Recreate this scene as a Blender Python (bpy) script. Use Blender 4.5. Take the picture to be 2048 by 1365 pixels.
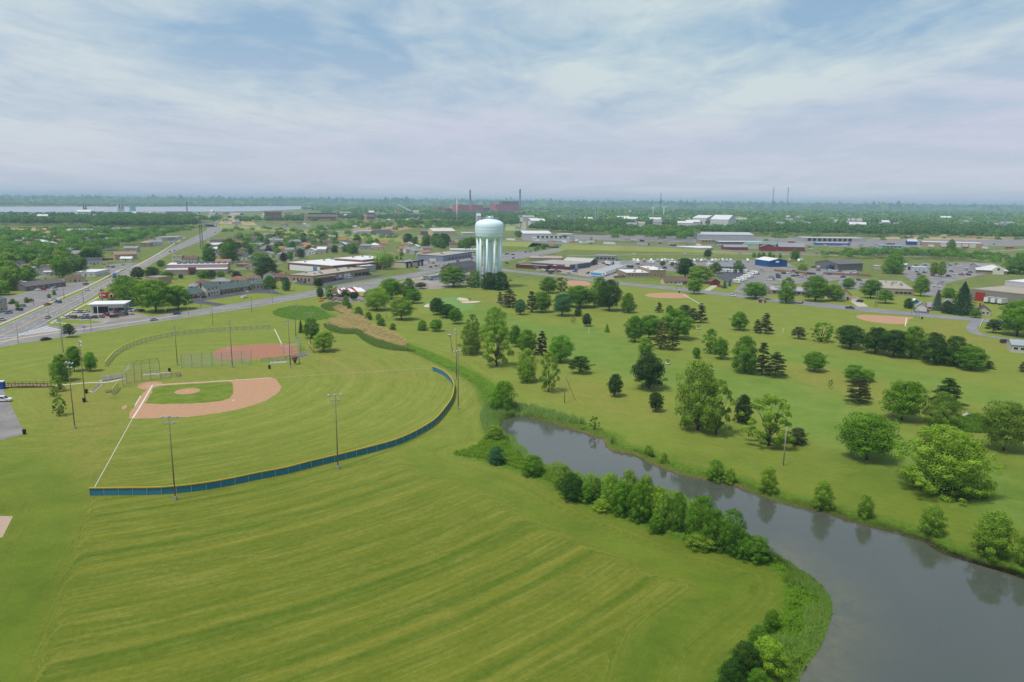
import bpy,math,random
import numpy as np
from mathutils import Vector,Matrix

for o in list(bpy.data.objects):
    bpy.data.objects.remove(o)
scene = bpy.context.scene
COL = scene.collection
rnd = random.Random(7)
R = math.radians

# ------------------------------------------------------------------ camera
# surveyed from the baseball diamond (27.43 m bases): 64 m up, 10.9 degrees down
FOC,PITCH,ROLL,CAMZ = 1455.71,0.189736,0.009641,64.026   # focal length in pixels of a 2048 wide picture
_c,_s = math.cos(PITCH),math.sin(PITCH)
FWD = Vector((0,_c,-_s)); _u0 = Vector((0,_s,_c)); _r0 = Vector((1,0,0))
RGT = _r0 * math.cos(ROLL) + _u0 * math.sin(ROLL)
UPV = -_r0 * math.sin(ROLL) + _u0 * math.cos(ROLL)
cam_data = bpy.data.cameras.new('camera'); cam = bpy.data.objects.new('camera',cam_data); COL.objects.link(cam)
cam_data.sensor_fit = 'HORIZONTAL'; cam_data.sensor_width = 36.0; cam_data.lens = FOC / 2048 * 36.0
cam_data.clip_start = 0.5; cam_data.clip_end = 120000
m3 = Matrix((RGT,UPV,-FWD)).transposed()
cam.matrix_world = Matrix.Translation((0,0,CAMZ)) @ m3.to_4x4()
scene.camera = cam

# ------------------------------------------------------------------ light
SUN_EL,SUN_AZ = 65.0,-126.0        # azimuth from +Y towards +X
SUN_DIR = Vector((math.sin(R(SUN_AZ)) * math.cos(R(SUN_EL)),math.cos(R(SUN_AZ)) * math.cos(R(SUN_EL)),math.sin(R(SUN_EL))))
sd = bpy.data.lights.new('sun','SUN'); sd.energy = 1.5; sd.angle = R(10); sd.color = (1.0,0.955,0.88)
so = bpy.data.objects.new('sun',sd); COL.objects.link(so); so.location = (0,0,400)
so.rotation_euler = (-SUN_DIR).to_track_quat('-Z','Y').to_euler()

world = bpy.data.worlds.new('World'); scene.world = world; world.use_nodes = True
wn,wl = world.node_tree.nodes,world.node_tree.links
wn.clear()
def W(t,**k):
    n = wn.new(t)
    for a,b in k.items():
        setattr(n,a,b)
    return n
sky = W('ShaderNodeTexSky',sky_type='NISHITA',sun_disc=False,sun_elevation=R(SUN_EL),sun_rotation=R(SUN_AZ),altitude=60,air_density=1.0,dust_density=1.6,ozone_density=1.0)
tc = W('ShaderNodeTexCoord'); sep = W('ShaderNodeSeparateXYZ'); wl.new(tc.outputs['Generated'],sep.inputs[0])
def wmath(op,a,b=None,clamp=False):
    n = W('ShaderNodeMath',operation=op,use_clamp=clamp)
    for i,v in enumerate((a,b)):
        if v is None:continue
        if isinstance(v,(int,float)):n.inputs[i].default_value = v
        else:wl.new(v,n.inputs[i])
    return n.outputs[0]
zc = wmath('MAXIMUM',sep.outputs[2],0.0)
den = wmath('ADD',zc,0.055)
px_,py_ = wmath('DIVIDE',sep.outputs[0],den),wmath('DIVIDE',sep.outputs[1],den)
comb = W('ShaderNodeCombineXYZ'); wl.new(px_,comb.inputs[0]); wl.new(py_,comb.inputs[1])
mp = W('ShaderNodeMapping'); wl.new(comb.outputs[0],mp.inputs[0]); mp.inputs['Location'].default_value = (3.1,1.7,0); mp.inputs['Rotation'].default_value = (0,0,R(-24)); mp.inputs['Scale'].default_value = (1.0,0.62,1)
def noise(vec,scale,detail,rough,dist=0.0):
    n = W('ShaderNodeTexNoise'); n.inputs['Scale'].default_value = scale; n.inputs['Detail'].default_value = detail
    n.inputs['Roughness'].default_value = rough; n.inputs['Distortion'].default_value = dist; wl.new(vec,n.inputs['Vector']); return n.outputs['Fac']
def wramp(fac,stops):
    n = W('ShaderNodeValToRGB'); wl.new(fac,n.inputs[0]); cr = n.color_ramp
    while len(cr.elements) < len(stops):cr.elements.new(0.5)
    for e,(p,c) in zip(cr.elements,stops):e.position = p; e.color = (*c,1)
    return n.outputs[0]
def wmix(fac,a,b):
    n = W('ShaderNodeMix',data_type='RGBA'); 
    if isinstance(fac,float):n.inputs[0].default_value = fac
    else:wl.new(fac,n.inputs[0])
    for s,v in ((6,a),(7,b)):
        if isinstance(v,tuple):n.inputs[s].default_value = (*v,1)
        else:wl.new(v,n.inputs[s])
    return n.outputs[2]
n1 = noise(mp.outputs[0],0.78,7.0,0.55,0.45)
n2 = noise(mp.outputs[0],0.19,3.0,0.5,0.2)
n3 = noise(mp.outputs[0],3.0,6.0,0.6,0.5)
cov = wmath('ADD',wmath('ADD',wmath('MULTIPLY',n1,0.62),wmath('MULTIPLY',n2,0.33)),wmath('MULTIPLY',n3,0.3))
cover = wramp(cov,[(0.52,(0,0,0)),(0.70,(1,1,1))])
tint = wramp(noise(mp.outputs[0],0.2,1.0,0.5),[(0.4,(0,0,0)),(0.6,(1,1,1))])
SKYK = 1.0
cloud_col = wmix(tint,(3.5 * SKYK,3.8 * SKYK,4.8 * SKYK),(4.0 * SKYK,4.75 * SKYK,4.75 * SKYK))
gap_col = wmix(0.78,sky.outputs[0],(1.85 * SKYK,2.9 * SKYK,3.95 * SKYK))
body = wmix(cover,gap_col,cloud_col)
hz = wramp(zc,[(0.0,(1,1,1)),(0.04,(0.85,0.85,0.85)),(0.20,(0,0,0))])
low = wmix(0.25,(4.35 * SKYK,4.3 * SKYK,4.9 * SKYK),body)
allsky = wmix(hz,body,low)
bg = W('ShaderNodeBackground'); bg.inputs['Strength'].default_value = 0.071; wl.new(allsky,bg.inputs[0])
wo = W('ShaderNodeOutputWorld'); wl.new(bg.outputs[0],wo.inputs[0])

vs = scene.view_settings
scene.display_settings.display_device = 'sRGB'
vs.view_transform = 'Standard'; vs.look = 'None'; vs.exposure = 1.13; vs.gamma = 1.0; vs.use_curve_mapping = False
cy = scene.cycles
cy.use_denoising = True
try:cy.denoiser = 'OPENIMAGEDENOISE'; cy.denoising_input_passes = 'RGB_ALBEDO_NORMAL'; cy.denoising_prefilter = 'NONE'
except Exception:pass
cy.max_bounces = 6; cy.diffuse_bounces = 3; cy.glossy_bounces = 2; cy.transmission_bounces = 3; cy.transparent_max_bounces = 10; cy.volume_bounces = 0
cy.caustics_reflective = False; cy.caustics_refractive = False

# ------------------------------------------------------------------ survey helper: where a ground point stands, in metres
def G(px,py,z=0.0):
    d = FWD * FOC + RGT * (px - 1024) - UPV * (py - 682.5)
    t = (z - CAMZ) / d.z
    return Vector((d.x * t,d.y * t,z))
def pix(p):
    d = Vector(p) - Vector((0,0,CAMZ)); k = d.dot(FWD)
    return 1024 + FOC * d.dot(RGT) / k,682.5 - FOC * d.dot(UPV) / k
def height_to(g,ytop):
    """height above ground point g that reaches picture row ytop"""
    z = 5.0
    for _ in range(12):
        y0 = pix((g.x,g.y,z))[1]; y1 = pix((g.x,g.y,z + 0.05))[1]
        z -= (y0 - ytop) / ((y1 - y0) / 0.05)
    return max(z,0.3)
def mpp(g):
    return (Vector(g) - Vector((0,0,CAMZ))).dot(FWD) / FOC     # metres per picture pixel at g

# ------------------------------------------------------------------ materials
MATS = {}
def lin(c):
    return tuple(((v / 255) / 12.92 if v / 255 < 0.04045 else ((v / 255 + 0.055) / 1.055) ** 2.4) for v in c)
def ph(r,g,b,k=1.38):
    """albedo of something that shows as sRGB r,g,b in this light"""
    return tuple(min(v / k,0.86) for v in lin((r,g,b)))
def nodes_of(name):
    m = bpy.data.materials.new(name); m.use_nodes = True
    nt = m.node_tree; b = nt.nodes['Principled BSDF']
    b.inputs['Specular IOR Level'].default_value = 0.25
    return m,nt,b
def M(name,col=None,rough=0.8,vary=0.12,scale=0.6,metal=0.0,spec=0.25,detail=5.0,bump=0.0):
    if name in MATS:return MATS[name]
    m,nt,b = nodes_of(name); L = nt.links
    b.inputs['Roughness'].default_value = rough; b.inputs['Metallic'].default_value = metal; b.inputs['Specular IOR Level'].default_value = spec
    t = nt.nodes.new('ShaderNodeTexCoord'); n = nt.nodes.new('ShaderNodeTexNoise'); n.inputs['Scale'].default_value = scale; n.inputs['Detail'].default_value = detail
    L.new(t.outputs['Object'],n.inputs['Vector'])
    mx = nt.nodes.new('ShaderNodeMix'); mx.data_type = 'RGBA'
    mx.inputs[6].default_value = (*[c * (1 - vary) for c in col],1); mx.inputs[7].default_value = (*[min(c * (1 + vary),0.9) for c in col],1)
    L.new(n.outputs['Fac'],mx.inputs[0]); L.new(mx.outputs[2],b.inputs['Base Color'])
    if bump:
        bp = nt.nodes.new('ShaderNodeBump'); bp.inputs['Strength'].default_value = bump; bp.inputs['Distance'].default_value = 0.05
        L.new(n.outputs['Fac'],bp.inputs['Height']); L.new(bp.outputs[0],b.inputs['Normal'])
    MATS[name] = m; return m
def Mobj(name,rough=0.8,vary=0.1,scale=0.8,metal=0.0,spec=0.25,coat=0.0):
    """material that takes each object's own colour"""
    if name in MATS:return MATS[name]
    m,nt,b = nodes_of(name); L = nt.links
    b.inputs['Roughness'].default_value = rough; b.inputs['Metallic'].default_value = metal; b.inputs['Specular IOR Level'].default_value = spec
    b.inputs['Coat Weight'].default_value = coat; b.inputs['Coat Roughness'].default_value = 0.1
    oi = nt.nodes.new('ShaderNodeObjectInfo'); t = nt.nodes.new('ShaderNodeTexCoord'); n = nt.nodes.new('ShaderNodeTexNoise'); n.inputs['Scale'].default_value = scale; n.inputs['Detail'].default_value = 6
    L.new(t.outputs['Object'],n.inputs['Vector'])
    mr = nt.nodes.new('ShaderNodeMapRange'); mr.inputs[3].default_value = 1 - vary * 1.6; mr.inputs[4].default_value = 1 + vary * 1.6; L.new(n.outputs['Fac'],mr.inputs[0])
    vm = nt.nodes.new('ShaderNodeVectorMath'); vm.operation = 'SCALE'; L.new(oi.outputs['Color'],vm.inputs[0]); L.new(mr.outputs[0],vm.inputs['Scale'])
    L.new(vm.outputs[0],b.inputs['Base Color'])
    MATS[name] = m; return m
M_WALL = Mobj('painted_wall',0.85,0.07,0.35)
M_ROOF = Mobj('roofing',0.9,0.12,0.25)
M_METALROOF = Mobj('metal_roofing',0.5,0.06,0.15,0.0,0.4)
M_PAINT = Mobj('car_paint',0.35,0.03,1.0,0.0,0.5,0.6)
M_FLAT = Mobj('matt_paint',0.7,0.06,0.8)
M_GLASS = M('dark_glass',(0.015,0.02,0.025),0.08,0.2,0.5,0,0.6)
M_PANE = M('window_pane',(0.03,0.04,0.05),0.12,0.3,0.3,0,0.6)
M_TYRE = M('tyre_rubber',(0.02,0.02,0.021),0.85)
M_RIM = M('wheel_rim',(0.45,0.45,0.47),0.35,0.1,1,0.6)
M_LAMP = M('lamp_lens',(0.75,0.76,0.74),0.2,0.05,1,0,0.5)
M_TAIL = M('tail_lens',(0.35,0.02,0.02),0.25)
M_STEEL = M('galvanised_steel',(0.42,0.43,0.43),0.45,0.12,2,0.5)
M_WOODPOLE = M('weathered_pole',(0.20,0.16,0.125),0.9,0.25,1.5)
M_WHITE = M('white_paint',(0.74,0.74,0.73),0.6,0.06,0.5)
M_BARK = M('bark',(0.085,0.066,0.05),0.95,0.35,3)
M_BLACK = M('black_plastic',(0.018,0.018,0.019),0.6)
M_CONC = M('concrete',ph(196,190,178),0.9,0.14,0.4,bump=0.0)

# ------------------------------------------------------------------ objects
THINGS = []
def mesh_from(name,V,F,mats=(),midx=None,smooth=False):
    me = bpy.data.meshes.new(name); me.from_pydata([tuple(v) for v in V],[],[tuple(f) for f in F])
    for m in mats:me.materials.append(m)
    if midx is not None:me.polygons.foreach_set('material_index',midx)
    if smooth:me.polygons.foreach_set('use_smooth',[True] * len(me.polygons))
    me.update(); return me
def link(name,me,parent=None,loc=None,rz=None,color=None):
    o = bpy.data.objects.new(name,me); COL.objects.link(o)
    if parent is not None:o.parent = parent
    if loc is not None:o.location = loc
    if rz is not None:o.rotation_euler = (0,0,rz)
    if color is not None:o.color = (*color[:3],1)
    return o
def tag(o,label=None,cat=None,group=None,kind=None):
    if label:o['label'] = label
    if cat:o['category'] = cat; THINGS.append(o)
    if group:o['group'] = group
    if kind:o['kind'] = kind
    return o
def thing(name,label,cat,loc=(0,0,0),rz=0.0,group=None):
    o = bpy.data.objects.new(name,None); COL.objects.link(o); o.location = loc; o.rotation_euler = (0,0,rz); o.empty_display_size = 0.5
    return tag(o,label,cat,group)
def copy_tree(o,parent=None):
    c = o.copy(); COL.objects.link(c); c.parent = parent
    for ch in o.children:copy_tree(ch,c)
    return c

class MB:
    def __init__(s):s.V = []; s.F = []; s.I = []; s.mats = []
    def mi(s,mat):
        if mat not in s.mats:s.mats.append(mat)
        return s.mats.index(mat)
    def raw(s,V,F,mat):
        n = len(s.V); s.V += [tuple(v) for v in V]; k = s.mi(mat)
        for f in F:s.F.append(tuple(i + n for i in f)); s.I.append(k)
        return s
    def box(s,x0,x1,y0,y1,z0,z1,mat,faces='all'):
        V = [(x0,y0,z0),(x1,y0,z0),(x1,y1,z0),(x0,y1,z0),(x0,y0,z1),(x1,y0,z1),(x1,y1,z1),(x0,y1,z1)]
        F = [(0,3,2,1),(4,5,6,7),(0,1,5,4),(1,2,6,5),(2,3,7,6),(3,0,4,7)]
        return s.raw(V,F,mat)
    def bar(s,a,b,w,mat,h=None):
        """square bar from a to b"""
        a,b = Vector(a),Vector(b); d = (b - a).normalized(); up = Vector((0,0,1)) if abs(d.z) < 0.95 else Vector((1,0,0))
        e1 = d.cross(up).normalized() * (w / 2); e2 = e1.cross(d).normalized() * ((h or w) / 2)
        V = [a - e1 - e2,a + e1 - e2,a + e1 + e2,a - e1 + e2,b - e1 - e2,b + e1 - e2,b + e1 + e2,b - e1 + e2]
        return s.raw(V,[(0,1,2,3),(7,6,5,4),(0,4,5,1),(1,5,6,2),(2,6,7,3),(3,7,4,0)],mat)
    def tube(s,pts,rad,mat,n=8,cap=True):
        pts = [Vector(p) for p in pts]; rad = [rad] * len(pts) if isinstance(rad,(int,float)) else rad
        V = []; F = []
        for i,p in enumerate(pts):
            d = (pts[min(i + 1,len(pts) - 1)] - pts[max(i - 1,0)]).normalized()
            up = Vector((1,0,0)) if abs(d.z) > 0.8 else Vector((0,0,1))
            e1 = d.cross(up).normalized(); e2 = d.cross(e1)
            for k in range(n):
                a = 2 * math.pi * k / n; V.append(p + (e1 * math.cos(a) + e2 * math.sin(a)) * rad[i])
        for i in range(len(pts) - 1):
            for k in range(n):
                F.append((i * n + k,i * n + (k + 1) % n,(i + 1) * n + (k + 1) % n,(i + 1) * n + k))
        if cap:F.append(tuple(range(n))[::-1]); F.append(tuple(range((len(pts) - 1) * n,len(pts) * n)))
        return s.raw(V,F,mat)
    def prism(s,pts,z0,z1,mat,bottom=True):
        n = len(pts); V = [(p[0],p[1],z0) for p in pts] + [(p[0],p[1],z1) for p in pts]
        F = [tuple(range(n,2 * n))] + ([tuple(range(n))[::-1]] if bottom else [])
        F += [(i,(i + 1) % n,n + (i + 1) % n,n + i) for i in range(n)]
        return s.raw(V,F,mat)
    def lathe(s,prof,mat,n=32,cx=0,cy=0):
        V = []; F = []
        for r,z in prof:
            for k in range(n):
                a = 2 * math.pi * k / n; V.append((cx + r * math.cos(a),cy + r * math.sin(a),z))
        for i in range(len(prof) - 1):
            for k in range(n):F.append((i * n + k,i * n + (k + 1) % n,(i + 1) * n + (k + 1) % n,(i + 1) * n + k))
        return s.raw(V,F,mat)
    def mesh(s,name,smooth=False):return mesh_from(name,s.V,s.F,s.mats,s.I,smooth)
    def build(s,name,parent=None,loc=None,rz=None,color=None,smooth=False):
        return link(name,s.mesh(name,smooth),parent,loc,rz,color)

def smooth_poly(pts,closed=True,sub=5):
    """Catmull-Rom through 2D points"""
    P = [Vector((p[0],p[1])) for p in pts]; n = len(P); out = []
    rng = range(n) if closed else range(n - 1)
    for i in rng:
        a,b,c,d = (P[(i - 1) % n],P[i],P[(i + 1) % n],P[(i + 2) % n]) if closed else (P[max(i - 1,0)],P[i],P[i + 1],P[min(i + 2,n - 1)])
        for k in range(sub):
            t = k / sub
            out.append(0.5 * ((2 * b) + (c - a) * t + (2 * a - 5 * b + 4 * c - d) * t * t + (3 * b - a - 3 * c + d) * t ** 3))
    if not closed:out.append(P[-1])
    return out
def GP(pts):return [G(x,y) for x,y in pts]
def sheet(name,poly,z,mat,parent=None):
    """flat polygon lying on the ground (triangulated), as a mesh"""
    from mathutils.geometry import tessellate_polygon
    P = [Vector((p[0],p[1],0)) for p in poly]
    T = tessellate_polygon([P]); V = [(p.x,p.y,z) for p in P]; F = []
    for a,b,c in T:
        n = (P[b] - P[a]).cross(P[c] - P[a]).z
        F.append((a,b,c) if n > 0 else (a,c,b))
    return link(name,mesh_from(name,V,F,[mat]),parent)
def strip(name,left,right,z,mat,parent=None):
    """ribbon between two polylines of equal length"""
    n = len(left); V = [(p[0],p[1],z) for p in left] + [(p[0],p[1],z) for p in right]; F = []
    for i in range(n - 1):
        f = (i,n + i,n + i + 1,i + 1)
        a,b,c = (Vector(V[j]) for j in f[:3])
        F.append(f if (b - a).cross(c - a).z > 0 else f[::-1])
    return link(name,mesh_from(name,V,F,[mat]),parent)
def offset_line(pts,d):
    out = []
    for i,p in enumerate(pts):
        a,b = pts[max(i - 1,0)],pts[min(i + 1,len(pts) - 1)]
        t = Vector((b[0] - a[0],b[1] - a[1])).normalized(); out.append(Vector((p[0] - t.y * d,p[1] + t.x * d)))
    return out
def resample(pts,step):
    P = [Vector((p[0],p[1])) for p in pts]; out = [P[0].copy()]; acc = 0.0
    for a,b in zip(P,P[1:]):
        L = (b - a).length; t = step - acc
        while t <= L:out.append(a.lerp(b,t / L)); t += step
        acc = (acc + L) % step
    return out
# ================================================================== SETTING
def poly_np(pts):return np.array([[p[0],p[1]] for p in pts],float)
def inside_np(P,X,Y):
    r = np.zeros(X.shape,bool); n = len(P); j = n - 1
    for i in range(n):
        xi,yi = P[i]; xj,yj = P[j]
        c = ((yi > Y) != (yj > Y)) & (X < (xj - xi) * (Y - yi) / (yj - yi + 1e-12) + xi)
        r ^= c; j = i
    return r
def dist_np(P,X,Y,closed=True):
    d = np.full(X.shape,1e9); n = len(P)
    for i in range(n if closed else n - 1):
        a,b = P[i],P[(i + 1) % n]; ab = b - a; L = ab @ ab + 1e-12
        t = np.clip(((X - a[0]) * ab[0] + (Y - a[1]) * ab[1]) / L,0,1)
        d = np.minimum(d,np.hypot(X - a[0] - t * ab[0],Y - a[1] - t * ab[1]))
    return d
def sdist_np(P,X,Y):
    d = dist_np(P,X,Y); return np.where(inside_np(P,X,Y),-d,d)
def sstep(a,b,x):
    t = np.clip((x - a) / (b - a),0,1); return t * t * (3 - 2 * t)

HOME = Vector((-124.58,244.98,0))
POND_FAR = [(997,848),(1008,836),(1041,826),(1064,832),(1105,842),(1161,858),(1181,865),(1211,876),(1219,892),(1246,901),(1272,905),(1304,921),(1339,936),(1398,952),(1427,955),(1471,966),(1512,982),(1570,1002),(1652,1019),(1707,1038),(1761,1052),(1843,1075),(1884,1099),(1945,1118),(2013,1138),(2060,1155),(2260,1215)]
POND_NEAR = [(2330,1420),(1900,1560),(1590,1440),(1584,1365),(1604,1326),(1635,1278),(1655,1224),(1654,1193),(1638,1166),(1611,1145),(1591,1132),(1546,1101),(1500,1071),(1436,1037),(1369,1002),(1310,980),(1235,968),(1164,955),(1134,945),(1092,932),(1064,918),(1046,901),(1017,877),(999,860)]
POND = smooth_poly(GP(POND_FAR + POND_NEAR),True,4); PONDP = poly_np(POND)
LAWN_EDGE = [G(*p) for p in [(965,800),(975,850),(960,890),(905,908),(960,925),(1060,955),(1150,1003),(1260,1045),(1380,1090),(1480,1118),(1550,1142),(1570,1180),(1555,1225),(1500,1270),(1440,1330),(1420,1400)]]
LAWN_EDGE = smooth_poly(LAWN_EDGE,False,4); LAWNP = poly_np(LAWN_EDGE)
BANKP = poly_np(smooth_poly(GP([(965,800),(975,850),(960,890),(905,908),(960,925),(1060,955),(1150,1003),(1260,1045),(1380,1090),(1480,1118),(1550,1142),(1570,1180),(1555,1225),(1500,1270),(1440,1330),(1420,1400),(1600,1440),(1700,1240),(1640,1120),(1440,1020),(1240,950),(1080,915),(1020,860),(1010,820)]),True,3))
DITCH = smooth_poly(GP([(1003,840),(985,800),(965,765),(905,732),(840,703),(780,680),(720,655),(660,632),(610,612)]),False,4); DITCHP = poly_np(DITCH)

def axis(lo,f0,f1,hi,step,grow=1.16):
    a = list(np.arange(f0,f1 + 1e-6,step)); s = step; x = a[-1]
    while x < hi:s *= grow; x += s; a.append(x)
    s = step; x = a[0]
    while x > lo:s *= grow; x -= s; a.insert(0,x)
    return np.array(a)
xs = axis(-42000,-265,265,42000,1.7)
ys = axis(-3000,62,330,46000,1.7,1.035)
X,Y = np.meshgrid(xs,ys); NX,NY = len(xs),len(ys)
Z = np.zeros_like(X)
near = (Y < 420) & (np.abs(X) < 330)
sdp = np.full(X.shape,500.0); sdp[near] = sdist_np(PONDP,X[near],Y[near])
Z += np.where(sdp < 2.2,np.clip(-0.42 * (2.2 - sdp),-2.6,0),0)
dd = np.full(X.shape,500.0); nd = (Y < 700) & (np.abs(X) < 330); dd[nd] = dist_np(DITCHP,X[nd],Y[nd],False)
Z -= 0.9 * np.exp(-(dd / 3.5) ** 2) * (sdp > 2.2)
# the putting green is a low mound
gg = G(898,612); Z += 0.8 * np.exp(-(((X - gg.x) / 22) ** 2 + ((Y - gg.y) / 26) ** 2))
# gentle swells of the golf course (kept off the roads, lots and ball fields)
golf = poly_np(GP([(960,760),(1040,820),(1250,890),(1500,955),(2100,1120),(2100,760),(1700,700),(1400,650),(1120,640),(960,690)]))
gm = np.zeros_like(X); gm[near] = sstep(0,25,np.where(inside_np(golf,X[near],Y[near]),dist_np(golf,X[near],Y[near]),0))
Z += gm * 0.55 * (np.sin(X / 17 + Y / 31) * np.cos(Y / 23 - X / 40) + 0.4 * np.sin(X / 9.1 - Y / 13))
Z = np.where(sdp < 6,np.minimum(Z,np.where(sdp < 2.2,Z,Z * (sdp - 2.2) / 3.8)),Z)
def ground_z(x,y):
    i = int(np.clip(np.searchsorted(xs,x) - 1,0,NX - 2)); j = int(np.clip(np.searchsorted(ys,y) - 1,0,NY - 2))
    u = (x - xs[i]) / (xs[i + 1] - xs[i]); v = (y - ys[j]) / (ys[j + 1] - ys[j])
    return float((Z[j,i] * (1 - u) + Z[j,i + 1] * u) * (1 - v) + (Z[j + 1,i] * (1 - u) + Z[j + 1,i + 1] * u) * v)

def ground_z_np(x,y):
    i = np.clip(np.searchsorted(xs,x) - 1,0,NX - 2); j = np.clip(np.searchsorted(ys,y) - 1,0,NY - 2); u = (x - xs[i]) / (xs[i + 1] - xs[i]); v = (y - ys[j]) / (ys[j + 1] - ys[j])
    return (Z[j,i] * (1 - u) + Z[j,i + 1] * u) * (1 - v) + (Z[j + 1,i] * (1 - u) + Z[j + 1,i + 1] * u) * v
# --- mowing: passes circle home plate, turn along the bank and run straight beside the car park
mow = np.hypot(X - HOME.x,Y - HOME.y)
de = np.full(X.shape,400.0); de[near] = dist_np(LAWNP,X[near],Y[near],False)
we = sstep(15,5,de) * (Y < 210) * (X > -40)
mow = mow * (1 - we) + (118 - de) * we
a_ = R(114); wl_ = sstep(-70,-84,X + 0.44 * (Y - 104)) * sstep(185,150,Y)
mow = mow * (1 - wl_) + (X * math.sin(a_) - Y * math.cos(a_)) * wl_
along = np.arctan2(Y - HOME.y,X - HOME.x) * 130.0
amp = np.ones_like(X) * 0.55
amp[near] = np.where((X[near] < -5 + 0.55 * (Y[near] - 190)) | (Y[near] < 120),1.0,0.0)
lawn_side = sstep(6,-4,np.where(near,X + 2 - 0.30 * (220 - Y) * (Y < 220),50))
amp = np.where(near & (Y < 330),lawn_side,0.15)
amp = np.maximum(amp,((Y < 140) & (X < 60)) * 1.0)
golfmow = X * math.sin(R(-38)) - Y * math.cos(R(-38))
def zone(px,feather,region=None):
    P = poly_np(smooth_poly(GP(px),True,3)); m = np.zeros_like(X)
    sel = (X > P[:,0].min() - feather) & (X < P[:,0].max() + feather) & (Y > P[:,1].min() - feather) & (Y < P[:,1].max() + feather)
    if sel.any():m[sel] = sstep(feather,-feather,sdist_np(P,X[sel],Y[sel]))
    return m
fair = zone([(860,598),(930,590),(1010,625),(1080,650),(1190,655),(1350,720),(1560,745),(1720,815),(1860,900),(2060,965),(2060,1060),(1800,955),(1640,885),(1440,800),(1230,752),(1130,705),(1010,665),(900,650)],7)
fair = np.maximum(fair,0.85 * zone([(1560,692),(1750,722),(2070,800),(2070,835),(1900,790),(1760,760),(1560,718)],8))
fair = np.maximum(fair,0.5 * zone([(1040,655),(1270,705),(1200,700),(1100,690)],6))
green = zone([(845,612),(860,600),(905,594),(940,602),(950,614),(920,624),(870,624)],2.0)
dry = 0.75 * zone([(1600,735),(1700,745),(1790,800),(1740,800),(1650,780),(1560,755)],9)
dry = np.maximum(dry,0.6 * zone([(1040,760),(1180,765),(1280,800),(1330,840),(1240,830),(1120,800)],9))
dry = np.maximum(dry,0.7 * zone([(60,800),(150,770),(250,790),(240,900),(190,970),(130,900),(90,850)],8))
dry = np.maximum(dry,0.8 * zone([(1855,640),(1940,648),(1950,672),(2020,690),(2000,700),(1880,672),(1840,655)],4))
dry = np.maximum(dry,0.55 * zone([(600,705),(700,690),(760,720),(860,745),(780,760),(640,745)],9))
dry = np.maximum(dry,0.6 * zone([(150,745),(300,742),(420,740),(620,735),(560,750),(330,757),(200,790),(150,790)],5))
dry = np.maximum(dry,0.6 * zone([(640,600),(690,640),(760,690),(840,720),(880,740),(800,690),(720,640),(660,598)],4))
dry = np.maximum(dry,0.55 * zone([(950,585),(1040,592),(1090,620),(1020,620),(960,605)],8))
weed = np.zeros_like(X); weed[near] = np.maximum(sstep(1.0,-1.5,sdist_np(BANKP,X[near],Y[near])),sstep(6.5,3.0,sdp[near]))
weed = np.maximum(weed,sstep(5.5,2.5,dd))
mud = sstep(2.0,0.9,sdp)
wild = sstep(560,640,np.hypot(X * 0.55,Y)) * 0.9                # unmown land beyond the town
front_grass = sstep(230,120,Y)                                            # full at the front, fading out with distance

V = np.stack([X.ravel(),Y.ravel(),Z.ravel()],1)
idx = (np.arange(NY - 1)[:,None] * NX + np.arange(NX - 1)[None]).ravel()
Fq = np.stack([idx,idx + 1,idx + 1 + NX,idx + NX],1)
def quads_mesh(name,V,F,mats,smooth=True,attrs=None):
    me = bpy.data.meshes.new(name); n,m = len(V),len(F); k = F.shape[1]
    me.vertices.add(n); me.vertices.foreach_set('co',np.ascontiguousarray(V,np.float32).ravel())
    me.loops.add(m * k); me.loops.foreach_set('vertex_index',np.ascontiguousarray(F,np.int32).ravel())
    me.polygons.add(m); me.polygons.foreach_set('loop_start',np.arange(m,dtype=np.int32) * k)
    try:me.polygons.foreach_set('loop_total',np.full(m,k,np.int32))
    except Exception:pass
    if smooth:me.polygons.foreach_set('use_smooth',np.ones(m,bool))
    for a,(dom,v) in (attrs or {}).items():
        me.attributes.new(a,'FLOAT',dom).data.foreach_set('value',np.ascontiguousarray(v,np.float32).ravel())
    for mm in mats:me.materials.append(mm)
    me.update(calc_edges=True); me.validate(); return me

# --- grass
gm_,nt,bs = nodes_of('mown_grass'); L = nt.links; N = nt.nodes
def nd_(t,**k):
    n = N.new(t)
    for a,b in k.items():setattr(n,a,b)
    return n
def attr(n):a = nd_('ShaderNodeAttribute',attribute_name=n); return a.outputs['Fac']
def put(sock,v):
    if isinstance(v,(int,float)):sock.default_value = v
    elif isinstance(v,tuple):sock.default_value = (*v,1) if len(v) == 3 else v
    else:L.new(v,sock)
def mt(op,a,b=0.0,clamp=False):
    n = nd_('ShaderNodeMath',operation=op,use_clamp=clamp); put(n.inputs[0],a); put(n.inputs[1],b); return n.outputs[0]
def mixc(f,a,b,mode='MIX'):
    n = nd_('ShaderNodeMix',data_type='RGBA',blend_type=mode); put(n.inputs[0],f); put(n.inputs[6],a); put(n.inputs[7],b); return n.outputs[2]
def nz(vec,scale,detail=4.0,rough=0.55,dist=0.0,dim='3D'):
    n = nd_('ShaderNodeTexNoise',noise_dimensions=dim); n.inputs['Scale'].default_value = scale; n.inputs['Detail'].default_value = detail
    n.inputs['Roughness'].default_value = rough; n.inputs['Distortion'].default_value = dist
    if dim == '1D':L.new(vec,n.inputs['W'])
    else:L.new(vec,n.inputs['Vector'])
    return n.outputs['Fac']
def rng(v,a,b,c=0.0,d=1.0):
    n = nd_('ShaderNodeMapRange'); put(n.inputs[0],v); n.inputs[1].default_value = a; n.inputs[2].default_value = b; n.inputs[3].default_value = c; n.inputs[4].default_value = d; return n.outputs[0]
tco = nd_('ShaderNodeTexCoord').outputs['Object']
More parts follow.
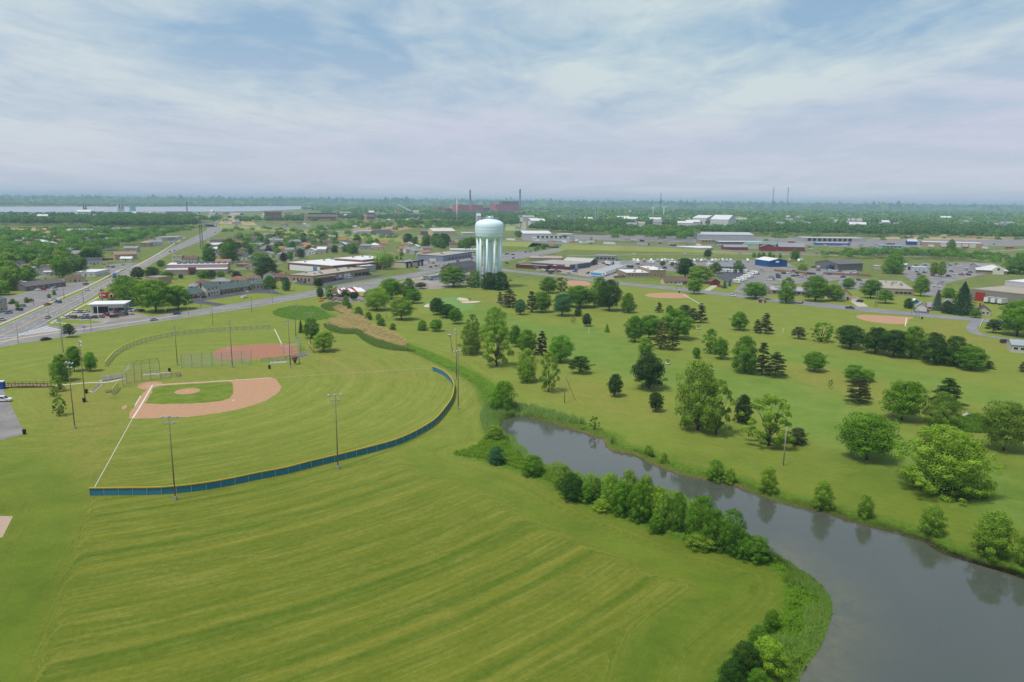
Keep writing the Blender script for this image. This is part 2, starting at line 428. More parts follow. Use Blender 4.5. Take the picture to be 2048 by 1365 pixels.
big = nz(tco,0.022,4,0.55,0.6); mid = nz(tco,0.11,5,0.6,0.4); fine = nz(tco,0.9,5,0.7); speck = nz(tco,3.2,3,0.8)
# streaks: noise stretched along the mowing passes
mowA = mt('ADD',attr('mow'),mt('MULTIPLY',mt('SUBTRACT',big,0.5),1.2))
st1 = nz(mowA,0.2,2.0,0.55,0,'1D'); st2 = nz(mowA,0.8,1.0,0.5,0,'1D')
wavev = mt('SINE',mt('MULTIPLY',mowA,2 * math.pi / 4.4))
sv_ = nd_('ShaderNodeCombineXYZ'); L.new(mt('MULTIPLY',mowA,1.0),sv_.inputs[0]); L.new(mt('MULTIPLY',attr('along'),0.10),sv_.inputs[1])
stk = nz(sv_.outputs[0],0.9,5,0.66,0.2)
stripe = mt('ADD',mt('ADD',mt('MULTIPLY',mt('SUBTRACT',st1,0.5),2.1),mt('MULTIPLY',wavev,0.16)),mt('MULTIPLY',mt('SUBTRACT',st2,0.5),0.35))
stripe = mt('MULTIPLY',mt('MULTIPLY',stripe,attr('mowamp')),rng(big,0.3,0.7,0.6,1.1))
g_dark,g_mid,g_light = ph(82,116,10),ph(118,146,22),ph(154,166,52)
base = mixc(rng(mid,0.3,0.7),g_dark,g_mid)
base = mixc(rng(big,0.35,0.68,0.0,0.55),base,g_light)
sfac = mt('ADD',mt('MULTIPLY',stripe,0.55),0.5,True)
sfac = mt('ADD',sfac,mt('ADD',mt('MULTIPLY',mt('SUBTRACT',stk,0.5),0.5),mt('MULTIPLY',mt('SUBTRACT',fine,0.5),0.7)),True)
scol = mixc(sfac,ph(82,118,4),ph(160,158,48))
base = mixc(mt('MULTIPLY',attr('mowamp'),0.78),base,scol)
# lighter, yellower grass with distance from the front
base = mixc(mt('MULTIPLY',mt('SUBTRACT',1.0,attr('front_grass')),0.8),base,mixc(mt('ADD',mt('MULTIPLY',rng(mid,0.3,0.7),0.35),mt('MULTIPLY',sfac,0.65)),ph(134,158,44),ph(176,182,78)))
clip_ = mt('MULTIPLY',mt('MULTIPLY',rng(stk,0.50,0.66),rng(speck,0.38,0.66)),mt('MULTIPLY',attr('mowamp'),rng(mid,0.3,0.6)))
base = mixc(mt('MULTIPLY',clip_,0.45),base,ph(196,180,104))
worn = mt('MULTIPLY',rng(nz(tco,0.05,6,0.62,0.8),0.56,0.72),rng(fine,0.35,0.65))
base = mixc(mt('MULTIPLY',worn,0.5),base,ph(168,158,70))
fcol = mixc(rng(mid,0.25,0.75),ph(112,154,44),ph(146,172,72))
base = mixc(mt('MULTIPLY',attr('fair'),rng(big,0.25,0.6,0.45,0.85)),base,fcol)
base = mixc(attr('green'),base,ph(138,178,92))
dcol = mixc(rng(fine,0.3,0.7),ph(150,150,54),ph(182,168,82))
dfac = mt('MULTIPLY',attr('dry'),rng(mid,0.32,0.62,0.15,1.0))
base = mixc(dfac,base,dcol)
wcol = mixc(rng(fine,0.3,0.7),ph(62,108,12),ph(120,158,30))
base = mixc(mt('MULTIPLY',attr('weed'),0.9),base,wcol)
base = mixc(attr('mud'),base,ph(66,54,34))
wild_c = mixc(rng(mid,0.35,0.65),ph(104,130,52),ph(152,158,80))
base = mixc(attr('wild'),base,wild_c)
blade = mt('ADD',mt('ADD',mt('MULTIPLY',speck,0.42),mt('MULTIPLY',fine,0.34)),mt('MULTIPLY',stk,0.30))
hs = nd_('ShaderNodeHueSaturation'); L.new(base,hs.inputs['Color']); L.new(mt('MULTIPLY',mt('ADD',blade,0.45),0.82),hs.inputs['Value']); hs.inputs['Saturation'].default_value = 0.95
L.new(hs.outputs[0],bs.inputs['Base Color']); bs.inputs['Roughness'].default_value = 0.95; bs.inputs['Specular IOR Level'].default_value = 0.08
bp = nd_('ShaderNodeBump'); bp.inputs['Strength'].default_value = 0.35; bp.inputs['Distance'].default_value = 0.12; L.new(speck,bp.inputs['Height']); L.new(bp.outputs[0],bs.inputs['Normal'])
golfm = sstep(-0.2,0.8,1 - amp)
along = along * (1 - wl_) + (X * math.cos(a_) + Y * math.sin(a_)) * wl_
along = np.where(amp > 0.5,along,X * math.cos(R(-38)) + Y * math.sin(R(-38)))
ground_me = quads_mesh('ground',V,Fq,[gm_],True,dict(mow=('POINT',mow * amp + golfmow * (1 - amp)),along=('POINT',along),mowamp=('POINT',np.maximum(amp * (1 - 0.55 * wl_) * (1 - 0.95 * np.maximum(4 * wl_ * (1 - wl_),4 * we * (1 - we))) * (1 - 0.4 * we),0.15) * (1 - weed) * (1 - wild)),fair=('POINT',fair),green=('POINT',green),dry=('POINT',dry * (1 - fair * 0.5)),weed=('POINT',weed),mud=('POINT',mud),wild=('POINT',wild),front_grass=('POINT',front_grass)))
tag(link('ground',ground_me),'mown green and yellow grass of the park and the land beyond',kind='structure')

# --- pond
wmat,nt,bs = nodes_of('pond_water'); L = nt.links; N = nt.nodes
tco = nd_('ShaderNodeTexCoord').outputs['Object']
sh = attr('shallow'); murk = nz(tco,0.22,7,0.68,0.4); algae = nz(tco,0.7,5,0.65)
deep = (0.068,0.076,0.060)
c1 = mixc(mt('MULTIPLY',sh,rng(murk,0.2,0.75)),deep,(0.13,0.125,0.066))
c1 = mixc(mt('MULTIPLY',mt('MULTIPLY',sh,rng(algae,0.5,0.66)),0.5),c1,(0.06,0.075,0.05))
L.new(c1,bs.inputs['Base Color']); bs.inputs['Roughness'].default_value = 0.045; bs.inputs['IOR'].default_value = 1.62; bs.inputs['Specular IOR Level'].default_value = 0.5
rip = nd_('ShaderNodeTexNoise'); rip.inputs['Scale'].default_value = 1.5; rip.inputs['Detail'].default_value = 3
mpn = nd_('ShaderNodeMapping'); mpn.inputs['Scale'].default_value = (0.55,1.6,1); mpn.inputs['Rotation'].default_value = (0,0,R(18)); L.new(tco,mpn.inputs[0]); L.new(mpn.outputs[0],rip.inputs['Vector'])
bp = nd_('ShaderNodeBump'); bp.inputs['Distance'].default_value = 0.03
L.new(rng(nz(tco,0.035,2,0.5),0.36,0.6,0.05,0.5),bp.inputs['Strength']); L.new(rip.outputs['Fac'],bp.inputs['Height']); L.new(bp.outputs[0],bs.inputs['Normal'])
wx = np.arange(-14,150,2.2); wy = np.arange(58,224,2.2); WX,WY = np.meshgrid(wx,wy)
ws = sdist_np(PONDP,WX,WY); nearbank = poly_np(GP(POND_NEAR[2:12])); nb = dist_np(nearbank,WX,WY,False)
shal = np.maximum(sstep(13,0.5,nb),0.3 * sstep(4,0,-ws))
wv = np.stack([WX.ravel(),WY.ravel(),np.full(WX.size,-0.62)],1)
ii = (np.arange(len(wy) - 1)[:,None] * len(wx) + np.arange(len(wx) - 1)[None]).ravel()
q = np.stack([ii,ii + 1,ii + 1 + len(wx),ii + len(wx)],1)
keep = (ws.ravel()[q] < 3.5).any(1); q = q[keep]
used,inv = np.unique(q,return_inverse=True)
tag(link('pond_water',quads_mesh('pond_water',wv[used],inv.reshape(q.shape),[wmat],True,dict(shallow=('POINT',shal.ravel()[used])))),'grey rippled pond curving along the mown bank',kind='structure')

# --- river and far water
rmat = M('river_water',(0.33,0.37,0.42),0.25,0.08,0.002,0,0.6)
rp = GP([(-500,413.0),(-100,414.6),(130,413.8),(300,413.6),(480,413.2),(600,412.2),(684,411.4),(696,412.4),(668,415),(600,419),(520,422.5),(400,424),(200,424.5),(0,424.5),(-300,424)])
tag(sheet('river',rp,0.35,rmat),'pale grey river beyond the town',kind='structure')

# --- asphalt
def asphalt(name,a,b,crack=0.35):
    m,nt_,b_ = nodes_of(name); global L,N,nt
    nt,L,N = nt_,nt_.links,nt_.nodes
    t = nd_('ShaderNodeTexCoord').outputs['Object']
    f = nz(t,0.08,6,0.6,0.5); s = nz(t,2.0,4,0.7)
    c = mixc(rng(f,0.3,0.7),a,b); c = mixc(mt('MULTIPLY',rng(s,0.4,0.7),0.25),c,tuple(v * 0.6 for v in a))
    vo = nd_('ShaderNodeTexVoronoi',feature='DISTANCE_TO_EDGE'); vo.inputs['Scale'].default_value = 0.16; L.new(t,vo.inputs['Vector'])
    c = mixc(mt('MULTIPLY',rng(vo.outputs['Distance'],0.02,0.0),crack),c,tuple(v * 0.45 for v in a))
    L.new(c,b_.inputs['Base Color']); b_.inputs['Roughness'].default_value = 0.92; b_.inputs['Specular IOR Level'].default_value = 0.15
    MATS[name] = m; return m
A_ROAD = asphalt('worn_asphalt',ph(140,139,142),ph(166,163,161))
A_DARK = asphalt('fresh_asphalt',ph(88,88,96),ph(106,105,110),0.1)
A_LOT = asphalt('lot_asphalt',ph(138,134,132),ph(170,164,158),0.5)
A_GRAVEL = asphalt('gravel_lot',ph(160,148,136),ph(186,176,164),0.1)
M_YEL = M('yellow_line_paint',ph(222,186,110),0.8,0.12,0.4); M_WLINE = M('white_line_paint',ph(226,226,224),0.8,0.1,0.4)
M_KERB = M('kerb_concrete',ph(214,208,176),0.9,0.1,0.3); M_WALK = M('sidewalk_concrete',ph(206,198,176),0.9,0.1,0.3)
def both(pairs,step=6.0):
    a = smooth_poly(GP([p[0] for p in pairs]),False,8); b = smooth_poly(GP([p[1] for p in pairs]),False,8); return a,b
def mid_line(a,b,t):return [p.lerp(q_,t) for p,q_ in zip(a,b)]
def road(name,label,pairs,z=0.06,kerbs=(True,True),mat=None,kw=0.45):
    a,b = both(pairs); o = strip(name,a,b,z,mat or A_ROAD); tag(o,label,kind='structure')
    for on,e,s in ((kerbs[0],a,1),(kerbs[1],b,-1)):
        if on:
            oa = offset_line(e,kw * s); V_ = []; F_ = []
            for i,(p,q_) in enumerate(zip(e,oa)):
                V_ += [(p.x,p.y,z - 0.05),(p.x,p.y,z + 0.11),(q_.x,q_.y,z + 0.11),(q_.x,q_.y,0.0)]
                if i:k = i * 4; F_ += [(k - 4 + j,k - 3 + j,k + 1 + j,k + j) for j in range(3)]
            link('kerb',mesh_from('kerb',V_,F_,[M_KERB]),o)
    return o,a,b
def painted(parent,line,w,mat,z=0.075,dash=None,name='painted_line'):
    P = [Vector((p[0],p[1])) for p in line]
    if dash is None:
        strip(name,offset_line(P,w / 2),offset_line(P,-w / 2),z,mat,parent); return
    on,off = dash; Q = resample(P,1.0); V_ = []; F_ = []; i = 0
    while i + on < len(Q):
        a,b = Q[i],Q[i + int(on)]; t = (b - a).normalized(); n = Vector((-t.y,t.x)) * (w / 2); k = len(V_)
        V_ += [(*(a + n),z),(*(a - n),z),(*(b - n),z),(*(b + n),z)]; F_.append((k,k + 1,k + 2,k + 3)); i += int(on + off)
    me = mesh_from(name,V_,F_,[mat]); o = link(name,me,parent); o['kind'] = 'stuff'

R1,r1a,r1b = road('main_road','grey two lane road curving past the ball fields',[((-160,706),(-160,733)),((0,675),(0,695)),((120,656),(110,677)),((212,645),(200,662)),((300,634),(290,648)),((400,619),(390,633)),((512,601),(512,614)),((570,591.5),(566,604.5)),((628,581),(618,595)),((677,572),(680,583)),((760,558),(760,567)),((818,547.5),(818,556.5)),((892,534),(890,541)),((950,524),(950,531)),((1012,514.5),(1012,522)),((1071,504),(1071,512)),((1110,497),(1120,503)),((1135,488),(1150,492))],kerbs=(False,True))
painted(R1,mid_line(r1a,r1b,0.5),0.5,M_YEL)
painted(R1,mid_line(r1a[:70],r1b[:70],0.24),0.3,M_WLINE,dash=(3,9)); painted(R1,mid_line(r1a[:70],r1b[:70],0.76),0.3,M_WLINE,dash=(3,9))
med = mid_line(r1a[4:38],r1b[4:38],0.42); med2 = mid_line(r1a[4:38],r1b[4:38],0.54)
strip('median_paint',med,med2,0.07,M('faded_median',ph(206,186,160),0.9,0.25,0.25),R1)
R2,r2a,r2b = road('highway_road','wide grey road running diagonally toward the river',[((-130,702),(-60,715)),((0,656),(30,676)),((60,630),(90,646)),((160,587),(175,600)),((198,568),(217,572.5)),((250,542),(282,540)),((325,505),(342,507)),((390,474),(422,474)),((412,462),(440,463)),((425,452),(452,452)),((470,438),(482,438))],z=0.05)
painted(R2,mid_line(r2a,r2b,0.47),0.35,M_YEL); painted(R2,mid_line(r2a,r2b,0.53),0.35,M_YEL)
for t in (0.24,0.76):painted(R2,mid_line(r2a,r2b,t),0.32,M_WLINE,dash=(4,9))
gore = sheet('road_gore',GP([(-60,712),(30,672),(92,645.5),(104,652),(125,656),(60,668),(0,677),(-60,690)]),0.045,A_ROAD); tag(gore,'paved gore where the two roads meet',kind='structure')
ga,gb = [G(x,y) for x,y in ((38,669),(92,653))],[G(x,y) for x,y in ((60,664),(128,662))]
V_,F_ = [],[]
for i in range(9):
    t = (i + 0.2) / 9.2; w = 0.055
    a,b = G(34 + 62 * t,671 - 18 * t),G(58 + 72 * t,669.5 - 9 * t)
    a2,b2 = G(34 + 62 * (t + w),671 - 18 * (t + w)),G(58 + 72 * (t + w),669.5 - 9 * (t + w)); k = len(V_)
    V_ += [(a.x,a.y,0.085),(b.x,b.y,0.085),(b2.x,b2.y,0.085),(a2.x,a2.y,0.085)]; F_.append((k,k + 1,k + 2,k + 3))
for pts in (((0,672),(36,670)),((36,670),(98,652)),((44,671),(132,660)),((0,679),(44,672.5))):
    a,b = G(*pts[0]),G(*pts[1]); t = (b - a).normalized(); n = Vector((-t.y,t.x,0)) * 0.4; k = len(V_)
    V_ += [(*(a + n).xy,0.09),(*(a - n).xy,0.09),(*(b - n).xy,0.09),(*(b + n).xy,0.09)]; F_.append((k,k + 1,k + 2,k + 3))
hm = link('hatched_marking',mesh_from('hatched_marking',V_,F_,[M_WLINE]),gore)
R3,r3a,r3b = road('park_road','narrow grey road bordering the far side of the golf course',[((960,538),(955,545)),((1005,537.5),(1000,543.5)),((1024,540),(1024,545)),((1154,554.5),(1154,560)),((1234,563.5),(1234,569.5)),((1349,575),(1349,581)),((1449,586),(1449,592.5)),((1536,596),(1536,603)),((1686,611),(1686,619.5)),((1831,625.5),(1831,633)),((1961,637),(1961,644.5)),((2140,654),(2140,662))],kerbs=(False,False))
def lane(name,label,line,w,mat=None,z=0.05):
    P = smooth_poly(GP(line),False,6); o = strip(name,offset_line(P,w / 2),offset_line(P,-w / 2),z,mat or A_ROAD); tag(o,label,kind='structure'); return o
lane('driveway','curving grey driveway off the park road at the right',[(1955,641),(1945,652),(1944,660),(1956,668),(1985,674),(2030,680),(2080,683)],5.0)
lane('far_road','pale road leading away toward the power plant',[(1046,468),(1048,450),(1049,436),(1049,429)],13,A_GRAVEL,0.3)
lane('ramp_road','pale exit ramp beside the highway embankment',[(1134,512.5),(1250,510),(1400,509),(1540,509.5),(1750,513),(1960,516),(2100,518)],7,A_GRAVEL,0.08)
lane('service_road','pale service road behind the tree belt at right',[(1760,508),(1860,507),(1930,506),(1990,503),(2060,499)],9,A_GRAVEL,0.1)
lane('sidewalk','pale concrete sidewalk along the left side of the diagonal road',[(-40,666),(0,650),(60,624),(120,597),(182,570.5),(240,541),(285,526),(370,475)],1.9,M_WALK,0.13)
lane('footpath','narrow concrete footpath from the footbridge to the bleachers',[(98,772),(130,770),(180,766),(215,765),(250,757)],1.5,M_WALK,0.03)
lane('corner_sidewalk','thin concrete path around the used car lot corner',[(104,648),(108,644.5),(140,649),(190,649),(215,644)],1.5,M_WALK,0.1)
lane('curb_walk','thin concrete path on the grass verge left of the car lot',[(106,644),(128,633),(160,615),(190,599),(215,584)],1.5,M_WALK,0.1)
lane('side_street','grey street through the middle neighbourhood, front',[(446,500),(520,505),(600,503),(700,500),(790,508)],7,A_LOT,0.05)
lane('side_street','grey street through the middle neighbourhood, back',[(440,480),(520,485),(620,488),(700,486),(780,492)],7,A_LOT,0.05)
lane('side_street','grey street between the school and the houses',[(470,540),(540,530),(600,515),(640,503)],7,A_LOT,0.05)
lane('side_street','grey street in the left neighbourhood, front',[(0,568),(70,556),(150,538),(205,524),(262,520)],7,A_LOT,0.05)
lane('side_street','grey street in the left neighbourhood, back',[(0,510),(90,505),(180,500),(300,497)],7,A_LOT,0.05)
for nm,lb,pts,mt_,zz in [
    ('parking_lot','cracked grey car park at the left strip of shops',[(0,648),(60,622),(120,596),(180,571),(196,562),(130,568),(60,583),(0,597),(-60,610),(-60,676)],A_LOT,0.03),
    ('parking_lot','grey car park beside the long white building',[(148,557),(205,553),(240,541),(284,527),(262,526),(215,530),(196,546)],A_LOT,0.03),
    ('motel_driveway','dark asphalt driveway in front of the motel',[(380,597),(412,594),(512,579),(541,578),(554,584),(572,590.5),(536,587),(502,587),(453,595),(406,602),(452,609),(436,612.5),(380,606)],A_DARK,0.03),
    ('parking_lot','dirt and asphalt lot of the used car dealer',[(128,639),(140,630),(149,624),(256,624),(287,629),(300,633),(208,645.5),(180,641)],A_GRAVEL,0.03),
    ('parking_lot','grey car park corner at the left edge of the park',[(-80,772),(3,773),(19,805),(50,868),(37,872),(0,881),(-80,890)],A_LOT,0.03),
    ('parking_lot','dark asphalt lot in front of the tan workshop',[(582,566),(623,567),(657,562),(740,552),(762,549),(762,553),(745,557),(673,570),(648,574),(600,570)],A_DARK,0.03),
    ('parking_lot','grey lot around the fireworks tent',[(650,602),(690,606),(730,604),(752,590),(760,568),(700,577),(665,585)],A_LOT,0.03),
    ('parking_lot','gravel yard left of the water tower',[(818,558),(890,543),(950,533),(1000,532),(1005,545),(960,560),(880,578),(830,580),(790,568)],A_GRAVEL,0.03),
    ('parking_lot','grey car park beside the tyre shop',[(826,538),(850,521),(900,512),(950,512),(1000,514),(950,523),(892,533),(850,541)],A_LOT,0.03),
    ('parking_lot','brown gravel yard full of white trailers',[(1078,541),(1140,549),(1200,558),(1225,561),(1240,545),(1235,525),(1180,524),(1150,530)],A_GRAVEL,0.03),
    ('parking_lot','grey car park at the bend beyond the tower',[(1000,508),(1040,503),(1070,502),(1060,507),(1010,517),(1000,514)],A_LOT,0.04),
    ('parking_lot','long grey lot of parked motorhomes',[(1195,524),(1300,519.5),(1560,521),(1590,533),(1530,541),(1430,545),(1300,541),(1240,540)],A_LOT,0.03),
    ('parking_lot','wide cracked driveway of the motorhome dealer',[(1467,584),(1480,570),(1500,548),(1496,537),(1550,535),(1720,541),(1722,552),(1660,563),(1640,567),(1545,568),(1540,590),(1500,592)],A_LOT,0.045),
    ('parking_lot','dark lot with a row of motorhomes',[(1429,552),(1441,543),(1490,546),(1470,566),(1455,566)],A_DARK,0.05),
    ('parking_lot','small car park behind the beige flat roof building',[(1672,577),(1680,558),(1740,558),(1742,566),(1715,580)],A_LOT,0.035),
    ('parking_lot','grey car park of the church like building',[(1800,545),(1845,527),(1960,525),(1978,547),(1935,557),(1892,567),(1880,592),(1852,594),(1830,567)],A_LOT,0.03),
    ('parking_lot','wide grey yard of dealers along the highway',[(1050,483),(1180,480),(1400,487),(1640,492),(1760,499),(1860,494),(2060,492),(2060,478),(1850,479),(1500,475),(1240,471),(1030,469)],A_LOT,0.04),
    ('driveway','short concrete driveway of the cream house',[(1700,603),(1722,602),(1737,614),(1716,614)],M_WALK,0.05),
    ('driveway','short concrete driveway of the brown ranch house',[(1425,571),(1436,572),(1420,582),(1408,581)],M_WALK,0.05),
    ('driveway','dark driveway of the orange gabled garage',[(1828,616),(1858,618),(1858,628),(1826,626)],A_DARK,0.05),
    ('bare_patch','light bare slab at the lower left edge of the lawn',[(-60,1031),(26,1033),(5,1075),(-60,1085)],M('bare_slab',ph(196,172,148),0.95,0.12,0.3),0.02),
]:
    tag(sheet(nm,[G(*p) for p in pts],zz,mt_),lb,kind='structure')
# ================================================================== TREES
def leaf_material(name,transl=0.28):
    global nt,L,N
    m = bpy.data.materials.new(name); m.use_nodes = True; nt = m.node_tree; L = nt.links; N = nt.nodes; N.clear()
    oi = nd_('ShaderNodeObjectInfo'); t = attr('tint')
    hs = nd_('ShaderNodeHueSaturation'); L.new(oi.outputs['Color'],hs.inputs['Color'])
    L.new(rng(t,0,1,0.40,1.95),hs.inputs['Value']); L.new(rng(t,0,1,0.515,0.488),hs.inputs['Hue']); L.new(rng(t,0,1,1.05,0.95),hs.inputs['Saturation'])  # low tint goes far darker: crown shading put into the leaf colour
    d = nd_('ShaderNodeBsdfDiffuse'); tr = nd_('ShaderNodeBsdfTranslucent'); mx = nd_('ShaderNodeMixShader'); mx.inputs[0].default_value = transl
    L.new(hs.outputs[0],d.inputs[0]); L.new(hs.outputs[0],tr.inputs[0]); L.new(d.outputs[0],mx.inputs[1]); L.new(tr.outputs[0],mx.inputs[2])
    o = nd_('ShaderNodeOutputMaterial'); L.new(mx.outputs[0],o.inputs[0]); return m
M_LEAF = leaf_material('foliage')

def leaves_mesh(name,C,Nrm,size,tint,rs,aspect=0.72,flat=0.0,mat=None):
    """one small rhombic leaf clump per centre C, facing roughly Nrm"""
    n = len(C); r = rs.normal(size=(n,3)); nn = Nrm + r * 0.55; nn[:,2] += flat; nn /= np.linalg.norm(nn,axis=1)[:,None] + 1e-9
    a = np.cross(nn,rs.normal(size=(n,3))); a /= np.linalg.norm(a,axis=1)[:,None] + 1e-9; b = np.cross(nn,a)
    s = (size * (0.6 + 0.8 * rs.random(n)))[:,None]
    V = np.stack([C - a * s,C - b * s * aspect + nn * s * 0.15,C + a * s,C + b * s * aspect + nn * s * 0.15],1).reshape(-1,3)
    F = np.arange(4 * n).reshape(n,4)
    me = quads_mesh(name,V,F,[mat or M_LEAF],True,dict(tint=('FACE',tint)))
    nv = np.repeat(Nrm * 0.8 + nn * 0.45,4,axis=0); nv /= np.linalg.norm(nv,axis=1)[:,None] + 1e-9
    try:me.normals_split_custom_set(nv.tolist())
    except Exception as e:print('normals',e)
    return me
def sph(rs,n):
    d = rs.normal(size=(n,3)); return d / (np.linalg.norm(d,axis=1)[:,None] + 1e-9)
def clump_leaves(rs,clumps,n,size,crown_c,inner=0.35):
    """clumps: (centre, radii, weight)"""
    w = np.array([c[1][0] * c[1][1] + 0.3 * c[1][2] * c[1][0] for c in clumps]); w /= w.sum(); k = rs.choice(len(clumps),n,p=w)
    cc = np.array([c[0] for c in clumps])[k]; rr = np.array([c[1] for c in clumps])[k]
    d = sph(rs,n); d[:,2] = np.where(d[:,2] < -0.6,-d[:,2] * 0.6,d[:,2])
    rad = np.where(rs.random(n) < inner,rs.random(n) ** 0.5,0.82 + 0.3 * rs.random(n) * rs.random(n))[:,None]
    C = cc + d * rr * rad
    out = C - crown_c; out /= np.linalg.norm(out,axis=1)[:,None] + 1e-9
    Nr = d * 0.75 + out * 0.6 + np.array([0,0,0.25]); Nr /= np.linalg.norm(Nr,axis=1)[:,None] + 1e-9
    ct = rs.random(len(clumps)); tint = np.clip(0.04 + 0.40 * ct[k] + 0.26 * rs.random(n) + 0.34 * np.clip(d[:,2] * 0.6 + 0.4,0,1) * rad[:,0],0,1)  # upper and outer leaves lighter, inner ones darker: shading painted into the tint
    return C,Nr,tint
def stems(rs,base_r,top,limbs,mat=None,lean=0.0,z0=-0.02):
    mb = MB(); pts = [Vector((0,0,z0))]; n = 4
    for i in range(1,n + 1):pts.append(Vector((lean * i / n + rs.normal() * 0.008,rs.normal() * 0.008,top * i / n)))
    mb.tube(pts,[base_r * 1.35] + [base_r * (1 - 0.62 * i / n) for i in range(1,n + 1)],mat or M_BARK,7)
    for e,z in limbs:
        s = Vector((lean * z / top,0,z)); e = Vector(e); m_ = s.lerp(e,0.5) + Vector((0,0,0.03)); rr = base_r * 0.5 * (1 - 0.5 * z / max(top,0.01)) + base_r * 0.1
        mb.tube([s,m_,e],[rr,rr * 0.62,rr * 0.22],mat or M_BARK,5)
    return mb.mesh('trunk',True)
PROTO = {}
def crown_round(key,seed,n,size,zlo=0.08,lobes=40,peak=0.42,foot=0.62,tip=1.0,inner=0.3,cr=(0.09,0.16),trunk=0.022,flat=0.0,fill=True,ragged=0.12):
    """crown between zlo and 1; peak: height fraction of the widest girth; foot: girth at the bottom; tip > 1 makes a pointed top"""
    rs = np.random.RandomState(seed); cl = []; lopx,lopy = rs.normal(size=2) * 0.04
    def girth(f):
        if f < peak:a = 1 - f / peak; return foot + (1 - foot) * math.sqrt(max(1 - a * a,0))
        a = (f - peak) / (1 - peak); return max(1 - a ** (2.0 / tip),0) ** 0.5
    for i in range(lobes):
        f = (i + rs.random()) / lobes; g = girth(f); a = i * 2.399963 + rs.normal() * 0.35; rr = cr[0] + (cr[1] - cr[0]) * rs.random()
        rad = max(0.5 * g * (1 + ragged * rs.normal()) - rr * 0.75,0.0) * (0.62 + 0.38 * math.sqrt(rs.random()))
        z = zlo + (1 - zlo) * f; z = min(max(z,zlo + rr * 0.35),1 - rr * 0.6)
        cl.append((np.array([math.cos(a) * rad + lopx * f,math.sin(a) * rad + lopy * f,z]),(rr,rr,rr * (0.8 - flat * 0.5))))
    core = [(np.array([0,0,zlo + (1 - zlo) * f]),(0.36 * girth(f),0.36 * girth(f),(1 - zlo) * 0.2)) for f in (0.2,0.42,0.64)] if fill else []
    C,Nr,t = clump_leaves(rs,cl + core,n,size,np.array([0,0,zlo + (1 - zlo) * 0.35]),inner)
    if zlo < 0.03:C[:,2] = np.abs(C[:,2])
    r_ = np.hypot(C[:,0],C[:,1]); k = 0.5 / np.percentile(r_,98.5); C[:,:2] *= k; C[:,2] = C[:,2] / np.percentile(C[:,2],99.8)
    limbs = [(tuple(c[0] * np.array([0.8,0.8,0.96])),zlo * 0.8 + 0.35 * rs.random() * max(c[0][2] - zlo * 0.8,0)) for c in cl[::3]]
    PROTO[key] = (leaves_mesh('crown',C,Nr,np.full(len(C),size),t,rs),stems(rs,trunk,0.62,limbs))
def crown_pine(key,seed,n,size,zlo=0.14,tiers=9,top_w=0.5):
    rs = np.random.RandomState(seed); cl = []; limbs = []
    for i in range(tiers):
        f = i / (tiers - 1); z = zlo + (0.95 - zlo) * f; w = 0.47 * (1 - f ** 1.5 * (1 - top_w * 0.4)) * (0.75 + 0.3 * rs.random()); k = 6 if f < 0.7 else 4
        for j in range(k):
            a = 2 * math.pi * (j + rs.random()) / k; r = w * (0.45 + 0.5 * rs.random()); rr = 0.1 + 0.06 * rs.random()
            c = np.array([math.cos(a) * r,math.sin(a) * r,z + 0.03 * rs.normal()]); cl.append((c,(rr,rr,0.032))); limbs.append((tuple(c),z - 0.05 * (1 - f) * rs.random() - 0.02))
    C,Nr,t = clump_leaves(rs,cl,n,size,np.array([0,0,0.4]),0.5)
    PROTO[key] = (leaves_mesh('crown',C,Nr,np.full(len(C),size),t * 0.9,rs,0.5,0.3),stems(rs,0.022,0.9,limbs[::2]))
def crown_spruce(key,seed,n,size,dens=1.0):
    rs = np.random.RandomState(seed); z = rs.random(n) ** 1.35 * 0.98 + 0.02; a = rs.random(n) * 2 * math.pi
    tier = np.modf(z * 13 + 0.35 * np.sin(a * 3 + 1) + 0.2 * np.sin(a * 7))[0]; w = 0.5 * (1 - z) ** 0.86 * (0.5 + 0.66 * (1 - tier)) * (1 + 0.2 * np.sin(a * 5 + np.floor(z * 13) * 2.1) + 0.1 * np.sin(a * 11 + np.floor(z * 13) * 1.3)); r = w * (0.5 + 0.5 * rs.random(n) ** 0.4)
    C = np.stack([np.cos(a) * r,np.sin(a) * r,z - 0.10 * r],1); Nr = np.stack([np.cos(a),np.sin(a),np.full(n,0.55)],1); Nr /= np.linalg.norm(Nr,axis=1)[:,None]
    t = np.clip(0.25 + 0.35 * (1 - tier) + 0.3 * rs.random(n),0,1)  # lighter tier edges, darker recesses between tiers: shade put into the tint
    PROTO[key] = (leaves_mesh('crown',C,Nr,np.full(n,size),t,rs,0.45),stems(rs,0.02,0.9,[]))
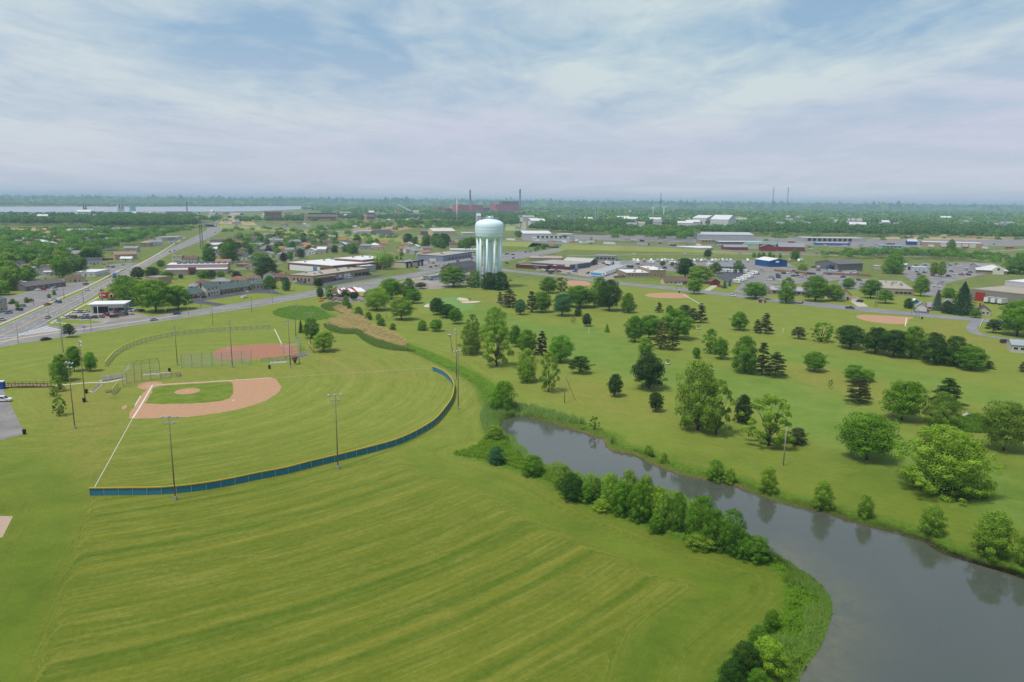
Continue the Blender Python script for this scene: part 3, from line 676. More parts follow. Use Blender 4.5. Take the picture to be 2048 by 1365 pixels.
def crown_willow(key,seed,n,size):
    rs = np.random.RandomState(seed); ns = 260; a = rs.random(ns) * 2 * math.pi; r = 0.47 * np.sqrt(rs.random(ns)) ; top = 0.62 + 0.36 * np.sqrt(np.clip(1 - (r / 0.5) ** 2,0,1)) - 0.12 * rs.random(ns)
    k = rs.randint(0,ns,n); f = rs.random(n); ln = (top * (0.45 + 0.5 * rs.random(ns)))[k]
    C = np.stack([np.cos(a[k]) * r[k] * (1 + 0.10 * f) + 0.012 * rs.normal(size=n),np.sin(a[k]) * r[k] * (1 + 0.10 * f) + 0.012 * rs.normal(size=n),top[k] - f * ln * 0.95],1); C[:,2] = np.clip(C[:,2],0.01,1)
    Nr = np.stack([np.cos(a[k]),np.sin(a[k]),1.1 - 1.0 * f],1); Nr /= np.linalg.norm(Nr,axis=1)[:,None]
    t = np.clip(0.2 + 0.35 * rs.random(ns)[k] + 0.25 * rs.random(n) + 0.25 * (1 - f),0,1)  # strands painted lighter towards the top, where light falls
    PROTO[key] = (leaves_mesh('crown',C,Nr,np.full(n,size),t,rs,0.5),stems(rs,0.03,0.6,[((0.2 * math.cos(q_),0.2 * math.sin(q_),0.75),0.3) for q_ in (0.3,2.1,4.0)]))
for i in range(4):crown_round(f'round{i}',11 + i,17000,0.0125,zlo=0.12 + 0.015 * i,foot=0.5,lobes=54 + 8 * i,cr=(0.075,0.145),peak=0.38 + 0.03 * i)
for i in range(3):crown_round(f'oval{i}',31 + i,17000,0.0118,zlo=0.04,lobes=66,tip=1.35,cr=(0.07,0.13),foot=0.55,peak=0.36)
for i in range(3):crown_round(f'open{i}',41 + i,14000,0.0105,zlo=0.08,lobes=46,cr=(0.06,0.12),inner=0.25,fill=False,trunk=0.022,ragged=0.2)
for i in range(2):crown_round(f'flat{i}',51 + i,13000,0.0125,zlo=0.2,lobes=54,cr=(0.07,0.13),flat=0.8,foot=0.75,peak=0.3,trunk=0.02)
for i in range(3):crown_round(f'bush{i}',61 + i,14000,0.0135,zlo=0.0,lobes=60,cr=(0.08,0.15),trunk=0.012,foot=0.82,peak=0.36)
for i in range(2):crown_round(f'column{i}',71 + i,17000,0.0115,zlo=0.0,lobes=90,cr=(0.07,0.12),foot=0.85,peak=0.45,trunk=0.012,inner=0.2,ragged=0.05)
crown_round('giant0',81,40000,0.0082,zlo=0.0,lobes=150,cr=(0.04,0.085),trunk=0.028,inner=0.25,foot=0.72,peak=0.4,ragged=0.14)
for i in range(2):crown_round(f'sapling{i}',85 + i,2200,0.021,zlo=0.22,lobes=18,cr=(0.07,0.12),fill=False,trunk=0.014,inner=0.4)
for i in range(3):crown_pine(f'pine{i}',91 + i,13000,0.0145,tiers=9 + i)
for i in range(2):crown_spruce(f'spruce{i}',95 + i,13000,0.017)
crown_willow('willow0',99,14000,0.013)
for i in range(5):crown_round(f'mid{i}',111 + i,4200,0.023,zlo=0.02 + 0.02 * i,lobes=34 + 5 * i,cr=(0.09,0.17),trunk=0.02)
for i in range(2):crown_pine(f'midpine{i}',121 + i,3000,0.027)
print('protos',sum(len(a.polygons) for a,b in PROTO.values()))

# leaf colours
LC = dict(green=ph(92,132,34,1.0),mid=ph(82,120,32,1.0),light=ph(112,144,44,1.0),lime=ph(118,150,42,1.0),dark=ph(52,82,30,1.0),deep=ph(46,72,32,1.0),olive=ph(104,132,46,1.0),
          brown=ph(98,106,50,1.0),pine=ph(66,78,46,1.0),blue=ph(74,100,82,1.0),purple=ph(60,46,44,1.0),red=ph(130,74,48,1.0),bluegreen=ph(64,104,62,1.0),spruce=ph(44,74,44,1.0),yellow=ph(128,154,44,1.0),hazy=ph(92,120,60,1.0))
KINDNAME = dict(round='broadleaf_tree',oval='broadleaf_tree',open='broadleaf_tree',flat='spreading_tree',bush='shrub',column='columnar_shrub',giant='broadleaf_tree',sapling='sapling',pine='pine_tree',midpine='pine_tree',spruce='spruce_tree',willow='willow_tree',mid='broadleaf_tree')
CATNAME = dict(broadleaf_tree='tree',spreading_tree='tree',shrub='shrub',columnar_shrub='shrub',sapling='tree',pine_tree='tree',spruce_tree='tree',willow_tree='tree')
trs = random.Random(5)
def tree_at(g,h,w,kind,col,label,group,rot=None):
    base = kind.rstrip('0123456789')
    if kind == base:
        opts = sorted(k for k in PROTO if k.rstrip('0123456789') == base); kind = trs.choice(opts)
    nm = KINDNAME[base]; crown,trunk = PROTO[kind]
    t = thing(nm,label,CATNAME[nm],(g.x,g.y,ground_z(g.x,g.y) - 0.05),0,group)
    rz = trs.random() * 6.283 if rot is None else rot
    c = LC[col] if isinstance(col,str) else col; j = 1 + trs.uniform(-0.10,0.10); hu = trs.uniform(-0.06,0.06)
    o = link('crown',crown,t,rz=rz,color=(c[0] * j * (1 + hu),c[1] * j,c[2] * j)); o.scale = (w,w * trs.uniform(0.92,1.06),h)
    tk = link('trunk' if base not in ('bush','column') else 'stem',trunk,t,rz=rz); tk.scale = (w * 0.8 if w > h else h * 0.8,w * 0.8 if w > h else h * 0.8,h); 
    if base in ('round','oval','mid','giant','open','flat'):tk.scale = (w,w,h)
    return t
def T(kind,bx,by,top,wpx,col,label,group=None):
    g = G(bx,by); h = height_to(g,top); w = wpx * mpp(g) * 1.06
    return tree_at(g,h,w,kind,col,label,group)

# ---- trees of the park, each where it stands
PARK = [
 ('round',647,703.5,663,44,'light','round light green tree beside the softball backstop'),
 ('round',623,677,636,38,'mid','darker round tree just behind the light green tree by the softball backstop'),
 ('spruce',602,666,639,11,'deep','thin dark conifer standing left of the softball backstop trees'),
 ('oval',122.5,763,709,43,'mid','biggest tree of the clump by the brown footbridge'),
 ('round',149,743,693,30,'mid','middle tree behind the biggest one near the footbridge, beside a light pole'),
 ('round',181,743,704,26,'green','small round tree right of the light pole near the footbridge'),
 ('open',119,783,751,26,'light','small tree at the right end of the brown footbridge'),
 ('open',108,793,771,19,'light','shortest sapling in front of the footbridge end'),
 ('open',119,832,795,28,'green','thin sparse sapling alone on the grass below the footbridge'),
 ('flat',139,675,648,26,'dark','small dark tree on the verge by the hatched road marking'),
 ('round',641,598,576,15,'dark','small dark lollipop tree at the kerb left of the fireworks tent'),
 ('open',662,599,570,32,'green','loose green tree in front of the fireworks tent'),
 ('round',637,575,556,21,'dark','dark round tree in front of the tan workshop'),
 ('oval',573,582,554,21,'bluegreen','blue green tree right of the motel'),
 ('round',691,596,579,18,'dark','dark tree in front of the red and white tent, left of a pair'),
 ('round',708,601,584,19,'dark','dark tree in front of the red and white tent, right of a pair'),
 ('bush',692,615,591,17,'green','upright green shrub below the red and white tent'),
 ('bush',699,620,606,11,'mid','small round shrub below the red and white tent'),
 ('round',753,621,576,58,'light','large pale green tree at the edge of the golf course right of the tent'),
 ('round',783,598,557,48,'green','large green tree behind the pale one near the putting green'),
 ('oval',818,599,557,36,'mid','dark part of the tree group by the road above the putting green'),
 ('round',826,608,580,36,'mid','lower green tree at the left rim of the putting green'),
 ('round',803,640,596,50,'olive','olive brown spreading tree left of the putting green'),
 ('round',874,630,597,31,'dark','dark dense tree in front of the small sand bunker'),
 ('round',893,636,609,38,'dark','middle dark tree of three below the putting green'),
 ('round',912,648,616,29,'mid','right hand lower tree of three below the putting green'),
 ('bush',844,661,640,22,'green','small round tree, left of two on the slope below the putting green'),
 ('round',872,663,639,27,'green','small spreading tree, right of two on the slope below the putting green'),
 ('bush',718,631,614,20,'mid','dark shrub behind the brown reeds, leftmost of the row'),
 ('bush',737,640,624,16,'mid','second shrub behind the brown reeds'),
 ('bush',757,640,627,14,'olive','third shrub behind the brown reeds, olive coloured'),
 ('bush',762,652,636,20,'mid','wider fourth shrub behind the brown reeds'),
 ('bush',784.5,660,647,16,'mid','last shrub at the right end of the brown reeds'),
 ('flat',842,578,565,26,'pine','low dark pine by the gravel yard above the putting green'),
 ('round',906,574,534,62,'mid','large rounded tree left of the water tower foot'),
 ('oval',949,575,541,34,'mid','middle tree in front of the water tower legs'),
 ('bush',978,579,545,36,'dark','left half of the dark tree mass in front of the water tower'),
 ('bush',1003,580,544,42,'dark','right half of the dark tree mass in front of the water tower'),
 ('oval',943,709,646,49,'olive','front left tree of the cluster in the middle of the course'),
 ('open',946,668,628,27,'olive','tree behind the front left one of the middle cluster'),
 ('oval',990,682,615,54,'light','tallest pale tree at the back of the middle cluster'),
 ('open',993.5,733,651,70,'light','large loose pale green tree at the front of the middle cluster'),
 ('round',1031,694,651,26,'mid','small tree right behind the loose pale tree of the middle cluster'),
 ('round',1053,707,658,45,'green','round green tree left of the dark brown pine in the middle cluster'),
 ('pine',1084,709,661,29,'purple','dark brown pine at the right of the middle cluster'),
 ('round',1120,722,668,53,'green','rightmost round green tree of the middle cluster'),
 ('oval',1053,765,697,45,'light','tall oval light green tree in front of the middle cluster'),
 ('open',1097.5,784,705,42,'light','thin leaning light tree right of the tall oval one'),
 ('flat',1159.4,747.5,713,48,'dark','low umbrella shaped dark tree above the guyed pole'),
 ('bush',1002,823,757,57,'green','large bushy tree at the upper end of the pond'),
 ('pine',1000,608,584,15,'pine','small pine at the left of the open pine pair right of the bunkers'),
 ('pine',1019,615,580,41,'pine','wide open crowned pine right of the bunkers'),
 ('round',1040,630,599,26,'bluegreen','small blue green tree in front of the pines'),  # treetops tinted lighter, light from above put into the colour
 ('pine',1063,625,582,28,'pine','dark pine left of a broad tree in the upper golf course'),
 ('round',1084,625,584,43,'mid','broad dark green tree right of the dark pine in the upper golf course'),
 ('round',1124,632,588,43,'bluegreen','bluish round tree in the front of the upper golf cluster'),
 ('round',1097,587,554.5,37,'mid','flat topped tree standing near the hidden dirt diamond'),
 ('open',1121,584,555,31,'brown','thin brownish tree right beside the flat topped tree'),
 ('round',1160,615,572,62,'mid','large green tree in the middle of the upper golf row'),
 ('bush',1156,633,615,16,'deep','small dark shrub at the foot of the upper golf row'),
 ('oval',1200,613,555,44,'mid','tall tree left of the pair by the dirt diamond'),
 ('round',1218,622,560,50,'dark','dark wide tree right of the pair in the upper golf row'),
 ('oval',1255,626,586,31,'mid','separate oval tree at the right end of the upper golf row'),
 ('round',1173,652,626,20,'deep','small nearly black tree alone on the upper fairway'),
 ('sapling',1146.5,646.5,634,10,'red','tiny red brown tree on the upper fairway'),
 ('spruce',1214,664.5,647,12,'green','tiny conical green tree on the fairway'),
 ('pine',1318,625,605,20,'pine','small pine below the dirt diamond by the park road'),
 ('bush',1339,626,611,17,'mid','grey green shrub left of the pine row'),
 ('pine',1369,629,610,41,'pine','low spreading pine in the row right of the shrub'),
 ('pine',1386,646,616,24,'pine','middle dark pine of the row'),
 ('pine',1401,646,607.5,29,'pine','tallest dark pine at the right end of the row'),
 ('round',1269,686,634,42,'mid','leftmost tree of the big clump in the centre of the course'),
 ('round',1298,680,632,47,'mid','second tree of the big clump in the centre of the course'),
 ('round',1353,678,619,66,'green','tallest broad tree at the back of the big centre clump'),
 ('pine',1321,701,644,37,'brown','brownish pine at the front of the big centre clump'),
 ('pine',1344,703,652,35,'brown','second brownish pine at the front right of the big centre clump'),
 ('round',1291,712,677,35,'light','round light green tree below the big centre clump'),
 ('round',1479,661,624,37,'green','round green tree standing alone right of the pine row'),
 ('pine',1514,666,639,22,'pine','shorter of two dark pines right of the lone round tree'),
 ('pine',1531,668,627,32,'pine','taller of two dark pines right of the lone round tree'),
 ('open',1421,707,657,36,'green','leaning open tree left of the right hand clump'),
 ('round',1441,717,676,34,'mid','green tree between the leaning tree and the bicoloured tree'),
 ('round',1393,716,694,17,'mid','tiny round tree on the grass left of the leaning tree'),
 ('oval',1489,744.5,671,60,'mid','broad tree with dark base in the right hand clump'),
 ('pine',1524,749,682,34,'pine','tall dark pine of the right hand clump'),
 ('pine',1550.5,751,703,50,'pine','wide low dark pine at the right of the right hand clump'),
 ('round',1298,780,713,70,'deep','big nearly black dense tree in the middle of the fairway edge'),
 ('round',1229,793,748,32,'deep','small dark round tree left of the big black tree'),
 ('round',1311.6,825,787,30,'deep','small dark round tree below the big black tree'),
 ('oval',1395,860.5,721,94,'olive','very tall olive green tree near the pond'),
 ('open',1432,867,758,68,'olive','tall thin grey green tree just right of the tallest one near the pond'),
 ('bush',1485,843,787,40,'deep','dark tree behind the tall pair near the pond'),
 ('open',1537,889,788,104,'light','wide loose light green tree left of the bare white pole'),
 ('bush',1594,885,853,40,'pine','low dark shrub behind the wide loose tree'),
 ('round',1628.5,743,704,44,'green','small round bright tree alone right of the pines'),
 ('round',1705,765,730,40,'green','left of two round trees behind the layered dark pine'),
 ('round',1734,764,739,31,'light','right smaller of two round trees behind the layered dark pine'),
 ('pine',1716.6,809,758,60,'pine','dark layered pine in the right part of the course'),
 ('sapling',1660,777,758,10,'mid','tiny sapling on the brown patch of grass'),
 ('round',1803,844,766,82,'green','big round green tree left of the pair at the ditch'),
 ('pine',1894,812,756,68,'dark','bluish dark bushy tree behind the olive one at right'),
 ('oval',1881,857,788,64,'olive','olive oval tree in front of the bluish dark one'),
 ('round',1732.7,918.5,829,104,'green','large round dark green tree in front of the fairway at right'),
 ('giant',1890,984,857,178,'lime','largest yellow green tree with branches to the ground'),
 ('round',2007,902,806,90,'olive','wide olive tree at the right edge'),
 ('round',1700,697,652,58,'dark','leftmost tree of the dark hedge like row'),
 ('round',1750,707,655,60,'dark','second tree of the dark hedge like row'),
 ('round',1787,714,661,56,'dark','third tree of the dark hedge like row'),
 ('oval',1822,716,653,58,'mid','fourth and tallest tree of the dark hedge like row'),
 ('oval',1868,728,666,54,'dark','fifth tree of the dark hedge like row, after the gap'),
 ('oval',1908,731,673,64,'dark','sixth tree of the dark hedge like row'),
 ('round',1942,739.5,693,64,'mid','low front tree at the right end of the dark hedge like row'),
 ('pine',1978,737.5,722,24,'dark','tiny conifer at the very end of the dark hedge like row'),
 ('flat',1597,678,654,31,'pine','low brownish pine left of the pale spreading tree'),
 ('open',1642,684,645,46,'green','pale spreading tree left of the dark hedge like row'),
 ('pine',2047,744,724,24,'pine','dark pine cut by the right edge'),
 ('round',2034,672,602,82,'green','big bright green tree at the right edge above the mobile building'),
 ('flat',1986,666,639,31,'deep','small dark tree beside the white rail near the driveway'),
 ('oval',1572,607,555,38,'green','tall tree at the roadside in front of the long grey roof'),
 ('round',1631,603,552,52,'mid','large dark tree beside the wooden roadside pole'),
 ('round',1668,602,569,38,'green','lighter tree left of the cream gabled house'),
 ('flat',1770,607,580,39,'green','flat spreading tree in front of the beige flat roofed building'),
 ('spruce',1873,621,579,23,'blue','blue spruce between the two small houses'),
 ('spruce',1923,629,564,56,'spruce','tall dark green spruce in front of the grey warehouse'),
 ('bush',1893,627,602,24,'spruce','dark shrub left at the foot of the tall spruce'),
 ('round',1841,593,550,31,'light','light tree right of the beige flat roofed building'),
 ('flat',1951,636,620,26,'green','small tree in front of the brown roofed cottage'),
 ('bush',1818,617,597,22,'dark','dark shrub left of the orange gabled garage'),
 ('bush',1896,596,576,31,'mid','rounded shrub between the spruces and the car park'),
 ('oval',1788,548,507.5,48,'green','tall full tree beside the white sheds at right'),
 ('round',1868,553,524,20,'light','left of two slim trees on the car park island'),
 ('round',1882,555,522,18,'light','right of two slim trees on the car park island'),
 ('oval',1901,513,479,20,'mid','tall slim tree standing above the highway tree belt'),
 ('round',1696,578,557,27,'mid','round tree in the small car park behind the cream house'),
 ('round',1741,597,560,40,'mid','dark tree left of the beige flat roofed building'),
 ('bush',2037,548,512,60,'mid','dark tree mass at the right edge behind the white roof'),
 ('round',1370,556,517,42,'dark','dark tree behind the brown ranch house'),
 ('round',1401,566,532,52,'light','pale broad tree right of the brown ranch house'),
 ('round',1388,588.5,557,33,'green','roadside tree beside the dirt diamond backstop'),
 ('oval',1476,546,521,22,'mid','slim tree in front of the motorhome dealer'),
 ('round',1431,547,525,27,'hazy','reddish green tree left of the motorhome dealer'),
 ('round',1511,598,565,52,'green','wide tree behind the small cream shed at the roadside'),
 ('spruce',1449,577,560,11,'blue','left small spruce beside the red garage'),
 ('spruce',1459,573,560,8,'blue','right smaller spruce beside the red garage'),
 ('round',1325,533,522,13,'mid','small tree left on the verge of the motorhome lot'),
 ('round',1344,533,524,10,'mid','small tree right on the verge of the motorhome lot'),
 ('round',1415,517,499,17,'dark','round tree in the row of parked motorhomes'),
 ('round',1590,522,499,19,'mid','round tree beside the blue gabled building'),
 ('bush',1604,541,527,22,'light','light shrub in front of the blue gabled building'),
 # by the diagonal road
 ('oval',250,611,552,66,'green','large tree right behind the red billboard'),
 ('round',312,624,560,76,'green','wide bright tree right of the used car lot'),
 ('round',357,619,572,54,'green','lower right tree of the clump beside the used car lot'),
 ('round',276,558,534,28,'dark','dark round tree at the roadside, left of three behind the billboard'),
 ('round',306,558,534,31,'dark','dark round tree, middle of three behind the billboard'),
 ('round',333,559,544,31,'mid','low tree, right of three behind the billboard'),
 ('bush',296,560,552,12,'purple','left small purple bush behind the billboard trees'),
 ('bush',330,562,552,12,'purple','right small purple bush behind the billboard trees'),
 ('oval',419,527,487.5,32,'mid','tall tree right of the white corner house'),
 ('oval',460,526,477,40,'mid','tallest tree right of the lattice mast'),
 ('round',322,535,521,17,'mid','small roadside tree left of the pink flat roofed hall'),
 ('oval',534,556,515,54,'dark','big dark tree left of the brick school'),
 ('bush',541,578,551,32,'mid','dark bush behind the motel end'),
 ('round',407,557,541,26,'green','left tree in front of the pink flat roofed hall'),
 ('round',424,558,540,20,'dark','dark tree beside the left one in front of the pink hall'),
 ('round',442,557,542,18,'green','right tree in front of the pink hall'),
 ('bush',473,555,543,22,'purple','dark purple tree right of the pink hall'),
 ('willow',767,539,502,40,'light','weeping willow right of the brick school'),
 ('round',362,558,549,10,'dark','small clipped tree in front of the pink hall door'),
]
for k in PARK:T(*k,group='trees of the park' if k[2] > 590 else 'trees in the town')
# ---- shrubs of the pond
POND_SH = [
 ('column',1065,951,912,46,'mid','round dark shrub, first on the near bank of the pond'),
 ('bush',992,928,893,36,'bluegreen','grey green round shrub at the lawn point'),
 ('bush',990,879,851,36,'light','bright green shrub beside the reeds at the upper end of the pond'),
 ('column',1126,979,931,36,'olive','upright shrub left of the dark one on the near bank'),
 ('bush',1146,1000,947,50,'dark','dark round shrub on the near bank'),
 ('oval',1192,1000,955,24,'olive','slim olive shrub on the near bank'),
 ('oval',1222,1016,946,44,'light','bright green tree at the left of the bank thicket'),
 ('oval',1256,1024,941,52,'light','tall bright green tree in the bank thicket'),
 ('bush',1207,1021,998,44,'lime','low flowering shrub at the lawn edge of the thicket'),
 ('oval',1290,1036,951,48,'light','third bright tree in the bank thicket'),
 ('column',1322,1055,976,36,'light','slim columnar tree in the bank thicket'),
 ('bush',1312,1066,1030,32,'green','low shrub at the lawn edge beside the columnar tree'),
 ('column',1354,1060,984,36,'mid','darker columnar tree between two round topped ones'),
 ('column',1398,1086,992,66,'mid','largest round topped columnar tree of the thicket'),
 ('bush',1402,1094,1062,66,'light','pale shrub below the largest columnar tree'),
 ('column',1460,1106,1020,58,'mid','round topped columnar tree at the right of the thicket'),
 ('bush',1512,1121,1073,60,'mid','low spreading dark shrub at the right end of the thicket'),
 ('bush',1542,1263,1219,34,'mid','small shrub topmost of the group at the lower bank'),
 ('bush',1518,1303,1253,48,'mid','second shrub of the group at the lower bank'),
 ('bush',1532,1342,1278,82,'lime','wide yellow green shrub at the lower bank'),
 ('bush',1490,1352,1286,64,'dark','dark shrub left of the yellow one at the lower bank'),
 ('bush',1462,1384,1322,62,'dark','dark shrub at the bottom edge of the picture'),
 ('bush',1512,1392,1336,50,'mid','shrub at the bottom edge right of the darkest one'),
 ('sapling',1190,861,833,26,'mid','small loose shrub on the far bank left of the bend'),
 ('bush',1297,912,887,22,'light','bright young shrub on the far bank'),
 ('bush',1328,926,902,18,'light','thin shrub right of the bright young one on the far bank'),
 ('bush',1432,956,912,40,'light','round green shrub on the far bank'),
 ('bush',1458,962,929,30,'light','paler shrub just right of the round one on the far bank'),
 ('bush',1537,984,931,40,'light','tall round shrub on the far bank below the white pole'),
 ('bush',1645,1014,956,44,'light','loose bright shrub on the far bank'),
 ('bush',1731,1034,989,34,'light','small low shrub on the far bank right of the loose one'),
 ('bush',1863,1067,1010,50,'light','bright shrub on the far bank near the right edge'),
 ('bush',1983,1110,1025,82,'light','largest shrub of the far bank at the right edge'),
 ('bush',2052,1132,1062,40,'light','shrub cut by the right edge on the far bank'),
 ('bush',1172,1003,966,40,'green','green shrub filling the bank between the dark one and the thicket'),
 ('column',1240,1030,964,44,'green','green tree in front of the bright ones in the bank thicket'),
 ('column',1276,1042,966,46,'green','second green tree in the front row of the bank thicket'),
 ('column',1428,1096,1020,44,'mid','green tree squeezed between two round topped ones'),
 ('bush',1486,1114,1066,46,'mid','green shrub between the thicket and the low dark shrub'),
]
for k in POND_SH:T(*k,group='shrubs along the pond')
# ================================================================== BALL FIELDS
def poly_g(pts,sub=4,closed=True):return smooth_poly(GP(pts),closed,sub)
def ragged(pts,amp=0.16):
    rr = random.Random(len(pts)); return [p + Vector((rr.gauss(0,amp),rr.gauss(0,amp))) for p in smooth_poly(GP(pts),True,12)]
M_DIRT = M('infield_dirt',ph(200,156,120),0.95,0.16,0.6); M_DIRT2 = M('softball_dirt',ph(182,128,100),0.95,0.16,0.6)
M_CHALK = M('chalk',ph(240,236,226),0.9,0.06,0.6)
inf_m,nt,bs = nodes_of('infield_grass'); L = nt.links; N = nt.nodes
t_ = nd_('ShaderNodeTexCoord').outputs['Object']
L.new(mixc(rng(nz(t_,0.25,5,0.65),0.3,0.7),ph(100,128,40),ph(138,152,62)),bs.inputs['Base Color']); bs.inputs['Roughness'].default_value = 0.95; bs.inputs['Specular IOR Level'].default_value = 0.05
d1 = tag(sheet('infield_dirt',ragged([(257.6,836),(290,837.3),(318.7,837),(379.7,834),(428.5,827.5),(477.4,819),(526,804),(553,788.5),(561,776),(558,766.5),(543,756),(500,758),(453,761),(390,764.5),(331,767.7),(322,765),(306.5,763.8),(282,767),(275,774),(284,779),(293,780),(284.5,788.5),(267,815)]),0.02,M_DIRT),'orange brown dirt of the near baseball infield',kind='structure')
gi = sheet('infield_turf',ragged([(306.5,776.5),(336,771),(395,767.5),(453,764),(464,767.5),(466,779),(464,792),(443,802),(392,807),(345,808.3),(316,808.5),(292,807),(294,801),(303,786)]),0.03,inf_m,d1)
mc = G(375,783); mw = 24 * mpp(mc)
mb = MB(); mb.lathe([(mw,0.032),(mw * 0.8,0.1),(mw * 0.4,0.26),(0.4,0.3),(0.01,0.3)],M_DIRT,24); mb.build('pitching_mound',d1,(mc.x,mc.y,0),smooth=True)
MB().box(-0.3,0.3,-0.08,0.08,0.30,0.34,M_CHALK).build('pitching_plate',d1,(mc.x,mc.y,0))
def chalk(parent,pts,w=0.22,z=0.045):painted(parent,[G(*p) for p in pts],w,M_CHALK,z,name='chalk_line')
def base_at(parent,px,py):
    g = G(px,py); MB().box(-0.35,0.35,-0.35,0.35,0.03,0.12,M_CHALK).build('base',parent,(g.x,g.y,0),0.3)
chalk(d1,[(305,771),(279.6,815),(265,837.5)],0.45); chalk(d1,[(282,792),(270,812)],0.3); chalk(d1,[(264.5,838.5),(188,977)],0.13,0.02); chalk(d1,[(316,770.4),(400,765.2),(473,760.6),(543,756.3)],0.35); chalk(d1,[(545,756),(700,746.3),(861,736.5)],0.12,0.02)
for b in ((279.6,814.3),(466.9,801.4),(473.7,760.4)):base_at(d1,*b)
hx = Vector((math.cos(-1.2515),math.sin(-1.2515),0)); hy = Vector((-hx.y,hx.x,0))   # towards first base, towards third base
for s in (-1,1):
    c_ = HOME + (hx - hy).normalized() * 1.1 * s; P_ = [c_ + (hx + hy).normalized() * a + (hx - hy).normalized() * b for a,b in ((-0.9,-0.6),(0.9,-0.6),(0.9,0.6),(-0.9,0.6),(-0.9,-0.6))]
    painted(d1,P_,0.22,M_CHALK,0.05,name='batters_box')
d2 = tag(sheet('softball_dirt',ragged([(426,708),(431,702),(453,694.5),(502,689.6),(560,688),(585,689.6),(594.6,700.6),(590,713),(526,717),(453,720.6),(433,717.7)]),0.02,M_DIRT2),'reddish dirt of the far softball infield',kind='structure')
chalk(d2,[(563,688),(549,658.6)],0.35,0.03); chalk(d2,[(590,713),(526,717.5)],0.15); chalk(d2,[(525,718),(400,727),(211,734.5)],0.10,0.02)
for b in ((456,698),(562,691.5),(463,718)):base_at(d2,*b)
for nm,pts,lines,lb in (('dirt_diamond',[(1290,591),(1296,588),(1320,586.3),(1350,586),(1368,588),(1377,592),(1374,596),(1350,597.2),(1318,596.3),(1298,594)],[[(1366,589),(1404,611)]],'dirt diamond beside the park road in the middle'),
                          ('dirt_diamond',[(1713,633.5),(1722,630),(1760,631),(1800,633.5),(1828,635.5),(1816,640),(1812,648),(1780,648.3),(1740,643.5),(1718,638)],[[(1813,636),(1810.5,653)]],'dirt diamond beside the park road at the right'),
                          ('dirt_diamond',[(1125,565),(1140,561.5),(1170,563),(1182,569),(1165,574),(1138,571)],[],'dirt diamond half hidden behind the upper golf trees')):
    o = tag(sheet(nm,ragged(pts,0.22),0.02,M_DIRT),lb,kind='structure')
    for l_ in lines:chalk(o,l_,0.5,0.04)
for pts,lb in (([(1005 - 90,598),(920,597),(934,599),(938,602.5),(925,603.5),(915,602)],'upper pale sand bunker by the putting green'),([(923,606),(940,604.5),(958,605),(960,607),(945,608.5),(926,608.5)],'lower long sand bunker by the putting green'),([(848,614),(858,610),(866,611),(860,617),(850,617)],'small sand bunker half hidden by the dark tree')):
    P_ = poly_g(pts,3); zz = max(ground_z(p.x,p.y) for p in P_) + 0.05
    tag(sheet('sand_bunker',P_,zz,M('bunker_sand',ph(226,206,174),0.95,0.06,0.3)),lb,kind='structure')
g = G(269,815 - 10); tag(sheet('bare_patch',poly_g([(243,815),(250,811),(254,812),(252,817),(244,819)],3),0.015,M_DIRT),'small bare dirt spot beside the first base line',kind='structure')

# --- near outfield fence: teal windscreen panels with a yellow top rail
M_TEAL = M('teal_windscreen',ph(50,116,136,1.0),0.75,0.14,0.5); M_YTOP = M('yellow_top_cap',ph(226,186,52),0.6,0.08,0.6)
FENCE1 = [(180,992),(258,991),(322,990),(387,984),(451,974),(512,961),(576,948.5),(618,937),(673,924),(747,905),(786,894),(818,881),(851,863),(873,847),(892,824),(904,805),(908,786),(907,775),(899,761.5),(883,749),(861,740.5)]
def fence(name,label,line_px,step,h,panel_mat,cap_mat,post_mat,pname='panel',capw=0.24,side=0.0):
    P = resample(poly_g(line_px,8,False),step); f = thing(name,label,'fence',(P[0].x,P[0].y,0)); o0 = P[0]
    Q = [Vector((p.x - o0.x,p.y - o0.y,0)) for p in P]; base = [ground_z(p.x,p.y) for p in P]
    pm = MB().box(-0.045,0.045,-0.045,0.045,-0.3,h + 0.02,post_mat).mesh('post')
    for i,q_ in enumerate(Q):
        link('post',pm,f,(q_.x,q_.y,base[i]))
        if i + 1 < len(Q):
            d = Q[i + 1] - q_; t = d.normalized(); n = Vector((-t.y,t.x,0)) * 0.05
            sag = 0.03 * math.sin(i * 2.3)
            V_ = [q_ + n + Vector((0,0,0.06)),Q[i + 1] + n + Vector((0,0,0.06)),Q[i + 1] + n + Vector((0,0,h)),q_ + n + Vector((0,0,h))]; V_ += [v - n * 0.5 for v in V_]
            link(pname,mesh_from(pname,V_,[(0,1,2,3),(7,6,5,4),(0,4,5,1),(3,2,6,7),(0,3,7,4),(1,5,6,2)],[panel_mat]),f)
            if cap_mat is not None:MB().bar(q_ + Vector((0,0,h + 0.05)),Q[i + 1] + Vector((0,0,h + 0.05)),capw,cap_mat).build('top_cap',f)
    return f
fence('outfield_fence','teal blue outfield fence with yellow top around the near ball field',FENCE1,3.05,1.75,M_TEAL,M_YTOP,M_STEEL)
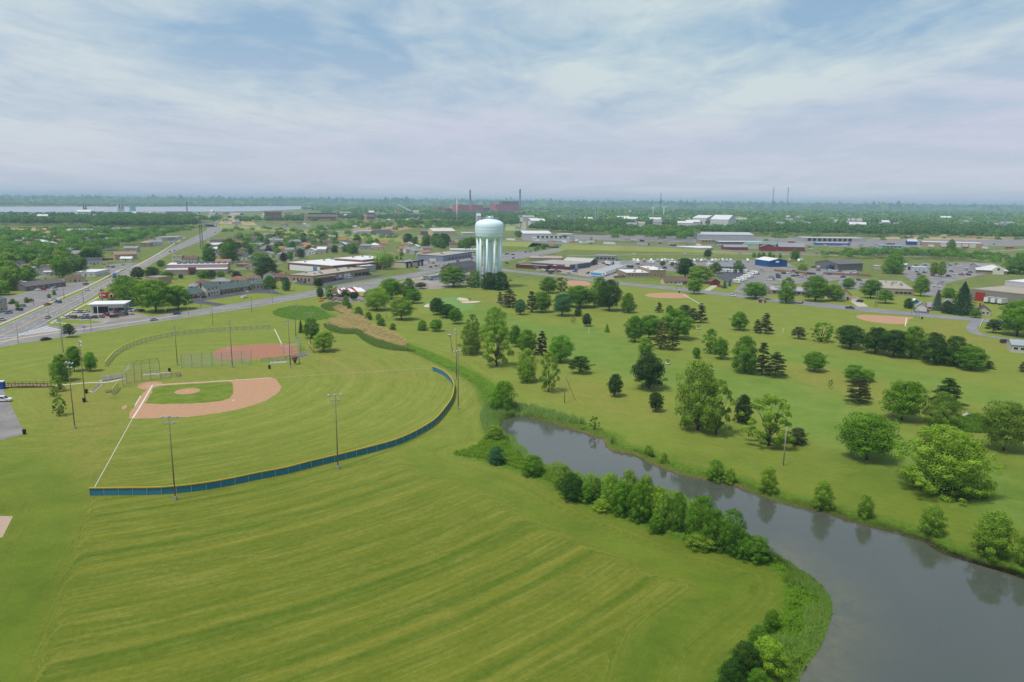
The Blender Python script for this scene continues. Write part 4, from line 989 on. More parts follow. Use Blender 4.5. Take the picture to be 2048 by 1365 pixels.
def mesh_material(name,col,cover):
    global nt,L,N
    m = bpy.data.materials.new(name); m.use_nodes = True; nt = m.node_tree; L = nt.links; N = nt.nodes; b = N['Principled BSDF']
    t = nd_('ShaderNodeTexCoord').outputs['Object']; w1 = nd_('ShaderNodeTexNoise'); w1.inputs['Scale'].default_value = 9.0; w1.inputs['Detail'].default_value = 2; L.new(t,w1.inputs['Vector'])
    b.inputs['Base Color'].default_value = (*col,1); b.inputs['Roughness'].default_value = 0.5
    tr = nd_('ShaderNodeBsdfTransparent'); mx = nd_('ShaderNodeMixShader'); L.new(rng(w1.outputs['Fac'],0.3,0.7,cover * 0.6,cover * 1.4),mx.inputs[0]); L.new(tr.outputs[0],mx.inputs[1]); L.new(b.outputs[0],mx.inputs[2]); L.new(mx.outputs[0],N['Material Output'].inputs[0])
    return m
M_CHAIN = mesh_material('chain_link',(0.45,0.48,0.47),0.14); M_CHAINV = mesh_material('green_chain_link',(0.45,0.52,0.46),0.24)
M_POSTG = M('green_grey_post',ph(120,132,126),0.6)
FENCE2 = [(211,734),(218.6,724),(233,709),(257.6,695.7),(294,683.5),(350,671.8),(404,666),(460,661.5),(514,659),(549,657)]
fence('softball_fence','curved chain link fence with yellow top around the far softball field',FENCE2,3.05,1.85,M_CHAINV,M('yellow_tube',ph(232,214,60),0.6),M_POSTG)
fence('tall_chain_fence','tall chain link fence between the two ball fields',[(364,737),(440,733),(511,728.6)],3.6,5.6,M_CHAIN,None,M_POSTG)
fence('dugout_fence','short chain link dugout fence with yellow top near the picnic table',[(225,791),(239,774)],3.2,2.0,M_CHAINV,M_YTOP,M_POSTG)
fence('dugout_fence','short chain link dugout fence with yellow top behind third base',[(323,756.5),(345,755),(374,753)],3.2,1.6,M_CHAINV,M_YTOP,M_POSTG)
fence('dugout_fence','low chain link dugout fence beside the softball diamond',[(522,725),(560,722),(590,718)],3.2,1.6,M_CHAINV,M_YTOP,M_POSTG)
fence('dugout_fence','short chain link fence behind the softball backstop',[(617,693),(628,709)],3.2,1.7,M_CHAIN,M_YTOP,M_POSTG)
def backstop(label,pts,h,over):
    P = GP(pts); c0 = P[0]; f = thing('backstop',label,'backstop',(c0.x,c0.y,0)); Q = [p - c0 for p in P]; cen = sum(Q,Vector()) / len(Q); inward = (HOME - c0 if 'baseball' in label else G(575,702) - c0)
    tops = []
    for i,q_ in enumerate(Q):
        d = (inward - q_); d.z = 0; d.normalize(); hh = h * (0.72 if i in (0,) else 1.0); tops.append((q_ + Vector((0,0,hh)),q_ + d * over + Vector((0,0,hh + over * 0.75))))
        MB().tube([q_,q_ + Vector((0,0,hh)),tops[-1][1]],0.07,M_POSTG,6).build('post',f)
    for i in range(len(Q) - 1):
        a,b = Q[i],Q[i + 1]
        link('mesh_panel',mesh_from('mesh_panel',[a,b,tops[i + 1][0],tops[i][0]],[(0,1,2,3)],[M_CHAIN]),f)
        link('hood_panel',mesh_from('hood_panel',[tops[i][0],tops[i + 1][0],tops[i + 1][1],tops[i][1]],[(0,1,2,3)],[M_CHAIN]),f)
        for z in (0.05,0.5,1.0):
            MB().tube([a.lerp(tops[i][0],z),b.lerp(tops[i + 1][0],z)],0.04,M_POSTG,5).build('rail',f)
        MB().tube([tops[i][1],tops[i + 1][1]],0.05,M_POSTG,5).build('rail',f)
    return f
backstop('tall chain link baseball backstop behind home plate',[(247,776),(254,768),(270,765),(284.5,763),(302,760.5),(321,758)],6.3,2.4)
backstop('smaller chain link softball backstop',[(568,713),(584,715),(601,712),(601,700),(597,692)],4.6,1.5)
backstop('chain link backstop at the diamond in the middle of the park road',[(1352,583),(1362,584.5),(1372,586)],4.6,1.2)
backstop('chain link backstop at the right hand diamond by the park road',[(1822,631),(1832,633),(1838,636.5)],4.2,1.0)
backstop('chain link backstop at the half hidden diamond',[(1132,558),(1144,560),(1156,562)],4.6,1.2)

# --- floodlight poles
M_RUST = M('rusty_pole',ph(150,126,104),0.8,0.18,1.2)
def lamp_mesh():
    mb = MB(); mb.lathe([(0.02,0.0),(0.28,0.06),(0.46,0.30),(0.48,0.36)],M_STEEL,12); mb.lathe([(0.47,0.345),(0.01,0.33)],M_LAMP,12); return mb.mesh('floodlight',True)
LAMP = lamp_mesh()
def flood_pole(label,bx,by,top,spread=True,n=5,yaw=None):
    g = G(bx,by); h = height_to(g,top); t = thing('floodlight_pole',label,'light pole',(g.x,g.y,ground_z(g.x,g.y)),0,'floodlight poles of the ball fields')
    MB().tube([(0,0,-0.3),(0,0,h * 0.5),(0,0,h - 0.2)],[0.16,0.13,0.09],M_RUST,10).build('pole',t,smooth=True)
    MB().box(-0.3,0.3,-0.3,0.3,-0.2,0.9,M_STEEL).build('base_box',t)
    a = yaw if yaw is not None else math.atan2(HOME.y + 20 - g.y,HOME.x + 40 - g.x)
    d = Vector((math.cos(a),math.sin(a),0)); e = Vector((-d.y,d.x,0))
    up3,lo = (3,2) if n == 5 else (2,2)
    for row,k,wid in ((0,up3,1.5),(1,lo,0.8)):
        z = h - 0.5 - row * 1.3
        MB().bar(e * (-wid - 0.2) + Vector((0,0,z)),e * (wid + 0.2) + Vector((0,0,z)),0.12,M_STEEL).build('crossarm',t)
        for i in range(k):
            s = -wid + 2 * wid * i / (k - 1); p = e * s + d * 0.2 + Vector((0,0,z + 0.15))
            o = link('floodlight',LAMP,t,p); o.scale = (0.66,) * 3; o.rotation_euler = (d * 0.8 + Vector((0,0,-0.55))).to_track_quat('Z','Y').to_euler()
    return t
FP = [(351,1000,831,'floodlight pole nearest the camera, standing at the teal fence'),(676,938,787,'floodlight pole at the middle of the teal fence'),(150,858,723,'floodlight pole standing in the open grass near the left edge'),(171,804,681,'floodlight pole beside the bleachers and trash bins'),(355,731,648,'floodlight pole behind third base left of the tall chain fence'),(465,736,638,'floodlight pole in the tall chain fence'),(581,737,639,'floodlight pole by the brown hopper near the softball diamond'),(621.6,697,624,'floodlight pole beside the softball backstop trees'),(592,677,610,'floodlight pole in front of the dark grass oval'),(916.6,819,700,'floodlight pole just outside the right curve of the teal fence'),(913,760.5,658,'floodlight pole behind the right end of the teal fence')]
for x,y,t,lb in FP:flood_pole(lb,x,y,t)
def wood_pole(label,bx,by,top,arms=True,transformer=0,guy=None,mat=None,lean=0.0,name='utility_pole',group='utility poles',r=0.16):
    g = G(bx,by); h = height_to(g,top); t = thing(name,label,'utility pole',(g.x,g.y,ground_z(g.x,g.y)),0,group)
    MB().tube([(0,0,-0.3),(lean * 0.5,0,h * 0.5),(lean,0,h)],[r,r * 0.85,r * 0.65],mat or M_WOODPOLE,8).build('pole',t,smooth=True)
    if arms:MB().bar((-1.1 + lean,0,h - 0.5),(1.1 + lean,0,h - 0.5),0.13,mat or M_WOODPOLE).build('crossarm',t)
    for i in range(transformer):
        MB().lathe([(0.01,0),(0.28,0.03),(0.28,0.85),(0.01,0.9)],M_STEEL,12).build('transformer',t,(-0.42 + 0.42 * i + lean,-0.32,h - 2.4),smooth=True)
    if guy:gg_ = G(*guy); MB().tube([(0,0,h * 0.93),(gg_.x - g.x,gg_.y - g.y,0)],0.09,mat or M_WOODPOLE,6).build('brace_pole',t)
    return t
M_GREYWOOD = M('grey_pole',ph(176,166,146),0.9,0.15,1.5)
wood_pole('bare pale pole with leaning brace pole on the golf course',1129,804,745,False,0,(1150,797),M_GREYWOOD)
wood_pole('bare pale pole standing by the far bank of the pond',1566.6,932,854,False,0,None,M_GREYWOOD)
wood_pole('leaning pole with three transformers behind the teal fence',905,705,662,True,3,None,M_GREYWOOD,-1.2)
wood_pole('thin pale pole left of the olive brown tree',772.5,637,604,False,0,None,M_GREYWOOD,0,r=0.12)
wood_pole('thin dark pole on the grass below the motel',426,651,605,False,0,None,M_RUST,r=0.12)
wood_pole('thin dark pole in the verge in front of the motel',504,626,586,False,0,None,M_RUST,r=0.12)
wood_pole('wooden pole in front of the large dark roadside tree',1631.5,603,576,True,0,None,M_GREYWOOD)
wood_pole('left of two tall pale poles right of the cream house',1750,614.5,581,False,0,None,M_GREYWOOD)
wood_pole('right of two tall pale poles right of the cream house',1754,614.5,582,False,0,None,M_GREYWOOD)
wood_pole('wooden pole between the orange gable and the blue spruce',1863,622,594,False,0,None,M_GREYWOOD)
wood_pole('wooden pole left of the diagonal road by the crossing',218,534,512,True,0,None,M_WOODPOLE)
wood_pole('wooden pole beside the diagonal road near the semi truck',220,556,540,True,0,None,M_WOODPOLE)
wood_pole('dark pole at the roadside opposite the used car lot',167,606,583,True,0,None,M_WOODPOLE)
wood_pole('dark pole at the far left sidewalk',128.5,597,573,True,0,None,M_WOODPOLE)
wood_pole('grey pole in the left weed strip',67.5,611,590,False,0,None,M_GREYWOOD)
# --- street lamps with a curved arm
def street_lamp(label,bx,by,top,side=-1,mat=None):
    g = G(bx,by); h = height_to(g,top); t = thing('street_lamp',label,'street lamp',(g.x,g.y,0.05),0,'street lamps along the roads')
    pts = [(0,0,-0.05),(0,0,h * 0.8)] + [(side * 2.4 * (1 - math.cos(a)),0,h * 0.8 + h * 0.2 * math.sin(a)) for a in (0.4,0.8,1.2,1.57)]
    MB().tube(pts,[0.15,0.12,0.09,0.08,0.07,0.06],mat or M('pale_lamp_post',ph(214,214,206),0.6),8).build('pole',t,smooth=True)
    MB().box(-0.35,0.35,-0.18,0.18,-0.1,0.08,M_STEEL).build('lamp_head',t,(side * 2.7,0,h - 0.02))
    return t
for x,y,tp,s,lb in [(37,688,645,-1,'pale street lamp at the left edge of the main road'),(98,640,607,-1,'pale street lamp at the corner of the two roads'),(183,663,624,-1,'pale street lamp by the used car lot verge'),(377,633,598,-1,'pale street lamp right of the big tree clump on the main road'),(402.5,618,588,-1,'pale street lamp at the motel entrance'),(545,606,576,-1,'pale street lamp in front of the motel end'),(554.5,593,564,1,'pale street lamp at the motel exit'),(765,556,532,1,'left of two pale street lamps by the school exit'),(769.5,555.5,538,-1,'right of two pale street lamps by the school exit'),(675,576,552,-1,'pale street lamp in front of the fireworks tent'),(590,584,564,-1,'pale post beside the school lawn')]:
    street_lamp(lb,x,y,tp,s)
wood_pole('pole carrying a blue sign on the corner verge',127,705,632,False,0,None,M_POSTG,r=0.13)
wood_pole('white post at the front of the used car lot',198,647,613,False,0,None,M_WHITE,r=0.16,name='sign_post')

# --- things around the diamond
M_ALU = M('aluminium',(0.55,0.55,0.54),0.4,0.1,1,0.4); M_BENCHW = M('bench_wood',ph(120,100,86),0.9,0.2,1)
def bleacher(label,a,b):
    A,B = G(*a),G(*b); d = (B - A); ln = d.length; rz = math.atan2(d.y,d.x)
    t = thing('bleacher',label,'bleachers',(A.x,A.y,0),rz,'bleachers at the ball field')
    for i in range(5):
        MB().box(0,ln,i * 0.62,i * 0.62 + 0.28,0.42 + i * 0.24,0.46 + i * 0.24,M_ALU).build('seat_plank',t)
        MB().box(0,ln,i * 0.62 + 0.3,i * 0.62 + 0.56,0.2 + i * 0.24,0.23 + i * 0.24,M_BENCHW).build('foot_plank',t)
    for k in range(4):
        x = 0.2 + (ln - 0.4) * k / 3; MB().bar((x,0,0.2),(x,3.0,1.38),0.08,M_STEEL).bar((x,0.1,0),(x,0.1,0.4),0.08,M_STEEL).bar((x,2.6,0),(x,2.6,1.3),0.08,M_STEEL).build('frame',t)
    MB().box(-0.3,ln + 0.3,-0.5,3.3,0.0,0.05,M_CONC).build('pad',t)
bleacher('left set of aluminium bleachers behind the backstop',(204,764),(226,761)); bleacher('right set of aluminium bleachers behind the backstop',(228,760.5),(248,757))
bleacher('small dark bleachers beside the softball backstop',(597,716),(619,711.5))
def bench_pad(label,corners):
    P = GP(corners); c = sum(P,Vector()) / 4; t = thing('bench_pad',label,'bench',(c.x,c.y,0)); Q = [p - c for p in P]
    MB().prism([(q_.x,q_.y) for q_ in Q],0,0.08,M_CONC).build('pad',t)
    a,b = Q[0].lerp(Q[1],0.5),Q[3].lerp(Q[2],0.5); d = (b - a) * 0.45
    MB().bar((*(-d).xy,0.5),(*d.xy,0.5),0.4,M_BENCHW,0.06).build('seat',t)
    for s in (-0.8,0,0.8):MB().box(-0.06,0.06,-0.06,0.06,0.08,0.48,M_STEEL).build('leg',t,(d.x * s,d.y * s,0))
bench_pad('white concrete bench pad left of the picnic table',[(178.5,785),(188,785.5),(205,770.5),(196,770)])
bench_pad('long white concrete bench pad behind third base',[(286,751.5),(288,748.5),(340,744.5),(341,748)])
bench_pad('white concrete bench pad below the softball diamond',[(540,727.5),(541,724.5),(572,722.5),(573,726)])
def picnic(label,px,py,col,rz):
    g = G(px,py); t = thing('picnic_table',label,'picnic table',(g.x,g.y,0),rz); m = M('picnic_green',ph(104,126,112),0.7)
    for i in range(4):MB().box(-0.95,0.95,-0.4 + i * 0.2,-0.22 + i * 0.2,0.72,0.76,m).build('top_plank',t)
    for s in (-1,1):MB().box(-0.95,0.95,s * 0.72 - 0.13,s * 0.72 + 0.13,0.44,0.48,m).build('seat',t)
    for x in (-0.7,0.7):MB().bar((x,-0.72,0),(x,0.3,0.72),0.08,M_STEEL).bar((x,0.72,0),(x,-0.3,0.72),0.08,M_STEEL).bar((x,-0.72,0.42),(x,0.72,0.42),0.07,M_STEEL).build('leg',t)
picnic('green picnic table beside the dugout fence',217,785,None,0.4); picnic('green picnic table behind third base',357,752.5,None,0.05)
picnic('small green picnic table under the tree by the park road',1236,621,None,0.2)
def trash(label,px,py,s=1.0):
    g = G(px,py); t = thing('trash_bin',label,'trash bin',(g.x,g.y,ground_z(g.x,g.y)),0,'black trash bins')
    MB().lathe([(0.30,0.0),(0.36,0.5),(0.38,1.0)],M_BLACK,14).build('bin_body',t,smooth=True).scale = (s,s,s); MB().lathe([(0.40,1.0),(0.40,1.06),(0.30,1.14),(0.01,1.16)],M_BLACK,14).build('lid',t,smooth=True).scale = (s,s,s)
for x,y,lb in ((339,744,'black trash bin behind third base'),(539,738,'black trash bin between the fields near the softball pad'),(173,787,'black trash bin beside the bench pad at the light pole'),(168.5,805,'black trash bin at the foot of the light pole'),(49,869,'black trash bin at the corner of the left car park'),(1358,586.5,'black trash bin at the middle diamond'),(1844,639,'black trash bin at the right hand diamond')):trash(lb,x,y,1.25)
g = G(590,729); t = thing('hopper_cage','brown cone hopper in a green frame near the softball diamond','equipment',(g.x,g.y,0),0.2)
MB().lathe([(0.25,0.4),(1.15,2.6),(1.1,3.0),(0.01,3.3)],M('hopper_brown',ph(132,82,66),0.8),14).build('hopper',t,smooth=True)
for x in (-1.7,1.7):
    for y in (-1.4,1.4):MB().box(x - 0.08,x + 0.08,y - 0.08,y + 0.08,0,2.3,M_POSTG).build('post',t)
MB().bar((-1.7,-1.4,2.3),(1.7,-1.4,2.3),0.1,M_POSTG).bar((-1.7,1.4,2.3),(1.7,1.4,2.3),0.1,M_POSTG).build('rail',t)
# footbridge
A,B = G(13,775),G(99,774); d = B - A; ln = d.length; rz = math.atan2(d.y,d.x)
t = thing('footbridge','brown wooden footbridge with railings at the left edge','footbridge',(A.x,A.y,0.15),rz); mwd = M('bridge_timber',ph(112,80,62),0.9,0.2,1.2); mdk = M('bridge_deck',ph(168,140,122),0.9,0.15,1.0)
npl = 44; pm = MB().box(-0.2,0.2,-1.0,1.0,0.1,0.16,mdk).mesh('deck_plank')
for i in range(npl):link('deck_plank',pm,t,(0.25 + (ln - 0.5) * i / (npl - 1),0,0.25 * math.sin(math.pi * i / npl)))
for s in (-1,1):
    MB().bar((0,s * 1.0,-0.02),(ln,s * 1.0,-0.02),0.2,mwd,0.3).build('girder',t)
    for k in range(7):x = ln * k / 6; MB().box(x - 0.07,x + 0.07,s * 1.05 - 0.07,s * 1.05 + 0.07,0,1.45,mwd).build('railing_post',t)
    for z in (0.75,1.4):MB().bar((0,s * 1.05,z),(ln,s * 1.05,z),0.1,mwd).build('rail',t)
g = G(5,778); t = thing('portable_toilet','blue portable toilet with white roof at the left edge','toilet',(g.x,g.y,0),0.2); mbl = M('toilet_blue',ph(28,76,156),0.5)
MB().box(-0.75,0.75,-0.75,0.75,0,2.5,mbl).build('cabin',t); MB().box(-0.45,0.45,-0.79,-0.75,0.15,2.2,M('toilet_door',ph(40,96,180),0.5)).build('door',t); MB().prism([(-0.78,-0.78),(0.78,-0.78),(0.78,0.78),(-0.78,0.78)],2.5,2.75,M_WHITE).build('roof',t); MB().tube([(0.5,0.5,2.7),(0.5,0.5,3.1)],0.06,M_WHITE,6).build('vent_pipe',t)
# white course markers
for x,y,lb in ((1178,668,'small white yardage post on the upper fairway'),(1566,667,'small white post on the grass by the low brownish pine')):
    g = G(x,y); t = thing('marker_post',lb,'post',(g.x,g.y,ground_z(g.x,g.y))); MB().tube([(0,0,0),(0,0,2.2)],0.14,M_WHITE,8).build('post_shaft',t); MB().lathe([(0.2,2.2),(0.2,2.3),(0.01,2.34)],M_WHITE,8).build('cap',t)
A,B = G(1966,641),G(1958,659); t = thing('white_rail','long white rail fence beside the curving driveway','fence',(A.x,A.y,0)); d = B - A
for k in range(6):p = d * (k / 5); MB().box(-0.07,0.07,-0.07,0.07,0,0.95,M_WHITE).build('post',t,p)
for z in (0.45,0.9):MB().bar((0,0,z),(d.x,d.y,z),0.12,M_WHITE).build('rail',t)

# ================================================================== REEDS AND TALL GRASS
def grass_stuff(name,label,pts_xy,h,w,c_lo,c_hi,seed,tilt=0.18,z_of=ground_z,tip=None):
    """upright blades: one slim triangle pair each, coloured along its length"""
    rs = np.random.RandomState(seed); n = len(pts_xy); P = np.array(pts_xy); hn = 0.55 + 0.45 * (np.sin(P[:,0] * 1.1 + 2 * np.sin(P[:,1] * .63)) * np.sin(P[:,1] * 1.27 + 1.7 * np.sin(P[:,0] * .51)) + 1) / 1.0; Zb = np.maximum(ground_z_np(P[:,0],P[:,1]),-0.75)
    a = (rs.random(n) - 0.5) * 2.6; hh = h * (0.45 + 0.75 * rs.random(n)) * hn; ww = w * (0.7 + 0.6 * rs.random(n)); tx,ty = rs.normal(size=(2,n)) * tilt * hh
    b = np.stack([P[:,0],P[:,1],Zb],1); e = np.stack([np.cos(a) * ww,np.sin(a) * ww,np.zeros(n)],1); tp = b + np.stack([tx,ty,hh],1); md = b + np.stack([tx * 0.4,ty * 0.4,hh * 0.6],1)
    V2 = np.stack([b - e * 0.8,b + e * 0.8,md + e,md - e,md - e,md + e,tp + e * 0.25,tp - e * 0.25],1).reshape(-1,3); F = np.arange(8 * n).reshape(-1,4)
    tint = np.repeat(np.clip(0.5 + 0.22 * rs.normal(size=n),0,1),2); up = np.tile([0.0,1.0],n)
    key = 'blades_' + name + str(seed); global nt,L,N
    m = bpy.data.materials.new(key); m.use_nodes = True; nt = m.node_tree; L = nt.links; N = nt.nodes; N.clear()
    c_lo,c_hi = (tuple(v * 0.62 for v in c) for c in (c_lo,c_hi)); tip = tuple(v * 0.95 for v in tip) if tip else None
    c = mixc(rng(attr('tint'),0.1,0.9),c_lo,c_hi)
    if tip is not None:c = mixc(mt('MULTIPLY',attr('up'),0.85),c,tip)
    df = nd_('ShaderNodeBsdfDiffuse'); tr = nd_('ShaderNodeBsdfTranslucent'); mx = nd_('ShaderNodeMixShader'); mx.inputs[0].default_value = 0.3; L.new(c,df.inputs[0]); L.new(c,tr.inputs[0]); L.new(df.outputs[0],mx.inputs[1]); L.new(tr.outputs[0],mx.inputs[2]); o_ = nd_('ShaderNodeOutputMaterial'); L.new(mx.outputs[0],o_.inputs[0])
    me = quads_mesh(name,V2,F,[m],True,dict(tint=('FACE',tint),up=('FACE',up)))
    nv = np.repeat(np.stack([np.sin(a) * 0.7 + rs.normal(size=n) * 0.2,-np.cos(a) * 0.7,np.full(n,0.75)],1),8,axis=0); nv /= np.linalg.norm(nv,axis=1)[:,None]
    me.normals_split_custom_set(nv.tolist())
    return tag(link(name,me),label,kind='stuff')
def scatter(poly,n,seed,keep=None,clump=0.0):
    rs = np.random.RandomState(seed); P = poly_np(poly); lo,hi = P.min(0),P.max(0); out = np.zeros((0,2))
    while len(out) < n:
        q_ = lo + rs.random((n * 2,2)) * (hi - lo); k = inside_np(P,q_[:,0],q_[:,1])
        if clump:k &= (np.sin(q_[:,0] * 0.9 + 1.3 * np.sin(q_[:,1] * 0.7)) * np.sin(q_[:,1] * 0.8 + np.sin(q_[:,0] * 0.5)) + rs.random(len(q_)) * 1.3) > clump
        if keep is not None:k &= keep(q_[:,0],q_[:,1])
        out = np.concatenate([out,q_[k]]); 
    return out[:n]
def along_bank(px,n,w0,w1,seed,wob=0.0):
    rs = np.random.RandomState(seed); P = poly_np(smooth_poly(GP(px),False,5)); seg = np.hypot(*np.diff(P,axis=0).T); cs = np.concatenate([[0],np.cumsum(seg)]); s = rs.random(n) * cs[-1]; i = np.clip(np.searchsorted(cs,s) - 1,0,len(seg) - 1); f = (s - cs[i]) / seg[i]
    b = P[i] + (P[i + 1] - P[i]) * f[:,None]; t = (P[i + 1] - P[i]) / seg[i][:,None]; nrm = np.stack([-t[:,1],t[:,0]],1); k = 0.55 + 0.45 * np.sin(s * 0.35) * np.sin(s * 0.13 + 1)
    return b + nrm * (w0 + (w1 - w0) * rs.random(n) * k)[:,None]
gr1,gr2 = ph(58,112,22,1.0),ph(112,158,50,1.0)
far_line = [p for p in POND_FAR[2:26]]
grass_stuff('bank_reeds','green reeds along the far bank of the pond',along_bank(far_line,20000,-0.3,1.7,1),0.85,0.035,ph(92,128,44,.8),ph(146,170,76,.8),1,tip=None)
grass_stuff('dry_bank_grass','dry brown stems at the water line of the far bank',along_bank(far_line,7000,-0.6,0.3,2),0.5,0.04,ph(116,96,60,.8),ph(186,164,110,.8),2,0.4)
nearA = [(1584,1365),(1604,1326),(1635,1278),(1655,1224),(1654,1193),(1638,1166),(1611,1145),(1591,1132),(1546,1101)]
grass_stuff('cattails','tall green cattails at the lower near bank',along_bank(nearA,9000,-0.6,6.0,3),1.3,0.06,ph(84,126,44,.8),ph(138,166,76,.8),3,0.16)
grass_stuff('bank_weeds','bright low weeds between lawn and cattails',scatter(poly_g([(1546,1112),(1560,1150),(1578,1185),(1566,1230),(1545,1275),(1560,1320),(1575,1370),(1610,1310),(1640,1240),(1640,1190),(1610,1150),(1580,1125)],3),16000,4,clump=0.3),0.7,0.07,ph(88,138,30,.8),ph(140,178,56,.8),4,0.5)
nearB = [(1500,1071),(1436,1037),(1369,1002),(1310,980),(1235,968),(1164,955),(1134,945),(1092,932),(1064,918),(1046,901),(1017,877),(999,860),(997,845),(1008,835),(1041,825)]
grass_stuff('near_bank_reeds','reeds along the upper near bank of the pond',along_bank(nearB,24000,-0.4,3.6,5),1.9,0.05,ph(92,134,54,.75),ph(150,178,90,.75),5,0.18)
grass_stuff('point_weeds','bright weeds on the lawn point by the pond',scatter(poly_g([(905,908),(955,892),(975,870),(1000,870),(1030,895),(1060,925),(1110,950),(1150,985),(1080,955),(1000,925),(950,915)],3),15000,6,clump=0.2),0.75,0.06,ph(92,138,34,.8),ph(142,174,60,.8),6,0.5)
grass_stuff('inlet_reeds','dense reeds at the upper tip of the pond',scatter(poly_g([(962,830),(985,800),(1010,808),(1050,815),(1130,835),(1175,850),(1110,842),(1060,830),(1005,835),(995,860),(1010,880),(985,880),(965,855)],3),16000,7),1.7,0.05,ph(90,132,56,.75),ph(146,170,92,.75),7,0.2)
tan2 = ph(188,164,116,.8)
grass_stuff('tan_reeds','tan feathery reeds beside the creek',np.concatenate([scatter(poly_g([(655,645),(680,633),(715,630),(740,645),(730,655),(690,660)],3),12000,8),scatter(poly_g([(712,655),(745,652),(790,668),(815,688),(790,690),(745,676)],3),12000,9),scatter(poly_g([(665,618),(690,612),(705,625),(690,630)],3),4000,10)]),1.2,0.045,ph(116,128,68,.75),ph(160,150,92,.75),8,0.2,tip=tan2)
grass_stuff('reed_fringe','green fringe grass in front of the tan reeds',np.concatenate([scatter(poly_g([(650,650),(690,661),(735,660),(720,668),(680,668),(655,660)],3),7000,11),scatter(poly_g([(708,664),(750,680),(800,694),(830,700),(790,702),(740,690)],3),7000,12),scatter(poly_g([(642,612),(668,606),(690,612),(670,622),(650,620)],3),5000,13)]),1.0,0.07,ph(84,116,50,.75),ph(124,148,72,.75),11,0.35)
grass_stuff('ditch_grass','bright rank grass along the creek',along_bank([(985,800),(965,765),(905,732),(840,703),(780,680),(720,655)],9000,-3.6,3.6,14),0.45,0.06,ph(98,150,34,.75),ph(148,184,66,.75),14,0.5)
grass_stuff('dark_grass_oval','dark green oval of tall grass by the softball field',scatter(poly_g([(545,628),(560,618),(600,612),(635,615),(655,628),(657,637),(620,642),(575,638)],3),20000,15,clump=0.1),0.8,0.07,ph(84,126,44,.6),ph(122,156,66,.6),15,0.3)
# ================================================================== BUILDINGS
WINM = {}
def window_mesh(w,h,frame=M_WHITE):
    k = (round(w,2),round(h,2),frame.name)
    if k not in WINM:
        mb = MB(); f = min(0.12,w * 0.12)       # lies in the xz plane, faces -y
        mb.box(-w / 2,w / 2,-0.04,0.03,-h / 2,-h / 2 + f,frame).box(-w / 2,w / 2,-0.04,0.03,h / 2 - f,h / 2,frame)
        mb.box(-w / 2,-w / 2 + f,-0.04,0.03,-h / 2 + f,h / 2 - f,frame).box(w / 2 - f,w / 2,-0.04,0.03,-h / 2 + f,h / 2 - f,frame)
        mb.box(-w / 2 + f,w / 2 - f,-0.02,0.02,-h / 2 + f,h / 2 - f,M_PANE); WINM[k] = mb.mesh('window')
    return WINM[k]
M_DOORM = Mobj('door_paint',0.6,0.05)
def frame_of(A,B):
    A,B = (G(*A) if not isinstance(A,Vector) else A),(G(*B) if not isinstance(B,Vector) else B)
    u = (B - A); Ln = u.length; u.normalize(); v = Vector((-u.y,u.x,0))
    if v.y < 0:v = -v
    return A,B,u,v,Ln
